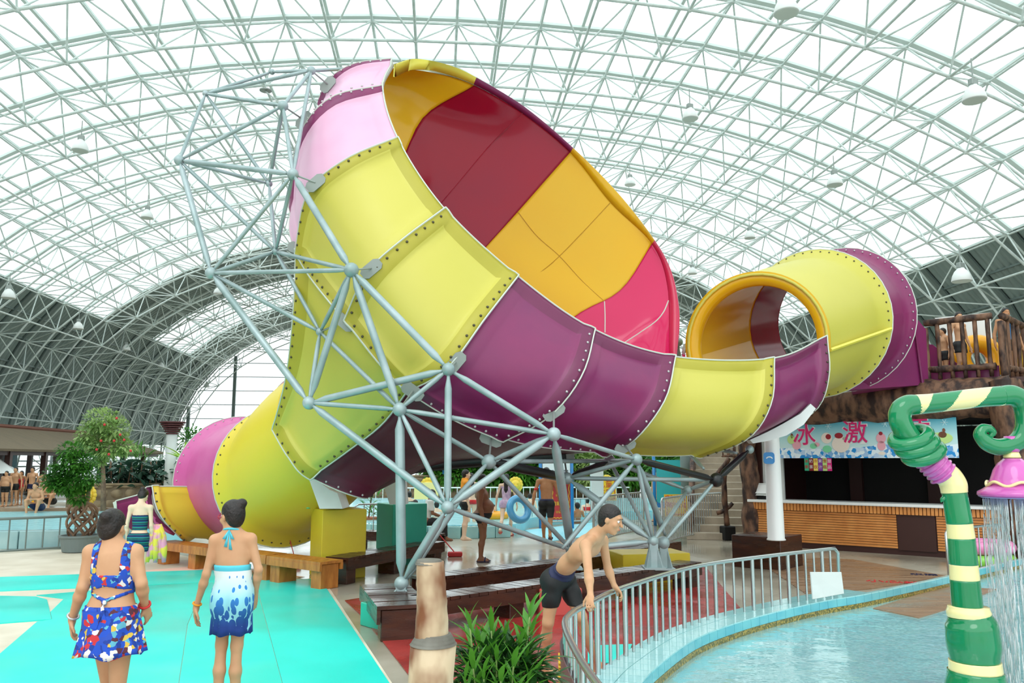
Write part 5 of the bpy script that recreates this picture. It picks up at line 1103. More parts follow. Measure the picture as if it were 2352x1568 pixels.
# ---------------------------------------------------------------- plants
def leaf_geo(mb, p, d, up, L_, W, fold=.25, droop=.3, mi=0, n=3):
    d = d.normalized(); s_ = d.cross(up)
    if s_.length < .05: s_ = d.cross(Vector((1, 0, 0)))
    s_.normalize(); nn = s_.cross(d); vs = []; 
    for i in range(n+1):
        t = i/n; w = W*math.sin(PI*min(.97, t*.9+.08))*.5; c = p+d*(L_*t)+Vector((0, 0, -1))*(droop*L_*t*t)
        vs += [c-s_*w+nn*w*fold, c, c+s_*w+nn*w*fold]
    fs = []
    for i in range(n): a = 3*i; fs += [(a, a+3, a+4, a+1), (a+1, a+4, a+5, a+2)]
    mb.add(vs, fs, mi)
def leafmass(name, m_, blobs, N, L_, W, parent, rg, inner=.5, kind='stuff', n=2):
    mb = MB(); tot = sum(b[1]*b[1]*b[2] if False else b[1]**2 for b in blobs)
    for b in blobs:
        c, r, sc = Vector(b[0]), b[1], b[2]
        for _ in range(int(N*r*r/tot)):
            v = Vector((rg.gauss(0, 1), rg.gauss(0, 1), rg.gauss(0, 1))).normalized(); q = r*(inner+(1-inner)*rg.random()**.5); p = c+Vector((v.x*sc[0], v.y*sc[1], v.z*sc[2]))*q
            d = (v+Vector((rg.uniform(-.7, .7), rg.uniform(-.7, .7), rg.uniform(-.4, .6)))).normalized(); k = rg.uniform(.7, 1.25); leaf_geo(mb, p, d, Vector((0, 0, 1)), L_*k, W*k, n=n)
    o = mb.build(name, m_, parent); 
    if kind: o['kind'] = kind
    return o
rg = random.Random(11)
# bonsai in the grey tub
c = gr(181, 1267); s_ = 105.0; bz = thing('bonsai_tree', 'bushy green bonsai with a caged twisted stem in a grey tub on the left', 'potted tree', c)
MB().lathe([(.27, 0), (.33, .02), (.39, .3), (.42, .32), (.42, .36), (.37, .36), (.34, .26), (.0, .26)], c, 28).build('tub', M['potgrey'], bz, smooth=False)
for k in range(13):
    a0 = 2*PI*k/13; dr = 1 if k % 2 else -1; P = []
    for q in range(15):
        t = q/14; z = .28+.75*t; r_ = .17+.14*math.sin(PI*min(1, t*1.1))-.03*t; a_ = a0+dr*t*2.4; P.append(c+Vector((r_*math.cos(a_)+.04*t, r_*math.sin(a_), z)))
    MB().path(P, .026, 7).build('twisted_stem', M['twig'], bz, smooth=True)
MB().path([c+Vector((.28*math.cos(t)+.02, .28*math.sin(t), .86+.2*math.cos(t+1.2))) for t in [2*PI*k/30 for k in range(30)]], .034, 8, closed=True).build('hoop_stem', M['twig'], bz, smooth=True)
for sgn in (-1, 1, 0): MB().path([c+Vector((.05*sgn, 0, .9)), c+Vector((.1*sgn, .02, 1.15)), c+Vector((.18*sgn-.05, 0, 1.5))], [.06, .05, .03], 8).build('branch', M['twig'], bz, smooth=True)
bl = [(at(166,1060,17.5), .33, (1, .9, .8)), (at(160,1035,17.5), .24, (1, .9, .8)), (at(135,1090,17.5), .3, (1, .9, .8)), (at(195,1092,17.5), .33, (1, .9, .75)), (at(165,1110,17.5), .36, (1.1, .9, .6)), (at(125,1105,17.4), .24, (1, 1, .7)), (at(190,1060,17.6), .26, (1, 1, .8)), (at(180,1140,17.5), .24, (.8, .8, .6))]
leafmass('foliage', M['leaf'], bl, 3400, .09, .05, bz, rg, .3)
# airy flowering tree behind
c = at(240, 1057, 27); tt = thing('flowering_tree', 'light green airy tree with red blossoms behind the bonsai', 'tree', (c.x, c.y, 0))
MB().path([Vector((c.x+.1, c.y, 0)), Vector((c.x, c.y, 1.4)), Vector((c.x-.1, c.y, 2.4))], [.1, .07, .05], 8).build('trunk', M['twig'], tt, smooth=True)
bl = [(at(235,965,27), .55, (1.1, 1, .7)), (at(215,1000,27), .55, (1, 1, .8)), (at(262,985,27), .5, (1, 1, .8)), (at(245,1030,27), .5, (1.2, 1, .6)), (at(285,1025,27), .35, (1.1, 1, .6)), (at(205,1015,27), .4, (1, 1, .7)), (at(228,1050,27), .35, (1, 1, .6))]
leafmass('foliage', M['leafl'], bl, 3000, .15, .08, tt, rg, .2)
fm = MB()
for x, y in ((232,1012),(262,1012),(222,1032),(276,998),(285,1010),(250,1043),(300,1035),(240,975),(268,960)): q = at(x, y, 26.4); fm.sphere(q, .045, 6, 4)
fm.build('blossom_cluster', M['redcl'], tt, kind='stuff')
# rubber plants over the stone wall: shared leaf mesh, each leaf an object
def bigleaf(name, m_, L_, W, fold=.3, droop=.25, n=5):
    mb = MB(); leaf_geo(mb, Vector((0, 0, 0)), Vector((0, 1, 0)), Vector((0, 0, 1)), L_, W, fold, droop, n=n); me = bpy.data.meshes.new(name); me.from_pydata(mb.v, [], mb.f); me.materials.append(m_); me.polygons.foreach_set('use_smooth', np.ones(len(me.polygons), dtype=bool)); return me
rub = bigleaf('leaf', M['leafd'], .34, .17)
def place_leaf(me, parent, p, d, roll=0.0, sc=1.0):
    o = bpy.data.objects.new('leaf', me); COL.objects.link(o); o.parent = parent; d = Vector(d).normalized(); q = d.to_track_quat('Y', 'Z'); o.rotation_mode = 'QUATERNION'; o.rotation_quaternion = q @ Matrix.Rotation(roll, 4, 'Y').to_quaternion(); o.location = Vector(p)-Vector(parent['_o']); o.scale = (sc, sc, sc); return o
for k, (x0, x1, lb) in enumerate(((232,282,'dark rubber plant nearest the flowering tree on the left wall'),(282,332,'dark rubber plant in the middle of the left wall'),(332,385,'dark rubber plant right of the middle one'),(385,432,'dark rubber plant beside the pink tube'))):
    cx = (x0+x1)/2; Y = 34.5; base = at(cx, 1110, Y); t = thing('rubber_plant', lb, 'shrub', (base.x, base.y, .9), 'rubber plants on the left wall')
    for _ in range(70):
        x, y = rg.uniform(x0-8, x1+8), rg.uniform(1062, 1118); p = at(x, y, Y+rg.uniform(-.7, .6)); place_leaf(rub, t, p, (rg.uniform(-1, 1), rg.uniform(-1.2, .4), rg.uniform(-.3, 1)), rg.uniform(-1, 1), rg.uniform(.8, 1.3))
    for s2 in range(3): b2 = at(cx+(s2-1)*14, 1112, Y); MB().tube((b2.x, b2.y, .85), (b2.x+rg.uniform(-.2, .2), b2.y, 1.9), .03).build('stem', M['twig'], t)
    leafmass('foliage', M['leafd'], [(at(cx, 1092, Y+.4), .75, (1, .6, .75))], 500, .2, .1, t, rg, .0)
o_ = leafmass('palm_fronds', M['leafb'], [(at(318, 1060, 36), .8, (1.3, .7, .6))], 260, .9, .05, None, rg, .1, kind=None, n=4); tag(o_, 'bright green feathery palm behind the rubber plants', 'palm')
o_ = leafmass('leafy_shrub', M['leaf'], [(at(440, 1020, 36), .8, (1.1, .7, 1))], 700, .2, .08, None, rg, .1, kind=None); tag(o_, 'dark green bush behind the pink tube', 'shrub')
ban = bigleaf('leaf', mat('banana_leaf', '#9ccb3a', .35, trans=.35), 1.2, .34, .25, .3, 8)
c = at(430, 1070, 33); bt = thing('banana_plant', 'banana plant with long light green leaves left of the pink tube', 'plant', (c.x, c.y, .9))
MB().tube((c.x, c.y, .9), (c.x, c.y, 1.7), .08).build('stem', M['leafl'], bt)
for k in range(8): a_ = k*.8; place_leaf(ban, bt, (c.x, c.y, 1.6+.05*k), (math.cos(a_), .4*math.sin(a_), .9), 0, .8+.08*(k % 3))
# hedge behind the middle pool
for k in range(7):
    x = 1015+85*k; ct = at(x, 1075, 43.3); lb = ['low green hedge section above the far wall left of the frame', 'green hedge section behind the ball joint', 'green hedge section behind the walking man', 'bright bush behind the map board', 'dry grassy bush right of the map board', 'leafy bush behind the turquoise board', 'leafy bush left of the stairs'][k]
    t = thing('hedge', lb, 'hedge', (ct.x, ct.y, 0), 'bushes above the far stone wall')
    leafmass('foliage', M['leafb'] if k != 4 else M['leafl'], [(at(x, 1072, 43.4), 1.25, (1, .5, .75)), (at(x+35, 1060, 43.8), 1.1, (1, .5, .9)), (at(x+15, 1085, 43.0), 1.0, (1.3, .4, .7))], 2600, .36, .15, t, rg, .1)
    MB().tube((ct.x, ct.y, 0), (ct.x, ct.y, 1.8), .08).build('stem', M['twig'], t)
for k, (x, Y, lb) in enumerate(((1640, 31, 'tall bush behind the log railing of the stairs'), (1560, 33, 'tall bush behind the turquoise notice board'))):
    t = thing('hedge', lb, 'hedge', (at(x, 1057, Y).x, Y, 0), 'bushes above the far stone wall'); leafmass('foliage', M['leafb'], [(at(x, 1060, Y), 1.1, (1.2, .6, 1.1)), (at(x, 1090, Y), 1.0, (1.2, .6, 1))], 2400, .3, .12, t, rg, .1); MB().tube((at(x, 1057, Y).x, Y, 0), (at(x, 1057, Y).x, Y, 1.8), .08).build('stem', M['twig'], t)
# potted plant between the plinths
c = gr(846, 1215); t = thing('potted_plant', 'lanky green potted plant by the railing between the plinths', 'potted plant', c); MB().lathe([(.22, 0), (.3, .3), (.32, .34), (.27, .34), (.0, .3)], c, 18).build('pot', M['terr'], t)
ll = bigleaf('leaf', M['leafb'], .34, .07, .25, .4, 4)
for k in range(60): place_leaf(ll, t, c+Vector((rg.uniform(-.15, .3), rg.uniform(-.1, .1), rg.uniform(.35, 1.35))), (rg.uniform(-1, 1), rg.uniform(-1, .5), rg.uniform(0, 1)), 0, rg.uniform(.7, 1.1))
MB().tube(c+Vector((0, 0, .3)), c+Vector((.1, 0, 1.2)), .02).build('stem', M['twig'], t)
# oleander in the foreground
base = gr(1150, 1057+1.95*F/4.4); ol = thing('oleander_bush', 'dense green narrow-leaved bush in the near foreground below the boy', 'shrub', (at(1150, 1057, 4.4).x, 4.4, 0))
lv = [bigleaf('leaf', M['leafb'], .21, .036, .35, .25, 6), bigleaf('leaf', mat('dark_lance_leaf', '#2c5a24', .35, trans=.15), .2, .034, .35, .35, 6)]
tips = [(1218,1400,4.45),(1222,1442,4.5),(1128,1432,4.4),(1078,1428,4.3),(1098,1468,4.35),(1160,1455,4.5),(1195,1470,4.4),(1140,1500,4.25),(1085,1520,4.2),(1208,1502,4.4),(1180,1515,4.2),(1110,1545,4.15),(1215,1545,4.25),(1150,1550,4.1),(1068,1560,4.2),(1222,1562,4.4),(1190,1580,4.1)]
cnt = 0
for i, (x, y, Y) in enumerate(tips):
    tp = at(x, y, Y); bs_ = Vector((at(1150+(x-1150)*.3, 1057, 4.4).x, 4.4, .0)); P = catmull([bs_, bs_.lerp(tp, .6)+Vector((0, 0, .08)), tp], 6); MB().path(P, [.012-.008*k/(len(P)-1) for k in range(len(P))], 6).build('stem', M['leafl'], ol, smooth=True)
    d0 = (P[-1]-P[-2]).normalized()
    for k in range(17):
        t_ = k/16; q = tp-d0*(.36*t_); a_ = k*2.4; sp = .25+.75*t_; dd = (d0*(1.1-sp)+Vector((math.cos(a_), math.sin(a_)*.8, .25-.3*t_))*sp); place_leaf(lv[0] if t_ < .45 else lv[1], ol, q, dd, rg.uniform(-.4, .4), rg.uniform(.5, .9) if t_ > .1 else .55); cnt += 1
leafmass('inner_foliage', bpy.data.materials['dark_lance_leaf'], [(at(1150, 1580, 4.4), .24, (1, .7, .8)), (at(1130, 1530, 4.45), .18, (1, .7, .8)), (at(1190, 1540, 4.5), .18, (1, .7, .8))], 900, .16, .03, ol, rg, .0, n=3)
# ---------------------------------------------------------------- log post in the near foreground
p = at(1000, 1470, 2.6); x0, x1 = at(1001, 1470, 2.6).x, 0
fp = thing('log_post', 'weathered two-stage log post standing close to the camera', 'log post', (p.x, 2.6, 0))
r1, r2 = 52/(F/2.6), 31/(F/2.6); z1 = at(1000, 1470, 2.6).z; z2 = at(990, 1284, 2.6).z
def crook(z0, z1_, r0, rt, x, n=20, sd=0, wob=.03):
    rr = random.Random(sd); prf = []; m = 14
    for k in range(m+1): t = k/m; prf.append((r0+(rt-r0)*t)*(1+rr.uniform(-wob, wob)))
    vs = []; 
    for k in range(m+1):
        z = z0+(z1_-z0)*k/m
        for q in range(n): a_ = 2*PI*q/n; w = prf[k]*(1+.03*math.sin(3*a_+z*9)); vs.append((x+.004*math.sin(z*14)+w*math.cos(a_), 2.6+w*math.sin(a_), z))
    fs = [(k*n+q, k*n+(q+1) % n, (k+1)*n+(q+1) % n, (k+1)*n+q) for k in range(m) for q in range(n)]+[tuple(range(m*n, m*n+n))]
    return vs, fs
v_, f_ = crook(0, z1-.01, r1*1.05, r1*.98, at(993, 1500, 2.6).x, sd=1); mkobj('lower_log', v_, f_, M['logpale'], fp, True)
v_, f_ = crook(z1-.012, z1+.02, r1*1.0, r1*.72, at(993, 1470, 2.6).x, sd=2, wob=.01); mkobj('grey_collar', v_, f_, M['loggrey'], fp, True)
v_, f_ = crook(z1, z2-.006, r2*1.22, r2*.98, at(989, 1380, 2.6).x, sd=3); mkobj('upper_log', v_, f_, M['logpale'], fp, True)
v_, f_ = crook(z2-.014, z2, r2*1.03, r2*.86, at(988, 1284, 2.6).x, sd=4, wob=.01); mkobj('top_cap', v_, f_, M['loggrey'], fp, True)

p = at(-34, 1084, 40); t = thing('parasol', 'white parasol at the far left edge behind the terrace people', 'parasol', (p.x, p.y, 0)); mb = MB(); mb.lathe([(1.5, 1.35), (1.45, 1.42), (.1, 2.35), (.0, 2.4)], (p.x, p.y, 0), 8); mb.build('canopy', M['white'], t); MB().tube((p.x, p.y, 0), (p.x, p.y, 2.3), .03).build('pole', M['white'], t)
# ---------------------------------------------------------------- people: one smooth surface grown from a distance field
def surfnet(Fd, o, h):
    s = Fd < 0; nx, ny, nz = Fd.shape
    c = [s[dx:nx-1+dx, dy:ny-1+dy, dz:nz-1+dz] for dx in (0, 1) for dy in (0, 1) for dz in (0, 1)]
    anyc = np.zeros_like(c[0]); allc = np.ones_like(c[0])
    for q in c: anyc |= q; allc &= q
    act = anyc & ~allc; idx = -np.ones(act.shape, dtype=np.int64); ii = np.argwhere(act); idx[act] = np.arange(len(ii))
    acc = np.zeros((len(ii), 3)); cnt = np.zeros(len(ii)); I, J, K = ii.T
    cr8 = [(dx, dy, dz) for dx in (0, 1) for dy in (0, 1) for dz in (0, 1)]
    for a in cr8:
        for ax in range(3):
            if a[ax]: continue
            b = list(a); b[ax] = 1; fa = Fd[I+a[0], J+a[1], K+a[2]]; fb = Fd[I+b[0], J+b[1], K+b[2]]; m = (fa < 0) != (fb < 0)
            t = np.where(m, fa/(fa-fb+1e-12), 0); p = np.array(a, dtype=float)[None, :].repeat(len(ii), 0); p[:, ax] += t; acc[m] += p[m]; cnt[m] += 1
    V_ = (ii+acc/np.maximum(cnt, 1)[:, None])*h+o
    faces = []
    for ax in range(3):
        o1, o2 = (ax+1) % 3, (ax+2) % 3; sl0 = [slice(1, -1)]*3; sl0[ax] = slice(0, -1); sl1 = list(sl0); sl1[ax] = slice(1, None)
        a = s[tuple(sl0)]; b = s[tuple(sl1)]; d = np.argwhere(a != b)
        if not len(d): continue
        off = np.array([1, 1, 1]); off[ax] = 0; d = d+off; e1 = np.zeros(3, int); e1[o1] = 1; e2 = np.zeros(3, int); e2[o2] = 1
        q = [idx[tuple((d-e1-e2).T)], idx[tuple((d-e2).T)], idx[tuple(d.T)], idx[tuple((d-e1).T)]]; q = np.stack(q, 1); inside = s[tuple(d.T)]
        q[~inside] = q[~inside][:, ::-1]; faces.append(q)
    f = np.concatenate(faces); f = f[(f >= 0).all(1)]
    return V_, f
def np3(v): return np.array([v[0], v[1], v[2]], dtype=float)
class Body:
    def __init__(s): s.pr = []
    def cap(s, tag_, a, b, ra, rb, k=.02): s.pr.append((tag_, 'c', np3(a), np3(b), ra, rb, k))
    def ell(s, tag_, c, R, rad, k=.03): s.pr.append((tag_, 'e', np3(c), R, np.array(rad, float), None, k))
    def field(s, h, tags=None, grow=0.0, pad=.03):
        P = [p for p in s.pr if tags is None or p[0] in tags]
        lo = np.min([np.minimum(p[2], p[3])-max(p[4], p[5]) if p[1] == 'c' else p[2]-p[4].max() for p in P], axis=0)-pad-grow
        hi = np.max([np.maximum(p[2], p[3])+max(p[4], p[5]) if p[1] == 'c' else p[2]+p[4].max() for p in P], axis=0)+pad+grow
        n = np.ceil((hi-lo)/h).astype(int)+1; Fd = np.full(n, .2); ax = [lo[i]+np.arange(n[i])*h for i in range(3)]
        for p in P:
            if p[1] == 'c': l2 = np.minimum(p[2], p[3])-max(p[4], p[5])-.05-grow; h2 = np.maximum(p[2], p[3])+max(p[4], p[5])+.05+grow
            else: l2 = p[2]-p[4].max()-.05-grow; h2 = p[2]+p[4].max()+.05+grow
            i0 = np.clip(((l2-lo)/h).astype(int), 0, n-1); i1 = np.clip(np.ceil((h2-lo)/h).astype(int)+1, 1, n)
            X, Y, Z = np.meshgrid(ax[0][i0[0]:i1[0]], ax[1][i0[1]:i1[1]], ax[2][i0[2]:i1[2]], indexing='ij'); Q = np.stack([X, Y, Z], -1)
            if p[1] == 'c':
                ab = p[3]-p[2]; L2 = max(1e-9, ab @ ab); t = np.clip(((Q-p[2]) @ ab)/L2, 0, 1); d = np.linalg.norm(Q-p[2]-t[..., None]*ab, axis=-1)-(p[4]+(p[5]-p[4])*t)
            else:
                q = (Q-p[2]) @ p[3]; k0 = np.linalg.norm(q/p[4], axis=-1); k1 = np.linalg.norm(q/(p[4]**2), axis=-1); d = k0*(k0-1)/np.maximum(k1, 1e-6)
            k = p[6]; S = Fd[i0[0]:i1[0], i0[1]:i1[1], i0[2]:i1[2]]; hh = np.maximum(k-np.abs(S-d), 0)/k; Fd[i0[0]:i1[0], i0[1]:i1[1], i0[2]:i1[2]] = np.minimum(S, d)-hh*hh*k*.25
        return Fd, lo, ax
def nz_(v): v = np3(v); return v/(np.linalg.norm(v)+1e-9)
def frame3(z, x):       # columns: lateral, depth, long axis
    z = nz_(z); x = np3(x); x = nz_(x-z*(x @ z)); y = np.cross(z, x); return np.stack([x, y, z], 1)
def hand(B, w, d, pn, s, side, curl=.5, fine=True):
    d = nz_(d); pn = nz_(np3(pn)-d*(np3(pn) @ d)); lat = np.cross(d, pn)*side; pc = np3(w)+d*.045*s
    B.cap('hand', w, np3(w)+d*.02*s, .024*s, .024*s, .012)
    B.ell('hand', pc, np.stack([lat, pn, d], 1), (.038*s, .016*s, .048*s), .012)
    if not fine:
        B.ell('hand', np3(w)+d*.11*s+pn*.015*s, np.stack([lat, pn, d], 1), (.032*s, .014*s, .045*s), .012); B.cap('hand', pc+lat*.03*s, pc+lat*.045*s+d*.04*s+pn*.015*s, .012*s, .009*s, .01); return
    for i, (o_, L_) in enumerate(((.027, .068), (.009, .078), (-.01, .072), (-.027, .056))):
        r = .0088*s; p0 = pc+d*.035*s+lat*o_*s; c_ = curl*(1+.12*i); a1 = nz_(d*math.cos(c_*.5)+pn*math.sin(c_*.5)+lat*o_*2.2); a2 = nz_(d*math.cos(c_*1.3)+pn*math.sin(c_*1.3)+lat*o_); a3 = nz_(d*math.cos(c_*2.0)+pn*math.sin(c_*2.0))
        p1 = p0+a1*L_*.48*s; p2 = p1+a2*L_*.32*s; p3 = p2+a3*L_*.24*s; B.cap('hand', p0, p1, r*1.05, r, .005); B.cap('hand', p1, p2, r, r*.92, .003); B.cap('hand', p2, p3, r*.92, r*.78, .003)
    t0 = pc-d*.02*s+lat*.03*s; t1 = t0+nz_(lat*.8+d*.7+pn*.35)*.038*s; t2 = t1+nz_(lat*.35+d*1.0+pn*.5)*.032*s; B.cap('hand', t0, t1, .0125*s, .0105*s, .01); B.cap('hand', t1, t2, .0105*s, .0085*s, .003)
def stand(H, fem=False, arm=.03, stride=0.0, armsw=0.0, wide=0.0):
    sh = .098 if fem else .11; hp = .052
    J = dict(head=(0, .012*H, .932*H), neck=(0, -.008*H, .85*H), chest=(0, 0, .73*H), waist=(0, .0, .625*H), pelvis=(0, 0, .535*H))
    for s_, k in ((-1, 'L'), (1, 'R')):
        J['sh'+k] = (s_*sh*H, -.008*H, .815*H); J['el'+k] = (s_*(sh+.025+arm)*H, (-.02+armsw*s_*.04)*H, .635*H); J['wr'+k] = (s_*(sh+.03+arm*1.5)*H, (.02+armsw*s_*.1)*H, .485*H)
        J['hd'+k] = (0, .15, -1); J['hp'+k] = (s_*hp*H, 0, .51*H); J['kn'+k] = (s_*(hp+wide)*H, (.012+stride*s_*.09)*H, .285*H); J['an'+k] = (s_*(hp+wide)*H, (-.015+stride*s_*(.13 if s_ > 0 else .2))*H, (.045+(abs(stride)*.06 if s_*stride < 0 else 0))*H); J['to'+k] = (s_*.1, 1, -.15 if s_*stride >= 0 else -.6)
    J['face'] = (0, 1, 0); J['lat'] = (1, 0, 0); return J
def person(label, loc, J, H=1.65, skin='skin', rz=0.0, res=.02, b=1.0, fem=False, belly=0.0, clothes=(), hair='short', group=None, thin=1.0, curl=.5, fine=False, flat_feet=True, extra=None, hairmat='hair', noh=False, cut=None, legs=True):
    s = H/1.65; B = Body(); P = {k: np3(v) for k, v in J.items()}; lat = nz_(P['shR']-P['shL']); up = nz_(P['chest']-P['pelvis']); upc = nz_(P['neck']-P['chest'])
    latp = nz_(P['hpR']-P['hpL']) if legs else lat
    wx = (.148 if fem else .155)*b*s
    Rp = frame3(nz_(P['waist']-P['pelvis']), latp); B.ell('torso', P['pelvis'], Rp, (.15*b*s, (.108+.3*belly*.1)*b*s, .115*s), .05)
    Rw = frame3(nz_(P['chest']-P['pelvis']), (lat+latp)/2); B.ell('torso', P['waist'], Rw, ((.118 if fem else .135)*b*s, .088*b*s, .14*s), .06)
    Rc = frame3(nz_(P['neck']-P['waist']), lat); B.ell('torso', P['chest'], Rc, (wx*(.93 if fem else 1), .1*b*s, .16*s), .06)
    fw = -Rw[:, 1] if False else np.cross(Rw[:, 2], Rw[:, 0])
    if belly: B.ell('torso', P['waist']+fw*.07*s*belly, Rw, (.15*b*s, .12*s*belly, .14*s), .06)
    fc = np.cross(Rc[:, 2], Rc[:, 0])
    if fem:
        for q in (-1, 1): B.ell('torso', P['chest']+fc*.075*s+Rc[:, 0]*q*.062*s-Rc[:, 2]*.01*s, Rc, (.052*s, .05*s, .052*s), .03)
    else:
        for q in (-1, 1): B.ell('torso', P['chest']+fc*.06*s+Rc[:, 0]*q*.07*s+Rc[:, 2]*.04*s, Rc, (.07*s, .045*s, .055*s), .04)
    B.cap('torso', P['chest']+Rc[:, 2]*.1*s, P['neck'], .075*b*s, .055*s, .06)
    for k, sd in (('L', -1), ('R', 1)):
        sh, el, wr = P['sh'+k], P['el'+k], P['wr'+k]; t_ = thin*b
        B.cap('torso', P['neck']-upc*.03*s, sh, .045*s, .05*s*t_, .05); B.cap('arm', sh, el, .047*s*t_, .036*s*t_, .03)
        m_ = el+(wr-el)*.3; B.cap('arm', el, m_, .036*s*t_, .038*s*t_, .02); B.cap('arm', m_, wr, .038*s*t_, .024*s*t_, .02)
        hd = P['hd'+k]; hand(B, wr, hd, P.get('pn'+k, np.array([-sd*.9, .35, 0])), s, -sd if ('flip'+k) not in J else sd, curl, fine)
        if legs:
            hp, kn, an = P['hp'+k], P['kn'+k], P['an'+k]; tt = (1+(b-1)*.7)*thin
            B.ell('torso', hp-np.cross(Rp[:, 2], Rp[:, 0])*.045*s+latp*sd*.005*s, Rp, (.08*b*s, .08*s, .085*s), .05)
            mid = hp+(kn-hp)*.35; B.cap('leg', hp, mid, .083*s*tt, .076*s*tt, .04); B.cap('leg', mid, kn, .076*s*tt, .05*s*tt, .03)
            to = nz_(P['to'+k]); ax_ = nz_(an-kn); bk = to-ax_*(to @ ax_); bk = -nz_(bk); calf = kn+(an-kn)*.33+bk*.016*s; B.cap('leg', kn, calf, .048*s*tt, .05*s*tt, .03); B.cap('leg', calf, an, .05*s*tt, .031*s*tt, .03)
            heel = an-to*.035*s+ax_*.03*s; ball = an+to*.12*s+ax_*(.045*s); 
            if flat_feet and abs(to[2]) < .3: heel[2] = max(.024*s, an[2]-.05*s) ; ball[2] = heel[2]-.002
            B.cap('foot', an, heel, .032*s, .027*s, .02); B.cap('foot', heel, ball, .027*s, .03*s, .03); B.cap('foot', an, ball, .03*s, .024*s, .03); B.cap('foot', ball, ball+to*.05*s, .028*s, .016*s, .02)
    hc = P['head']; ff = nz_(P['face']); hu = np3(J.get('hup', (0, 0, 1))); hu = nz_(hu-ff*(hu @ ff)); hl = np.cross(ff, hu); RH = np.stack([hl, ff, hu], 1)
    def hp_(x, y, z): return hc+(hl*x+ff*y+hu*z)*s
    B.cap('neck', P['neck'], hp_(0, -.018, -.05), .054*s*(.88 if fem else 1.05), .05*s*(.88 if fem else 1), .03)
    B.ell('head', hp_(0, -.012, .025), RH, (.073*s, .092*s, .085*s), .02); B.ell('head', hp_(0, .022, -.04), RH, (.056*s, .064*s, .072*s), .03); B.ell('head', hp_(0, .058, -.098), RH, (.024*s, .02*s, .018*s), .03)
    if fine or H > 0:
        B.cap('head', hp_(0, .088, .008), hp_(0, .106, -.028), .008*s, .0125*s, .012)
        B.cap('head', hp_(-.04, .078, .03), hp_(.04, .078, .03), .01*s, .01*s, .015)
        for q in (-1, 1): B.ell('head', hp_(q*.073, -.008, -.012), RH, (.01*s, .02*s, .03*s), .006); B.ell('head', hp_(q*.042, .06, -.03), RH, (.022*s, .02*s, .02*s), .02)
        B.ell('head', hp_(0, .086, -.062), RH, (.024*s, .011*s, .012*s), .01)
    root = thing('person', label, 'person', loc, group, rz); root['_o'] = (0, 0, 0)
    Fd, lo, ax = B.field(res)
    if cut is not None: Z = ax[2][None, None, :]; Fd = np.maximum(Fd, cut-Z)
    V_, f = surfnet(Fd, lo, res); mkobj('body', V_, f, M[skin], root, True)
    # hair: cranium shell cut by the face plane
    if hair:
        Hb = Body(); g = .012*s if hair != 'bald' else .004
        Hb.ell('h', hp_(0, -.018, .032), RH, (.081*s, .096*s, .09*s), .02); Hb.ell('h', hp_(0, -.05, -.02), RH, (.068*s, .052*s, .075*s), .03)
        if hair == 'bun': Hb.ell('h', hp_(.0, -.105, .055), RH, (.04*s, .036*s, .038*s), .02)
        if hair == 'bunhigh': Hb.ell('h', hp_(.03, -.085, .085), RH, (.04*s, .038*s, .036*s), .02)
        if hair == 'long': Hb.cap('h', hp_(0, -.07, -.02), hp_(0, -.1, -.3), .07*s, .05*s, .05); Hb.cap('h', hp_(0, -.1, -.3), hp_(0, -.09, -.42), .05*s, .015*s, .03)
        rs = min(res, .012); Fh, lo2, ax2 = Hb.field(rs); X, Y, Z = np.meshgrid(*ax2, indexing='ij'); Q = np.stack([X, Y, Z], -1)-hc; yy = (Q @ ff)/s; zz = (Q @ hu)/s
        cutf = np.minimum(.2, yy-(.02+.75*np.maximum(zz-.015, -.03)+.25*np.maximum(zz, 0)))     # hairline slopes back from brow to nape
        Fh = np.maximum(Fh, cutf*.7*s); Fh = np.maximum(Fh, (-.085-zz)*s if hair in ('short',) else (-.6-zz)*s)
        V2, f2 = surfnet(Fh, lo2, rs); mkobj('hair', V2, f2, M[hairmat], root, True)
    if fine or res < .015:
        for q in (-1, 1):
            c = hp_(q*.031, .076, .004); e = MB().sphere(c, .0118*s, 10, 8).build('eye', M['eyew'], root, True); c2 = c+ff*.0065*s; MB().sphere(c2, .0068*s, 8, 6).build('iris', M['hair'], e, True)
            MB().path([hp_(q*.016, .0905, .026), hp_(q*.032, .089, .03), hp_(q*.047, .079, .026)], .0028*s, 6).build('eyebrow', M['hair'], root, True)
        MB().path([hp_(-.02, .0925, -.062), hp_(0, .0985, -.06), hp_(.02, .0925, -.062)], [.002*s, .0055*s, .002*s], 8).build('lips', M['lip'], root, True)
    for cl in clothes:
        nm, m_, tags, planes, off = cl[:5]; Fc, lo3, ax3 = B.field(res, tags, off+.01); X, Y, Z = np.meshgrid(*ax3, indexing='ij'); Fc = Fc-off; 
        if callable(planes): Fc = np.maximum(Fc, planes(X, Y, Z))
        else:
            for (pt, nn) in planes: pt, nn = np3(pt), nz_(nn); Fc = np.maximum(Fc, (X-pt[0])*nn[0]+(Y-pt[1])*nn[1]+(Z-pt[2])*nn[2])
        if (Fc < 0).any(): V3, f3 = surfnet(Fc, lo3, res); mkobj(nm, V3, f3, M[m_] if isinstance(m_, str) else m_, root, True, label=cl[5] if len(cl) > 5 else None)
    return root, P, B
def zb(z0, z1): return [((0, 0, z1), (0, 0, 1)), ((0, 0, z0), (0, 0, -1))]
def trunks(H, m_='clblack', z0=.40, z1=.575, off=.008, nm='swim_trunks'): return (nm, m_, ('torso', 'leg'), zb(z0*H, z1*H), off)
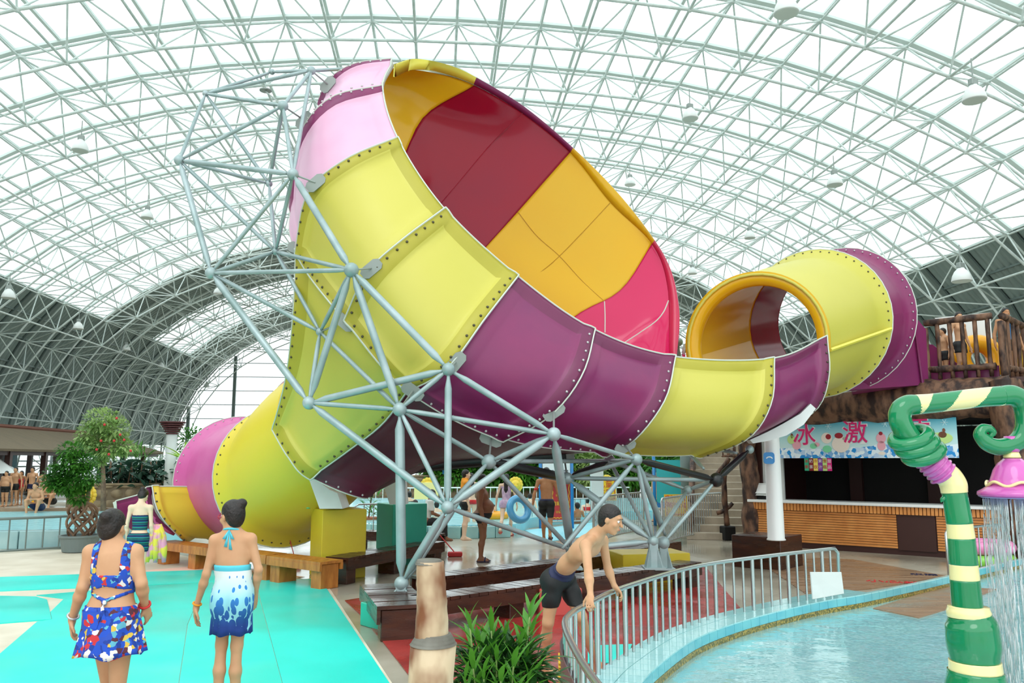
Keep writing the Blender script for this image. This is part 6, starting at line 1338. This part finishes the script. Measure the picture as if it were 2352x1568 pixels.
def slippers(root, P, m_, s=1.0):
    for k in 'LR':
        to = P['to'+k].copy(); to[2] = 0; to = nz_(to); an = P['an'+k]; c = an+to*.055*s; z = max(0.008, an[2]-.085*s) if an[2] > .12 else .008
        rzf = math.atan2(to[1], to[0]); mb = MB(); mb.lathe([(.0, 0), (.135*s, 0), (.138*s, .014), (.0, .018)], (0, 0, 0), 20, sy=.36); Rz = Matrix.Rotation(rzf, 3, 'Z')
        mb.v = [tuple(Rz @ Vector(v)+Vector((c[0], c[1], z))) for v in mb.v]; o = mb.build('slipper', M[m_], root, True)
        a = Rz @ Vector((.03*s, .05*s, .015)); b_ = Rz @ Vector((.03*s, 0, .062*s)); d = Rz @ Vector((.03*s, -.05*s, .015)); q = Vector((c[0], c[1], z)); MB().path([q+a, q+a.lerp(b_, .7), q+b_, q+d.lerp(b_, .7), q+d], .014*s, 8).build('strap', M[m_], o, True)
# patterned fabrics
def pat(name, fn): 
    m = bmat(name, fn); M[name] = m; return m
def floral(nt, N, L, b):
    tc = N.new('ShaderNodeTexCoord'); vo = N.new('ShaderNodeTexVoronoi'); vo.inputs['Scale'].default_value = 34; no = N.new('ShaderNodeTexNoise'); no.inputs['Scale'].default_value = 18; L.new(tc.outputs['Object'], no.inputs['Vector'])
    ad = N.new('ShaderNodeVectorMath'); ad.operation = 'MULTIPLY_ADD'; ad.inputs[1].default_value = (.05, .05, .05); L.new(no.outputs['Color'], ad.inputs[0]); L.new(tc.outputs['Object'], ad.inputs[2]); L.new(ad.outputs[0], vo.inputs['Vector'])
    sp = N.new('ShaderNodeSeparateColor'); L.new(vo.outputs['Color'], sp.inputs[0]); r = N.new('ShaderNodeValToRGB'); r.color_ramp.interpolation = 'CONSTANT'; e = r.color_ramp.elements; e[0].color = rgb('#1d4fc0'); e[1].position = .9; e[1].color = rgb('#e8e4de')
    for p_, c_ in ((.42, '#c8323a'), (.52, '#173c98'), (.62, '#d9b84a'), (.68, '#2a4fb5'), (.76, '#5a2a3a'), (.83, '#5fb0c8')): x = e.new(p_); x.color = rgb(c_)
    L.new(sp.outputs[0], r.inputs[0]); L.new(r.outputs[0], b.inputs['Base Color']); b.inputs['Roughness'].default_value = .8
pat('floral', floral)
def drops(nt, N, L, b):
    tc = N.new('ShaderNodeTexCoord'); mp = N.new('ShaderNodeMapping'); mp.inputs['Scale'].default_value = (26, 26, 13); L.new(tc.outputs['Object'], mp.inputs[0]); vo = N.new('ShaderNodeTexVoronoi'); vo.inputs['Scale'].default_value = 1; vo.inputs['Randomness'].default_value = .55; L.new(mp.outputs[0], vo.inputs['Vector'])
    sp = N.new('ShaderNodeSeparateXYZ'); L.new(tc.outputs['Object'], sp.inputs[0]); mr = N.new('ShaderNodeMapRange'); mr.inputs[1].default_value = 1.12; mr.inputs[2].default_value = .76; mr.inputs[3].default_value = .14; mr.inputs[4].default_value = .74; L.new(sp.outputs['Z'], mr.inputs[0])
    lt = N.new('ShaderNodeMath'); lt.operation = 'LESS_THAN'; L.new(vo.outputs['Distance'], lt.inputs[0]); L.new(mr.outputs[0], lt.inputs[1])
    g1 = N.new('ShaderNodeValToRGB'); e = g1.color_ramp.elements; e[0].color = rgb('#e4efee'); e[1].color = rgb('#8fd6e2'); mr2 = N.new('ShaderNodeMapRange'); mr2.inputs[1].default_value = 1.12; mr2.inputs[2].default_value = .95; L.new(sp.outputs['Z'], mr2.inputs[0]); L.new(mr2.outputs[0], g1.inputs[0])
    g2 = N.new('ShaderNodeValToRGB'); e = g2.color_ramp.elements; e[0].color = rgb('#2f86cf'); e[1].color = rgb('#163a86'); mr3 = N.new('ShaderNodeMapRange'); mr3.inputs[1].default_value = 1.0; mr3.inputs[2].default_value = .76; L.new(sp.outputs['Z'], mr3.inputs[0]); L.new(mr3.outputs[0], g2.inputs[0])
    mx = N.new('ShaderNodeMix'); mx.data_type = 'RGBA'; L.new(lt.outputs[0], mx.inputs[0]); L.new(g1.outputs[0], mx.inputs[6]); L.new(g2.outputs[0], mx.inputs[7]); L.new(mx.outputs[2], b.inputs['Base Color']); b.inputs['Roughness'].default_value = .8
pat('drops', drops)
def stripes(cols, period):
    def fn(nt, N, L, b):
        tc = N.new('ShaderNodeTexCoord'); sp = N.new('ShaderNodeSeparateXYZ'); L.new(tc.outputs['Object'], sp.inputs[0]); m1 = N.new('ShaderNodeMath'); m1.operation = 'MULTIPLY'; m1.inputs[1].default_value = 1/period; L.new(sp.outputs['Z'], m1.inputs[0]); fr = N.new('ShaderNodeMath'); fr.operation = 'FRACT'; L.new(m1.outputs[0], fr.inputs[0])
        r = N.new('ShaderNodeValToRGB'); r.color_ramp.interpolation = 'CONSTANT'; e = r.color_ramp.elements; e[0].color = rgb(cols[0]); e[1].position = 1-1/len(cols); e[1].color = rgb(cols[-1])
        for i, c_ in enumerate(cols[1:-1]): x = e.new((i+1)/len(cols)); x.color = rgb(c_)
        L.new(fr.outputs[0], r.inputs[0]); L.new(r.outputs[0], b.inputs['Base Color']); b.inputs['Roughness'].default_value = .8
    return fn
pat('teal_stripes', stripes(['#123a6a', '#0f6f6a', '#17224a', '#2a9a7c', '#14407a', '#0d2340'], .075)); pat('multi_stripes', stripes(['#c8643a', '#e8dcc0', '#3a6a6a', '#d8a04a', '#8a3a3a', '#efe6d6'], .18))
def skirt(root, m_, cx, cy, z0, z1, a0, a1, ratio=.72, nf=11, amp=.012, name='skirt', wav=.012, B=None):
    if B is not None: Fq, lq, _a = B.field(.014, ('torso', 'leg')); BV, _ = surfnet(Fq, lq, .014); pass; bt = np.arctan2(BV[:, 1]-cy, BV[:, 0]-cx); br = np.hypot(BV[:, 1]-cy, BV[:, 0]-cx)
    n = 88; m = 10; vs = []
    for side in (0, 1):
        for i in range(m+1):
            t = i/m; z = z1+(z0-z1)*t; a = (a1+(a0-a1)*t**.8)-side*.006
            for k in range(n):
                th = 2*PI*k/n; w = 1+amp/a*t*math.sin(nf*th+.6*math.sin(3*th)); rr_ = math.hypot(a*math.cos(th), a*ratio*math.sin(th))
                if B is not None:
                    sel = (np.abs(BV[:, 2]-z) < .025) & (np.abs((bt-math.atan2(ratio*math.sin(th), math.cos(th))+PI) % (2*PI)-PI) < .16)
                    if sel.any(): w = max(w, (br[sel].max()+.012-side*.004)/rr_)
                zz = z+wav*t*math.sin(nf*th*.5+1)*(1 if i == m else t); vs.append((cx+a*w*math.cos(th), cy+a*ratio*w*math.sin(th), zz))
    h = (m+1)*n; fs = []
    for i in range(m):
        for k in range(n): a = i*n+k; b_ = i*n+(k+1) % n; fs.append((a, a+n, b_+n, b_)); fs.append((h+a, h+b_, h+b_+n, h+a+n))
    for k in range(n): fs.append((m*n+k, h+m*n+k, h+m*n+(k+1) % n, m*n+(k+1) % n))
    return mkobj(name, vs, fs, M[m_], root, True)
# --- the woman in the floral two-piece, walking away
Y1 = 5.55; c1 = at(262, 1057, Y1); SC = F/Y1
def l1(x, y, dy=0.0): p = at(x, y, Y1+dy); return (p.x-c1.x, p.y-Y1, p.z)
J = stand(1.63, True); J.update(head=l1(258, 1210, .02), neck=l1(260, 1247), chest=l1(262, 1305), waist=l1(262, 1352, .01), pelvis=l1(255, 1400), shL=l1(209, 1268), shR=l1(311, 1267), elL=l1(190, 1348, -.03), wrL=l1(166, 1420, .05), elR=l1(325, 1340, -.02), wrR=l1(333, 1392, .1), hdL=(-.02, .1, -1), hdR=(.1, .5, -.8),
 hpL=l1(236, 1425), hpR=l1(281, 1425), knL=(l1(236, 1530)[0], .12, .47), knR=(l1(268, 1530)[0], .03, .47), anL=(l1(238, 1600)[0], .05, .08), anR=(l1(262, 1600)[0], -.05, .075), face=(.05, 1, -.2))
def bod(X, Y, Z):
    X = X-.05
    band_ = np.maximum(Z-(1.205+.02*np.cos(X*9)), (1.13+.45*np.abs(X)*0+.25*np.maximum(0, .09-np.abs(X)))-Z); strap = np.maximum(np.abs(np.abs(X)-(.1))-.026, 1.15-Z); sash = np.abs(Z-(1.065+.35*np.abs(X)))-.012
    return np.minimum(np.minimum(band_, strap), sash)
r_, P_, B_1 = person('woman seen from behind in a blue floral two-piece with a short flared skirt', (c1.x, Y1, 0), J, 1.63, 'skin', 0, .0095, 1.06, True, clothes=[('bikini_top', 'floral', ('torso',), bod, .007), ('skirt_band', 'floral', ('torso', 'leg'), zb(.93, 1.025), .01)], hair='bun', fine=True, thin=.92)
skirt(r_, 'floral', float(P_['hpL'][0]+P_['hpR'][0])/2, 0, .725, 1.0, .215, .152, .85, 9, .016, B=B_1)
q = Vector((float(P_['waist'][0]), -.115, 1.055)); mb = MB(); mb.box(q, (.03, .025, .03), bev=.008)
for sx in (-1, 1): mb.slab([q+Vector((0, -.012, 0)), q+Vector((sx*.03, -.02, -.09)), q+Vector((sx*.055, -.03, -.15)), q+Vector((sx*.02, -.03, -.155)), q+Vector((-sx*.004, -.02, -.06))], (0, -1, 0), .006)
mb.build('sash_bow', M['floral'], r_)
def bangle(P, k, m_, root, R=.03, r=.006, f_=.92):
    w, e = Vector(P['wr'+k]), Vector(P['el'+k]); c = e.lerp(w, f_); d = (w-e).normalized(); u = d.cross(Vector((0, 1, 0))).normalized(); v = d.cross(u); MB().path([c+u*R*math.cos(t)+v*R*math.sin(t) for t in [2*PI*q/16 for q in range(16)]], r, 6, closed=True).build('wrist_band', M[m_], root, True)
bangle(P_, 'R', 'redcl', r_, .034, .008); bangle(P_, 'L', 'silver', r_, .033, .008)
# --- the woman in the blue halter dress
Y2 = 6.3; c2 = at(537, 1057, Y2)
def l2(x, y, dy=0.0): p = at(x, y, Y2+dy); return (p.x-c2.x, p.y-Y2, p.z)
J = stand(1.64, True); J.update(head=l2(533, 1184, .01), neck=l2(534, 1220), chest=l2(534, 1272), waist=l2(535, 1315), pelvis=l2(535, 1362), shL=l2(494, 1240), shR=l2(576, 1237), elL=l2(474, 1318, -.03), wrL=l2(451, 1392, .02), elR=l2(594, 1308, .0), wrR=l2(585, 1368, .1), hdL=(-.1, .1, -1), hdR=(-.1, .3, -1),
 hpL=l2(517, 1385), hpR=l2(553, 1385), knL=l2(509, 1480, .02), knR=l2(544, 1482, .0), anL=(l2(502, 1600)[0], -.02, .08), anR=(l2(541, 1600)[0], .02, .075), face=(-.75, .62, -.1))
r_, P_, B_2 = person('woman seen from behind in a pale blue halter dress with a dark blue drop pattern', (c2.x, Y2, 0), J, 1.64, 'skin', 0, .0095, .93, True, clothes=[('dress_band', 'aquacl', ('torso',), zb(1.13, 1.19), .012, 'plain aqua band at the top of the dress')], hair='bunhigh', fine=True, thin=.86)
skirt(r_, 'drops', float(P_['waist'][0]+P_['hpR'][0]+P_['hpL'][0])/3, 0, .70, 1.15, .150, .128, .8, 13, .006, 'dress_skirt', .008, B=B_2)
nk = Vector(P_['neck']); mb = MB(); mb.path([nk+Vector((.06*math.sin(t), -.062*math.cos(t)+.0, .005+.02*math.cos(t))) for t in np.linspace(-2.2, 2.2, 17)], .009, 6)
for dx, dz in ((-.015, -.1), (.022, -.12), (-.03, -.045), (.035, -.045)): mb.slab([nk+Vector((.0, -.07, .02)), nk+Vector((dx-.012, -.09, dz)), nk+Vector((dx+.012, -.09, dz-.005))], (0, -1, 0), .006)
mb.build('neck_tie', M['aquacl'], r_, True); bangle(P_, 'L', 'orcl', r_, .029, .007)
hc = Vector(P_['head']); fd = Vector((-.75, .62, -.1)).normalized(); sd_ = fd.cross(Vector((0, 0, 1))).normalized(); mb = MB()
for q in (-1, 1): cc_ = hc+fd*.1+sd_*q*.032; mb.path([cc_+sd_*.024*math.cos(t)+Vector((0, 0, .018*math.sin(t))) for t in [2*PI*k/14 for k in range(14)]], .0022, 5, closed=True); mb.tube(cc_+sd_*q*.024, hc+sd_*q*.076+fd*.0, .002, n=5)
mb.build('glasses', M['redcl'], r_)
# --- the boy leaning on the railing
YB = 7.7; cb_ = at(1285, 1057, YB); cb_ = Vector((cb_.x, YB, 0))
def lb_(x, y, Y): p = at(x, y, Y); return tuple(p-cb_)
J = dict(head=lb_(1403, 1192, 7.12), neck=lb_(1371, 1228, 7.22), chest=lb_(1338, 1262, 7.35), waist=lb_(1308, 1292, 7.5), pelvis=lb_(1284, 1326, 7.62), shL=lb_(1384, 1240, 7.46), shR=lb_(1345, 1252, 6.99), elL=lb_(1396, 1304, 7.52), wrL=lb_(1411, 1345, 7.5), elR=lb_(1352, 1318, 6.82), wrR=lb_(1356, 1364, 6.74),
 hdL=(.55, -.2, -.6), hdR=(-.1, -.5, -.45), pnR=(.2, -.3, -1), pnL=(.1, -.3, -1), hpL=lb_(1302, 1338, 7.74), hpR=lb_(1270, 1342, 7.56), knL=lb_(1335, 1415, 7.6), anL=lb_(1372, 1516, 7.95), knR=lb_(1259, 1428, 7.6), anR=lb_(1256, 1516, 7.85), toL=(.75, -.6, -.1), toR=(.75, -.6, -.1), face=(.88, -.38, -.3), hup=(.25, -.05, 1))
for k in 'LR': J['an'+k] = (J['an'+k][0], J['an'+k][1], .095)
sp = np3(J['waist'])-np3(J['pelvis'])
r_, P_, B_3 = person('shirtless boy in black swim shorts leaning with both hands on the near railing', cb_, J, 1.68, 'skin', 0, .0095, .93, clothes=[('swim_shorts', 'clblack', ('torso', 'leg'), [(np3(J['pelvis'])+sp*.45, sp), ((0, 0, .665), (0, 0, -1))], .009), ('waistband', 'navy', ('torso',), [(np3(J['pelvis'])+sp*.62, sp), (np3(J['pelvis'])+sp*.3, -sp)], .013)], hair='short', fine=True, curl=.75)
slippers(r_, P_, 'whitecl', 1.0)
# --- the girl in the green striped two-piece
g3 = gr(312, 1357); J = stand(1.52, True, .0); J['face'] = (0, .75, -.65); J['head'] = (0, .05, 1.41); H = 1.52
r_, P_, _ = person('girl seen from behind in a green and navy striped two-piece holding a patterned towel', g3, J, 1.52, 'skin3', 0, .013, .92, True, clothes=[('striped_top', 'teal_stripes', ('torso',), zb(.9, 1.13), .009), ('striped_bottom', 'teal_stripes', ('torso', 'leg'), zb(.58, .86), .012)], hair='bun', thin=.9)
c = g3+Vector((.26, .02, 0)); vs = []; n = 12
mb = MB(); 
for k in range(5): x0 = -.08+.04*k; mb.path([c+Vector((x0*.5, .02*math.sin(k), .98)), c+Vector((x0, .04*math.sin(k*2), .8)), c+Vector((x0*1.5, .03*math.cos(k*2), .62)), c+Vector((x0*1.6, 0, .42+.05*(k % 2)))], [.03, .045, .05, .03], 10)
o = mb.build('towel', M['yelcl'], smooth=True); tag(o, 'yellow and pink patterned towel hanging from the striped girl\'s hand', 'towel')
# --- people in the middle distance
def simple(label, px, py, H, rz, skin='skin', b=1.0, fem=False, hair='short', clothes=None, res=.02, Y=None, z=0.0, slip=None, **kw):
    if Y is None: loc = gr(px, py, z)
    else: p = at(px, CY, Y); d_ = gr(px, 1400); loc = Vector((_c.x+(at(px, 1057, Y)).x, Y, z))
    Jk = {k: kw.pop(k) for k in list(kw) if k in ('arm', 'stride', 'armsw', 'wide')}; J = stand(H, fem, **Jk); J.update(kw.pop('J', {}))
    r, P, B = person(label, loc, J, H, skin, rz, res, b, fem, clothes=clothes if clothes is not None else [trunks(H)], hair=hair, **kw)
    if slip: slippers(r, P, slip, H/1.65)
    return r, P
E, Wst, So = -PI/2, PI/2, PI
simple('big tanned man with a round belly in dark trunks standing sideways under the frame', 1107, 1290, 1.68, E, 'skin4', 1.22, belly=1.2, res=.014, slip='navy', clothes=[trunks(1.68, z0=.44, z1=.56)])
r_, P_ = simple('teenager in black trunks with an orange towel over the shoulders', 1068, 1240, 1.72, E+.25, 'skin3', .95, res=.016, clothes=[trunks(1.72, z0=.42, z1=.55), ('orange_towel', 'orcl', ('torso', 'neck'), zb(1.22, 1.52), .02)])
simple('person in red slippers half hidden behind the teenager with the orange towel', 1082, 1222, 1.6, .3, 'skin3', .9, True, 'long', [trunks(1.6, 'redcl', .47, .55), ('swim_top', 'redcl', ('torso',), zb(1.1, 1.25), .01)], slip='redcl')
r_, P_ = simple('long-haired girl in a white frilled swimsuit and red slippers walking away', 1163, 1232, 1.6, -.15, 'skin3', .85, True, 'long', [('swimsuit', 'lav', ('torso',), zb(.9, 1.28), .012), ('frill_skirt', 'lav', ('torso', 'leg'), zb(.74, .93), .03)], stride=1.4, slip='redcl', res=.017)
c = at(1192, 1169, 20.9); ring('clear blue swim ring carried by the long-haired girl', c, .27, .09, M['ringblue'], rx=math.radians(75), rz=.6)
r_, P_ = simple('man seen from behind in long black shorts and a red armband by the notices', 1256, 1246, 1.78, -.1, 'skin2', .98, clothes=[('swim_shorts', 'clblack', ('torso', 'leg'), zb(.6, 1.02), .012), ('waistband', 'navy', ('torso',), zb(.99, 1.035), .016), ('armband', 'redcl', ('arm',), lambda X, Y, Z: np.maximum(np.maximum(Z-1.3, 1.24-Z), X), .008)], stride=-1.1, armsw=.8, res=.015, slip='navy')
simple('boy in teal shorts standing behind the blue post left of the stairs', 1505, 1198, 1.66, E, 'skin', .9, clothes=[trunks(1.66, 'pedteal', .38, .56)], slip='navy')
# seated woman in a white shirt
J = stand(1.6, True); J.update(pelvis=(0, 0, .5), waist=(0, .02, .64), chest=(0, .06, .8), neck=(0, .1, 1.0), head=(0, .15, 1.13), shL=(-.16, .08, .95), shR=(.16, .08, .95), elL=(-.2, .12, .68), elR=(.2, .12, .68), wrL=(-.12, .34, .6), wrR=(.12, .34, .6), hdL=(.2, 1, -.2), hdR=(-.2, 1, -.2), hpL=(-.09, .02, .47), hpR=(.09, .02, .47), knL=(-.1, .45, .47), knR=(.1, .45, .47), anL=(-.1, .48, .08), anR=(.1, .48, .08), face=(0, 1, -.15))
r_, P_, _ = person('woman in a white short-sleeved shirt sitting behind the teal plinth', gr(978, 1243), J, 1.6, 'skin4', E+.3, .016, 1.0, True, clothes=[('white_shirt', 'whitecl', ('torso', 'arm'), lambda X, Y, Z: np.maximum(np.maximum(Z-1.0, .47-Z), np.where(np.abs(X) > .13, .74-Z, -1)), .018), ('dark_trousers', 'clblack', ('leg',), [((0, 0, .12), (0, 0, -1))], .015)], hair='bun')
# swimmers: the part above the water
def swimmer(label, px, py, Y, hair='short', skin='skin3', m_=None, fem=False, rz=0.0, up=.36, zw=.28):
    H = 1.55; J = stand(H, fem); loc = at(px, py, Y); z = loc.z-.93*H; r, P, B = person(label, (loc.x, Y, z), J, H, skin, rz, .02, .95, fem, clothes=[('swim_top', m_, ('torso',), zb(zw-z+.02, 1.25), .01)] if m_ else [], hair=hair, cut=zw-z-.02, legs=False)
swimmer('woman in dark swimwear sitting in the middle pool left of the frame', 940, 1136, 26, 'bun', 'skin3', 'clblack', True, .4); swimmer('small child beside the woman sitting in the middle pool', 954, 1156, 25, 'short', 'skin3', None, False, .6)
swimmer('dark-haired swimmer right of the long-haired girl', 1217, 1140, 30); swimmer('dark-haired swimmer between the railings in the middle pool', 1326, 1162, 25.2, 'short', 'skin2', None, False, .5); swimmer('swimmer with a raised face in an orange swim ring', 1131, 1166, 25, 'short', 'skin3', None, False, E); swimmer('swimmer far right in the middle pool near the barrier', 1349, 1150, 28, 'bun', 'skin3', 'redcl', True)
swimmer('child in a white top in the middle pool by the seated woman', 1003, 1160, 25, 'bun', 'skin3', 'whitecl', True, .2)
c = at(1128, 1181, 24.6); ring('orange swim ring in the middle pool', (c.x, c.y, .36), .42, .11, M['ringor'])
# left terrace people
simple('heavy-set man in black trunks at the far left edge of the terrace', 9, 1163, 1.5, So, 'skin', 1.25, belly=.9); simple('slim man in black trunks second from the left on the terrace', 30, 1161, 1.66, So, 'skin', .95); simple('woman in a red swimsuit third from the left on the terrace', 44, 1160, 1.5, So, 'skin2', .85, True, 'long', [('swimsuit', 'redcl', ('torso',), zb(.7, 1.15), .012)])
simple('man in navy trunks fourth from the left on the terrace', 69, 1160, 1.66, So, 'skin', .97, clothes=[trunks(1.66, 'navy', .43, .56)]); simple('woman in an orange and white striped tube dress on the terrace', 93, 1160, 1.5, .3, 'skin', .95, True, 'bun', [('tube_dress', 'multi_stripes', ('torso', 'leg'), zb(.62, 1.2), .02)])
def sitting(label, px, Y, zs, rz, skin, m_, H=1.65, hunch=.12):
    J = stand(H); J.update(pelvis=(0, 0, .09), waist=(0, .05, .24), chest=(0, .05+hunch, .42), neck=(0, .1+hunch, .62), head=(0, .17+hunch, .74), shL=(-.18, .1+hunch, .56), shR=(.18, .1+hunch, .56), elL=(-.24, .25, .34), elR=(.24, .25, .34), wrL=(-.08, .42, .34), wrR=(.08, .42, .34), hdL=(.8, .6, -.1), hdR=(-.8, .6, -.1), hpL=(-.09, .03, .07), hpR=(.09, .03, .07), knL=(-.2, .4, .3), knR=(.2, .4, .3), anL=(-.14, .42, -.1), anR=(.14, .42, -.1), toL=(-.2, 1, -.1), toR=(.2, 1, -.1))
    return person(label, (at(px, 1057, Y).x, Y, zs), J, H, skin, rz, .02, 1.0, clothes=[('swim_trunks', m_, ('torso', 'leg'), lambda X, Y_, Z: np.maximum(Z-.2, Y_-.3), .012)], flat_feet=False)
sitting('man with a red wrist tag sitting low at the left pool edge', 98, 26.4, .42, So, 'skin', 'navy'); sitting('man crouching with folded arms beside the bonsai', 125, 29.5, .45, So, 'skin', 'clblack')
c = at(86, 1150, 33.2); o = MB(); o.slab([(c.x-.18, 33.0, 0), (c.x+.18, 33.0, 0), (c.x+.13, 33.2, .75), (c.x-.13, 33.2, .75)], (0, -1, 0), .03); o.slab([(c.x-.18, 33.4, 0), (c.x+.18, 33.4, 0), (c.x+.13, 33.22, .75), (c.x-.13, 33.22, .75)], (0, 1, 0), .03); o = o.build('wet_floor_sign', M['ringor']); tag(o, 'folding yellow floor sign on the left terrace', 'sign')
# platform people and the big orange ring
def onplat(px, Y): return Vector((at(px, 1057, Y).x, Y, 3.6))
simple('boy in black trunks standing in front of the big yellow ring on the platform', 2226, 0, 1.5, So+.4, 'skin', .9, Y=17.6, z=3.62, clothes=[trunks(1.5)], J=dict(face=(.5, .9, -.1)))
simple('man bending forward by the chute on the platform', 2188, 0, 1.2, Wst, 'skin', 1.0, Y=17.9, z=3.62, clothes=[trunks(1.2)]); simple('person in blue holding a yellow tube at the right edge of the platform', 2338, 0, 1.55, So, 'skin2', 1.0, Y=17.4, z=3.62, clothes=[trunks(1.55), ('blue_vest', 'blue', ('torso',), zb(.85, 1.25), .012)])
p = at(2245, 800, 18.3); ring('big yellow-orange inflatable tube standing on the platform behind the boy', (p.x, p.y, 4.18), .36, .2, M['ringor'], rx=math.radians(86), rz=-.15)
p = at(2352, 780, 18.3); ring('yellow inflatable tube at the right edge of the platform', (p.x+.25, p.y, 4.3), .36, .2, M['signyel'], rx=math.radians(86), rz=-.1)
# ---------------------------------------------------------------- small things
c = gr(1045, 1278); t = thing('broom', 'red push broom lying by the end of the bench run', 'broom', c); MB().box(c+Vector((0, 0, .05)), (.3, .12, .1), .1, bev=.02).build('head', M['redcl'], t); MB().tube(c+Vector((-.02, 0, .1)), c+Vector((-.35, .1, .45)), .012).build('handle', M['redcl'], t)
c = gr(682, 1306); t = thing('dustpan', 'small red dustpan with a thin handle under the left bench', 'dustpan', c); MB().box(c+Vector((0, 0, .03)), (.14, .12, .06), .1, bev=.01).build('pan', M['redcl'], t); MB().tube(c+Vector((0, 0, .05)), c+Vector((-.15, .02, .5)), .008).build('handle', M['redcl'], t)
p = at(708, 1168, 14.5); t = thing('water_bottle', 'green plastic bottle with a blue cap on the yellow plinth', 'bottle', (p.x, p.y, 1.13)); MB().lathe([(.04, 0), (.045, .01), (.045, .17), (.02, .22), (.018, .235), (.0, .235)], (p.x, p.y, 1.131), 16).build('body', mat('green_plastic', '#5fcf9a', .2), t, smooth=True); MB().lathe([(.022, 0), (.022, .03), (.0, .03)], (p.x, p.y, 1.36), 12).build('cap', M['blue'], t)
p = gr(1258, 1210); o = MB().box((at(1025, 1080, 14).x, 14.0, at(1025, 1078, 14).z), (.13, .02, .15)).build('sticker_sign', M['banner']); tag(o, 'little blue sticker sign hanging on the black strip under the bowl', 'sign')
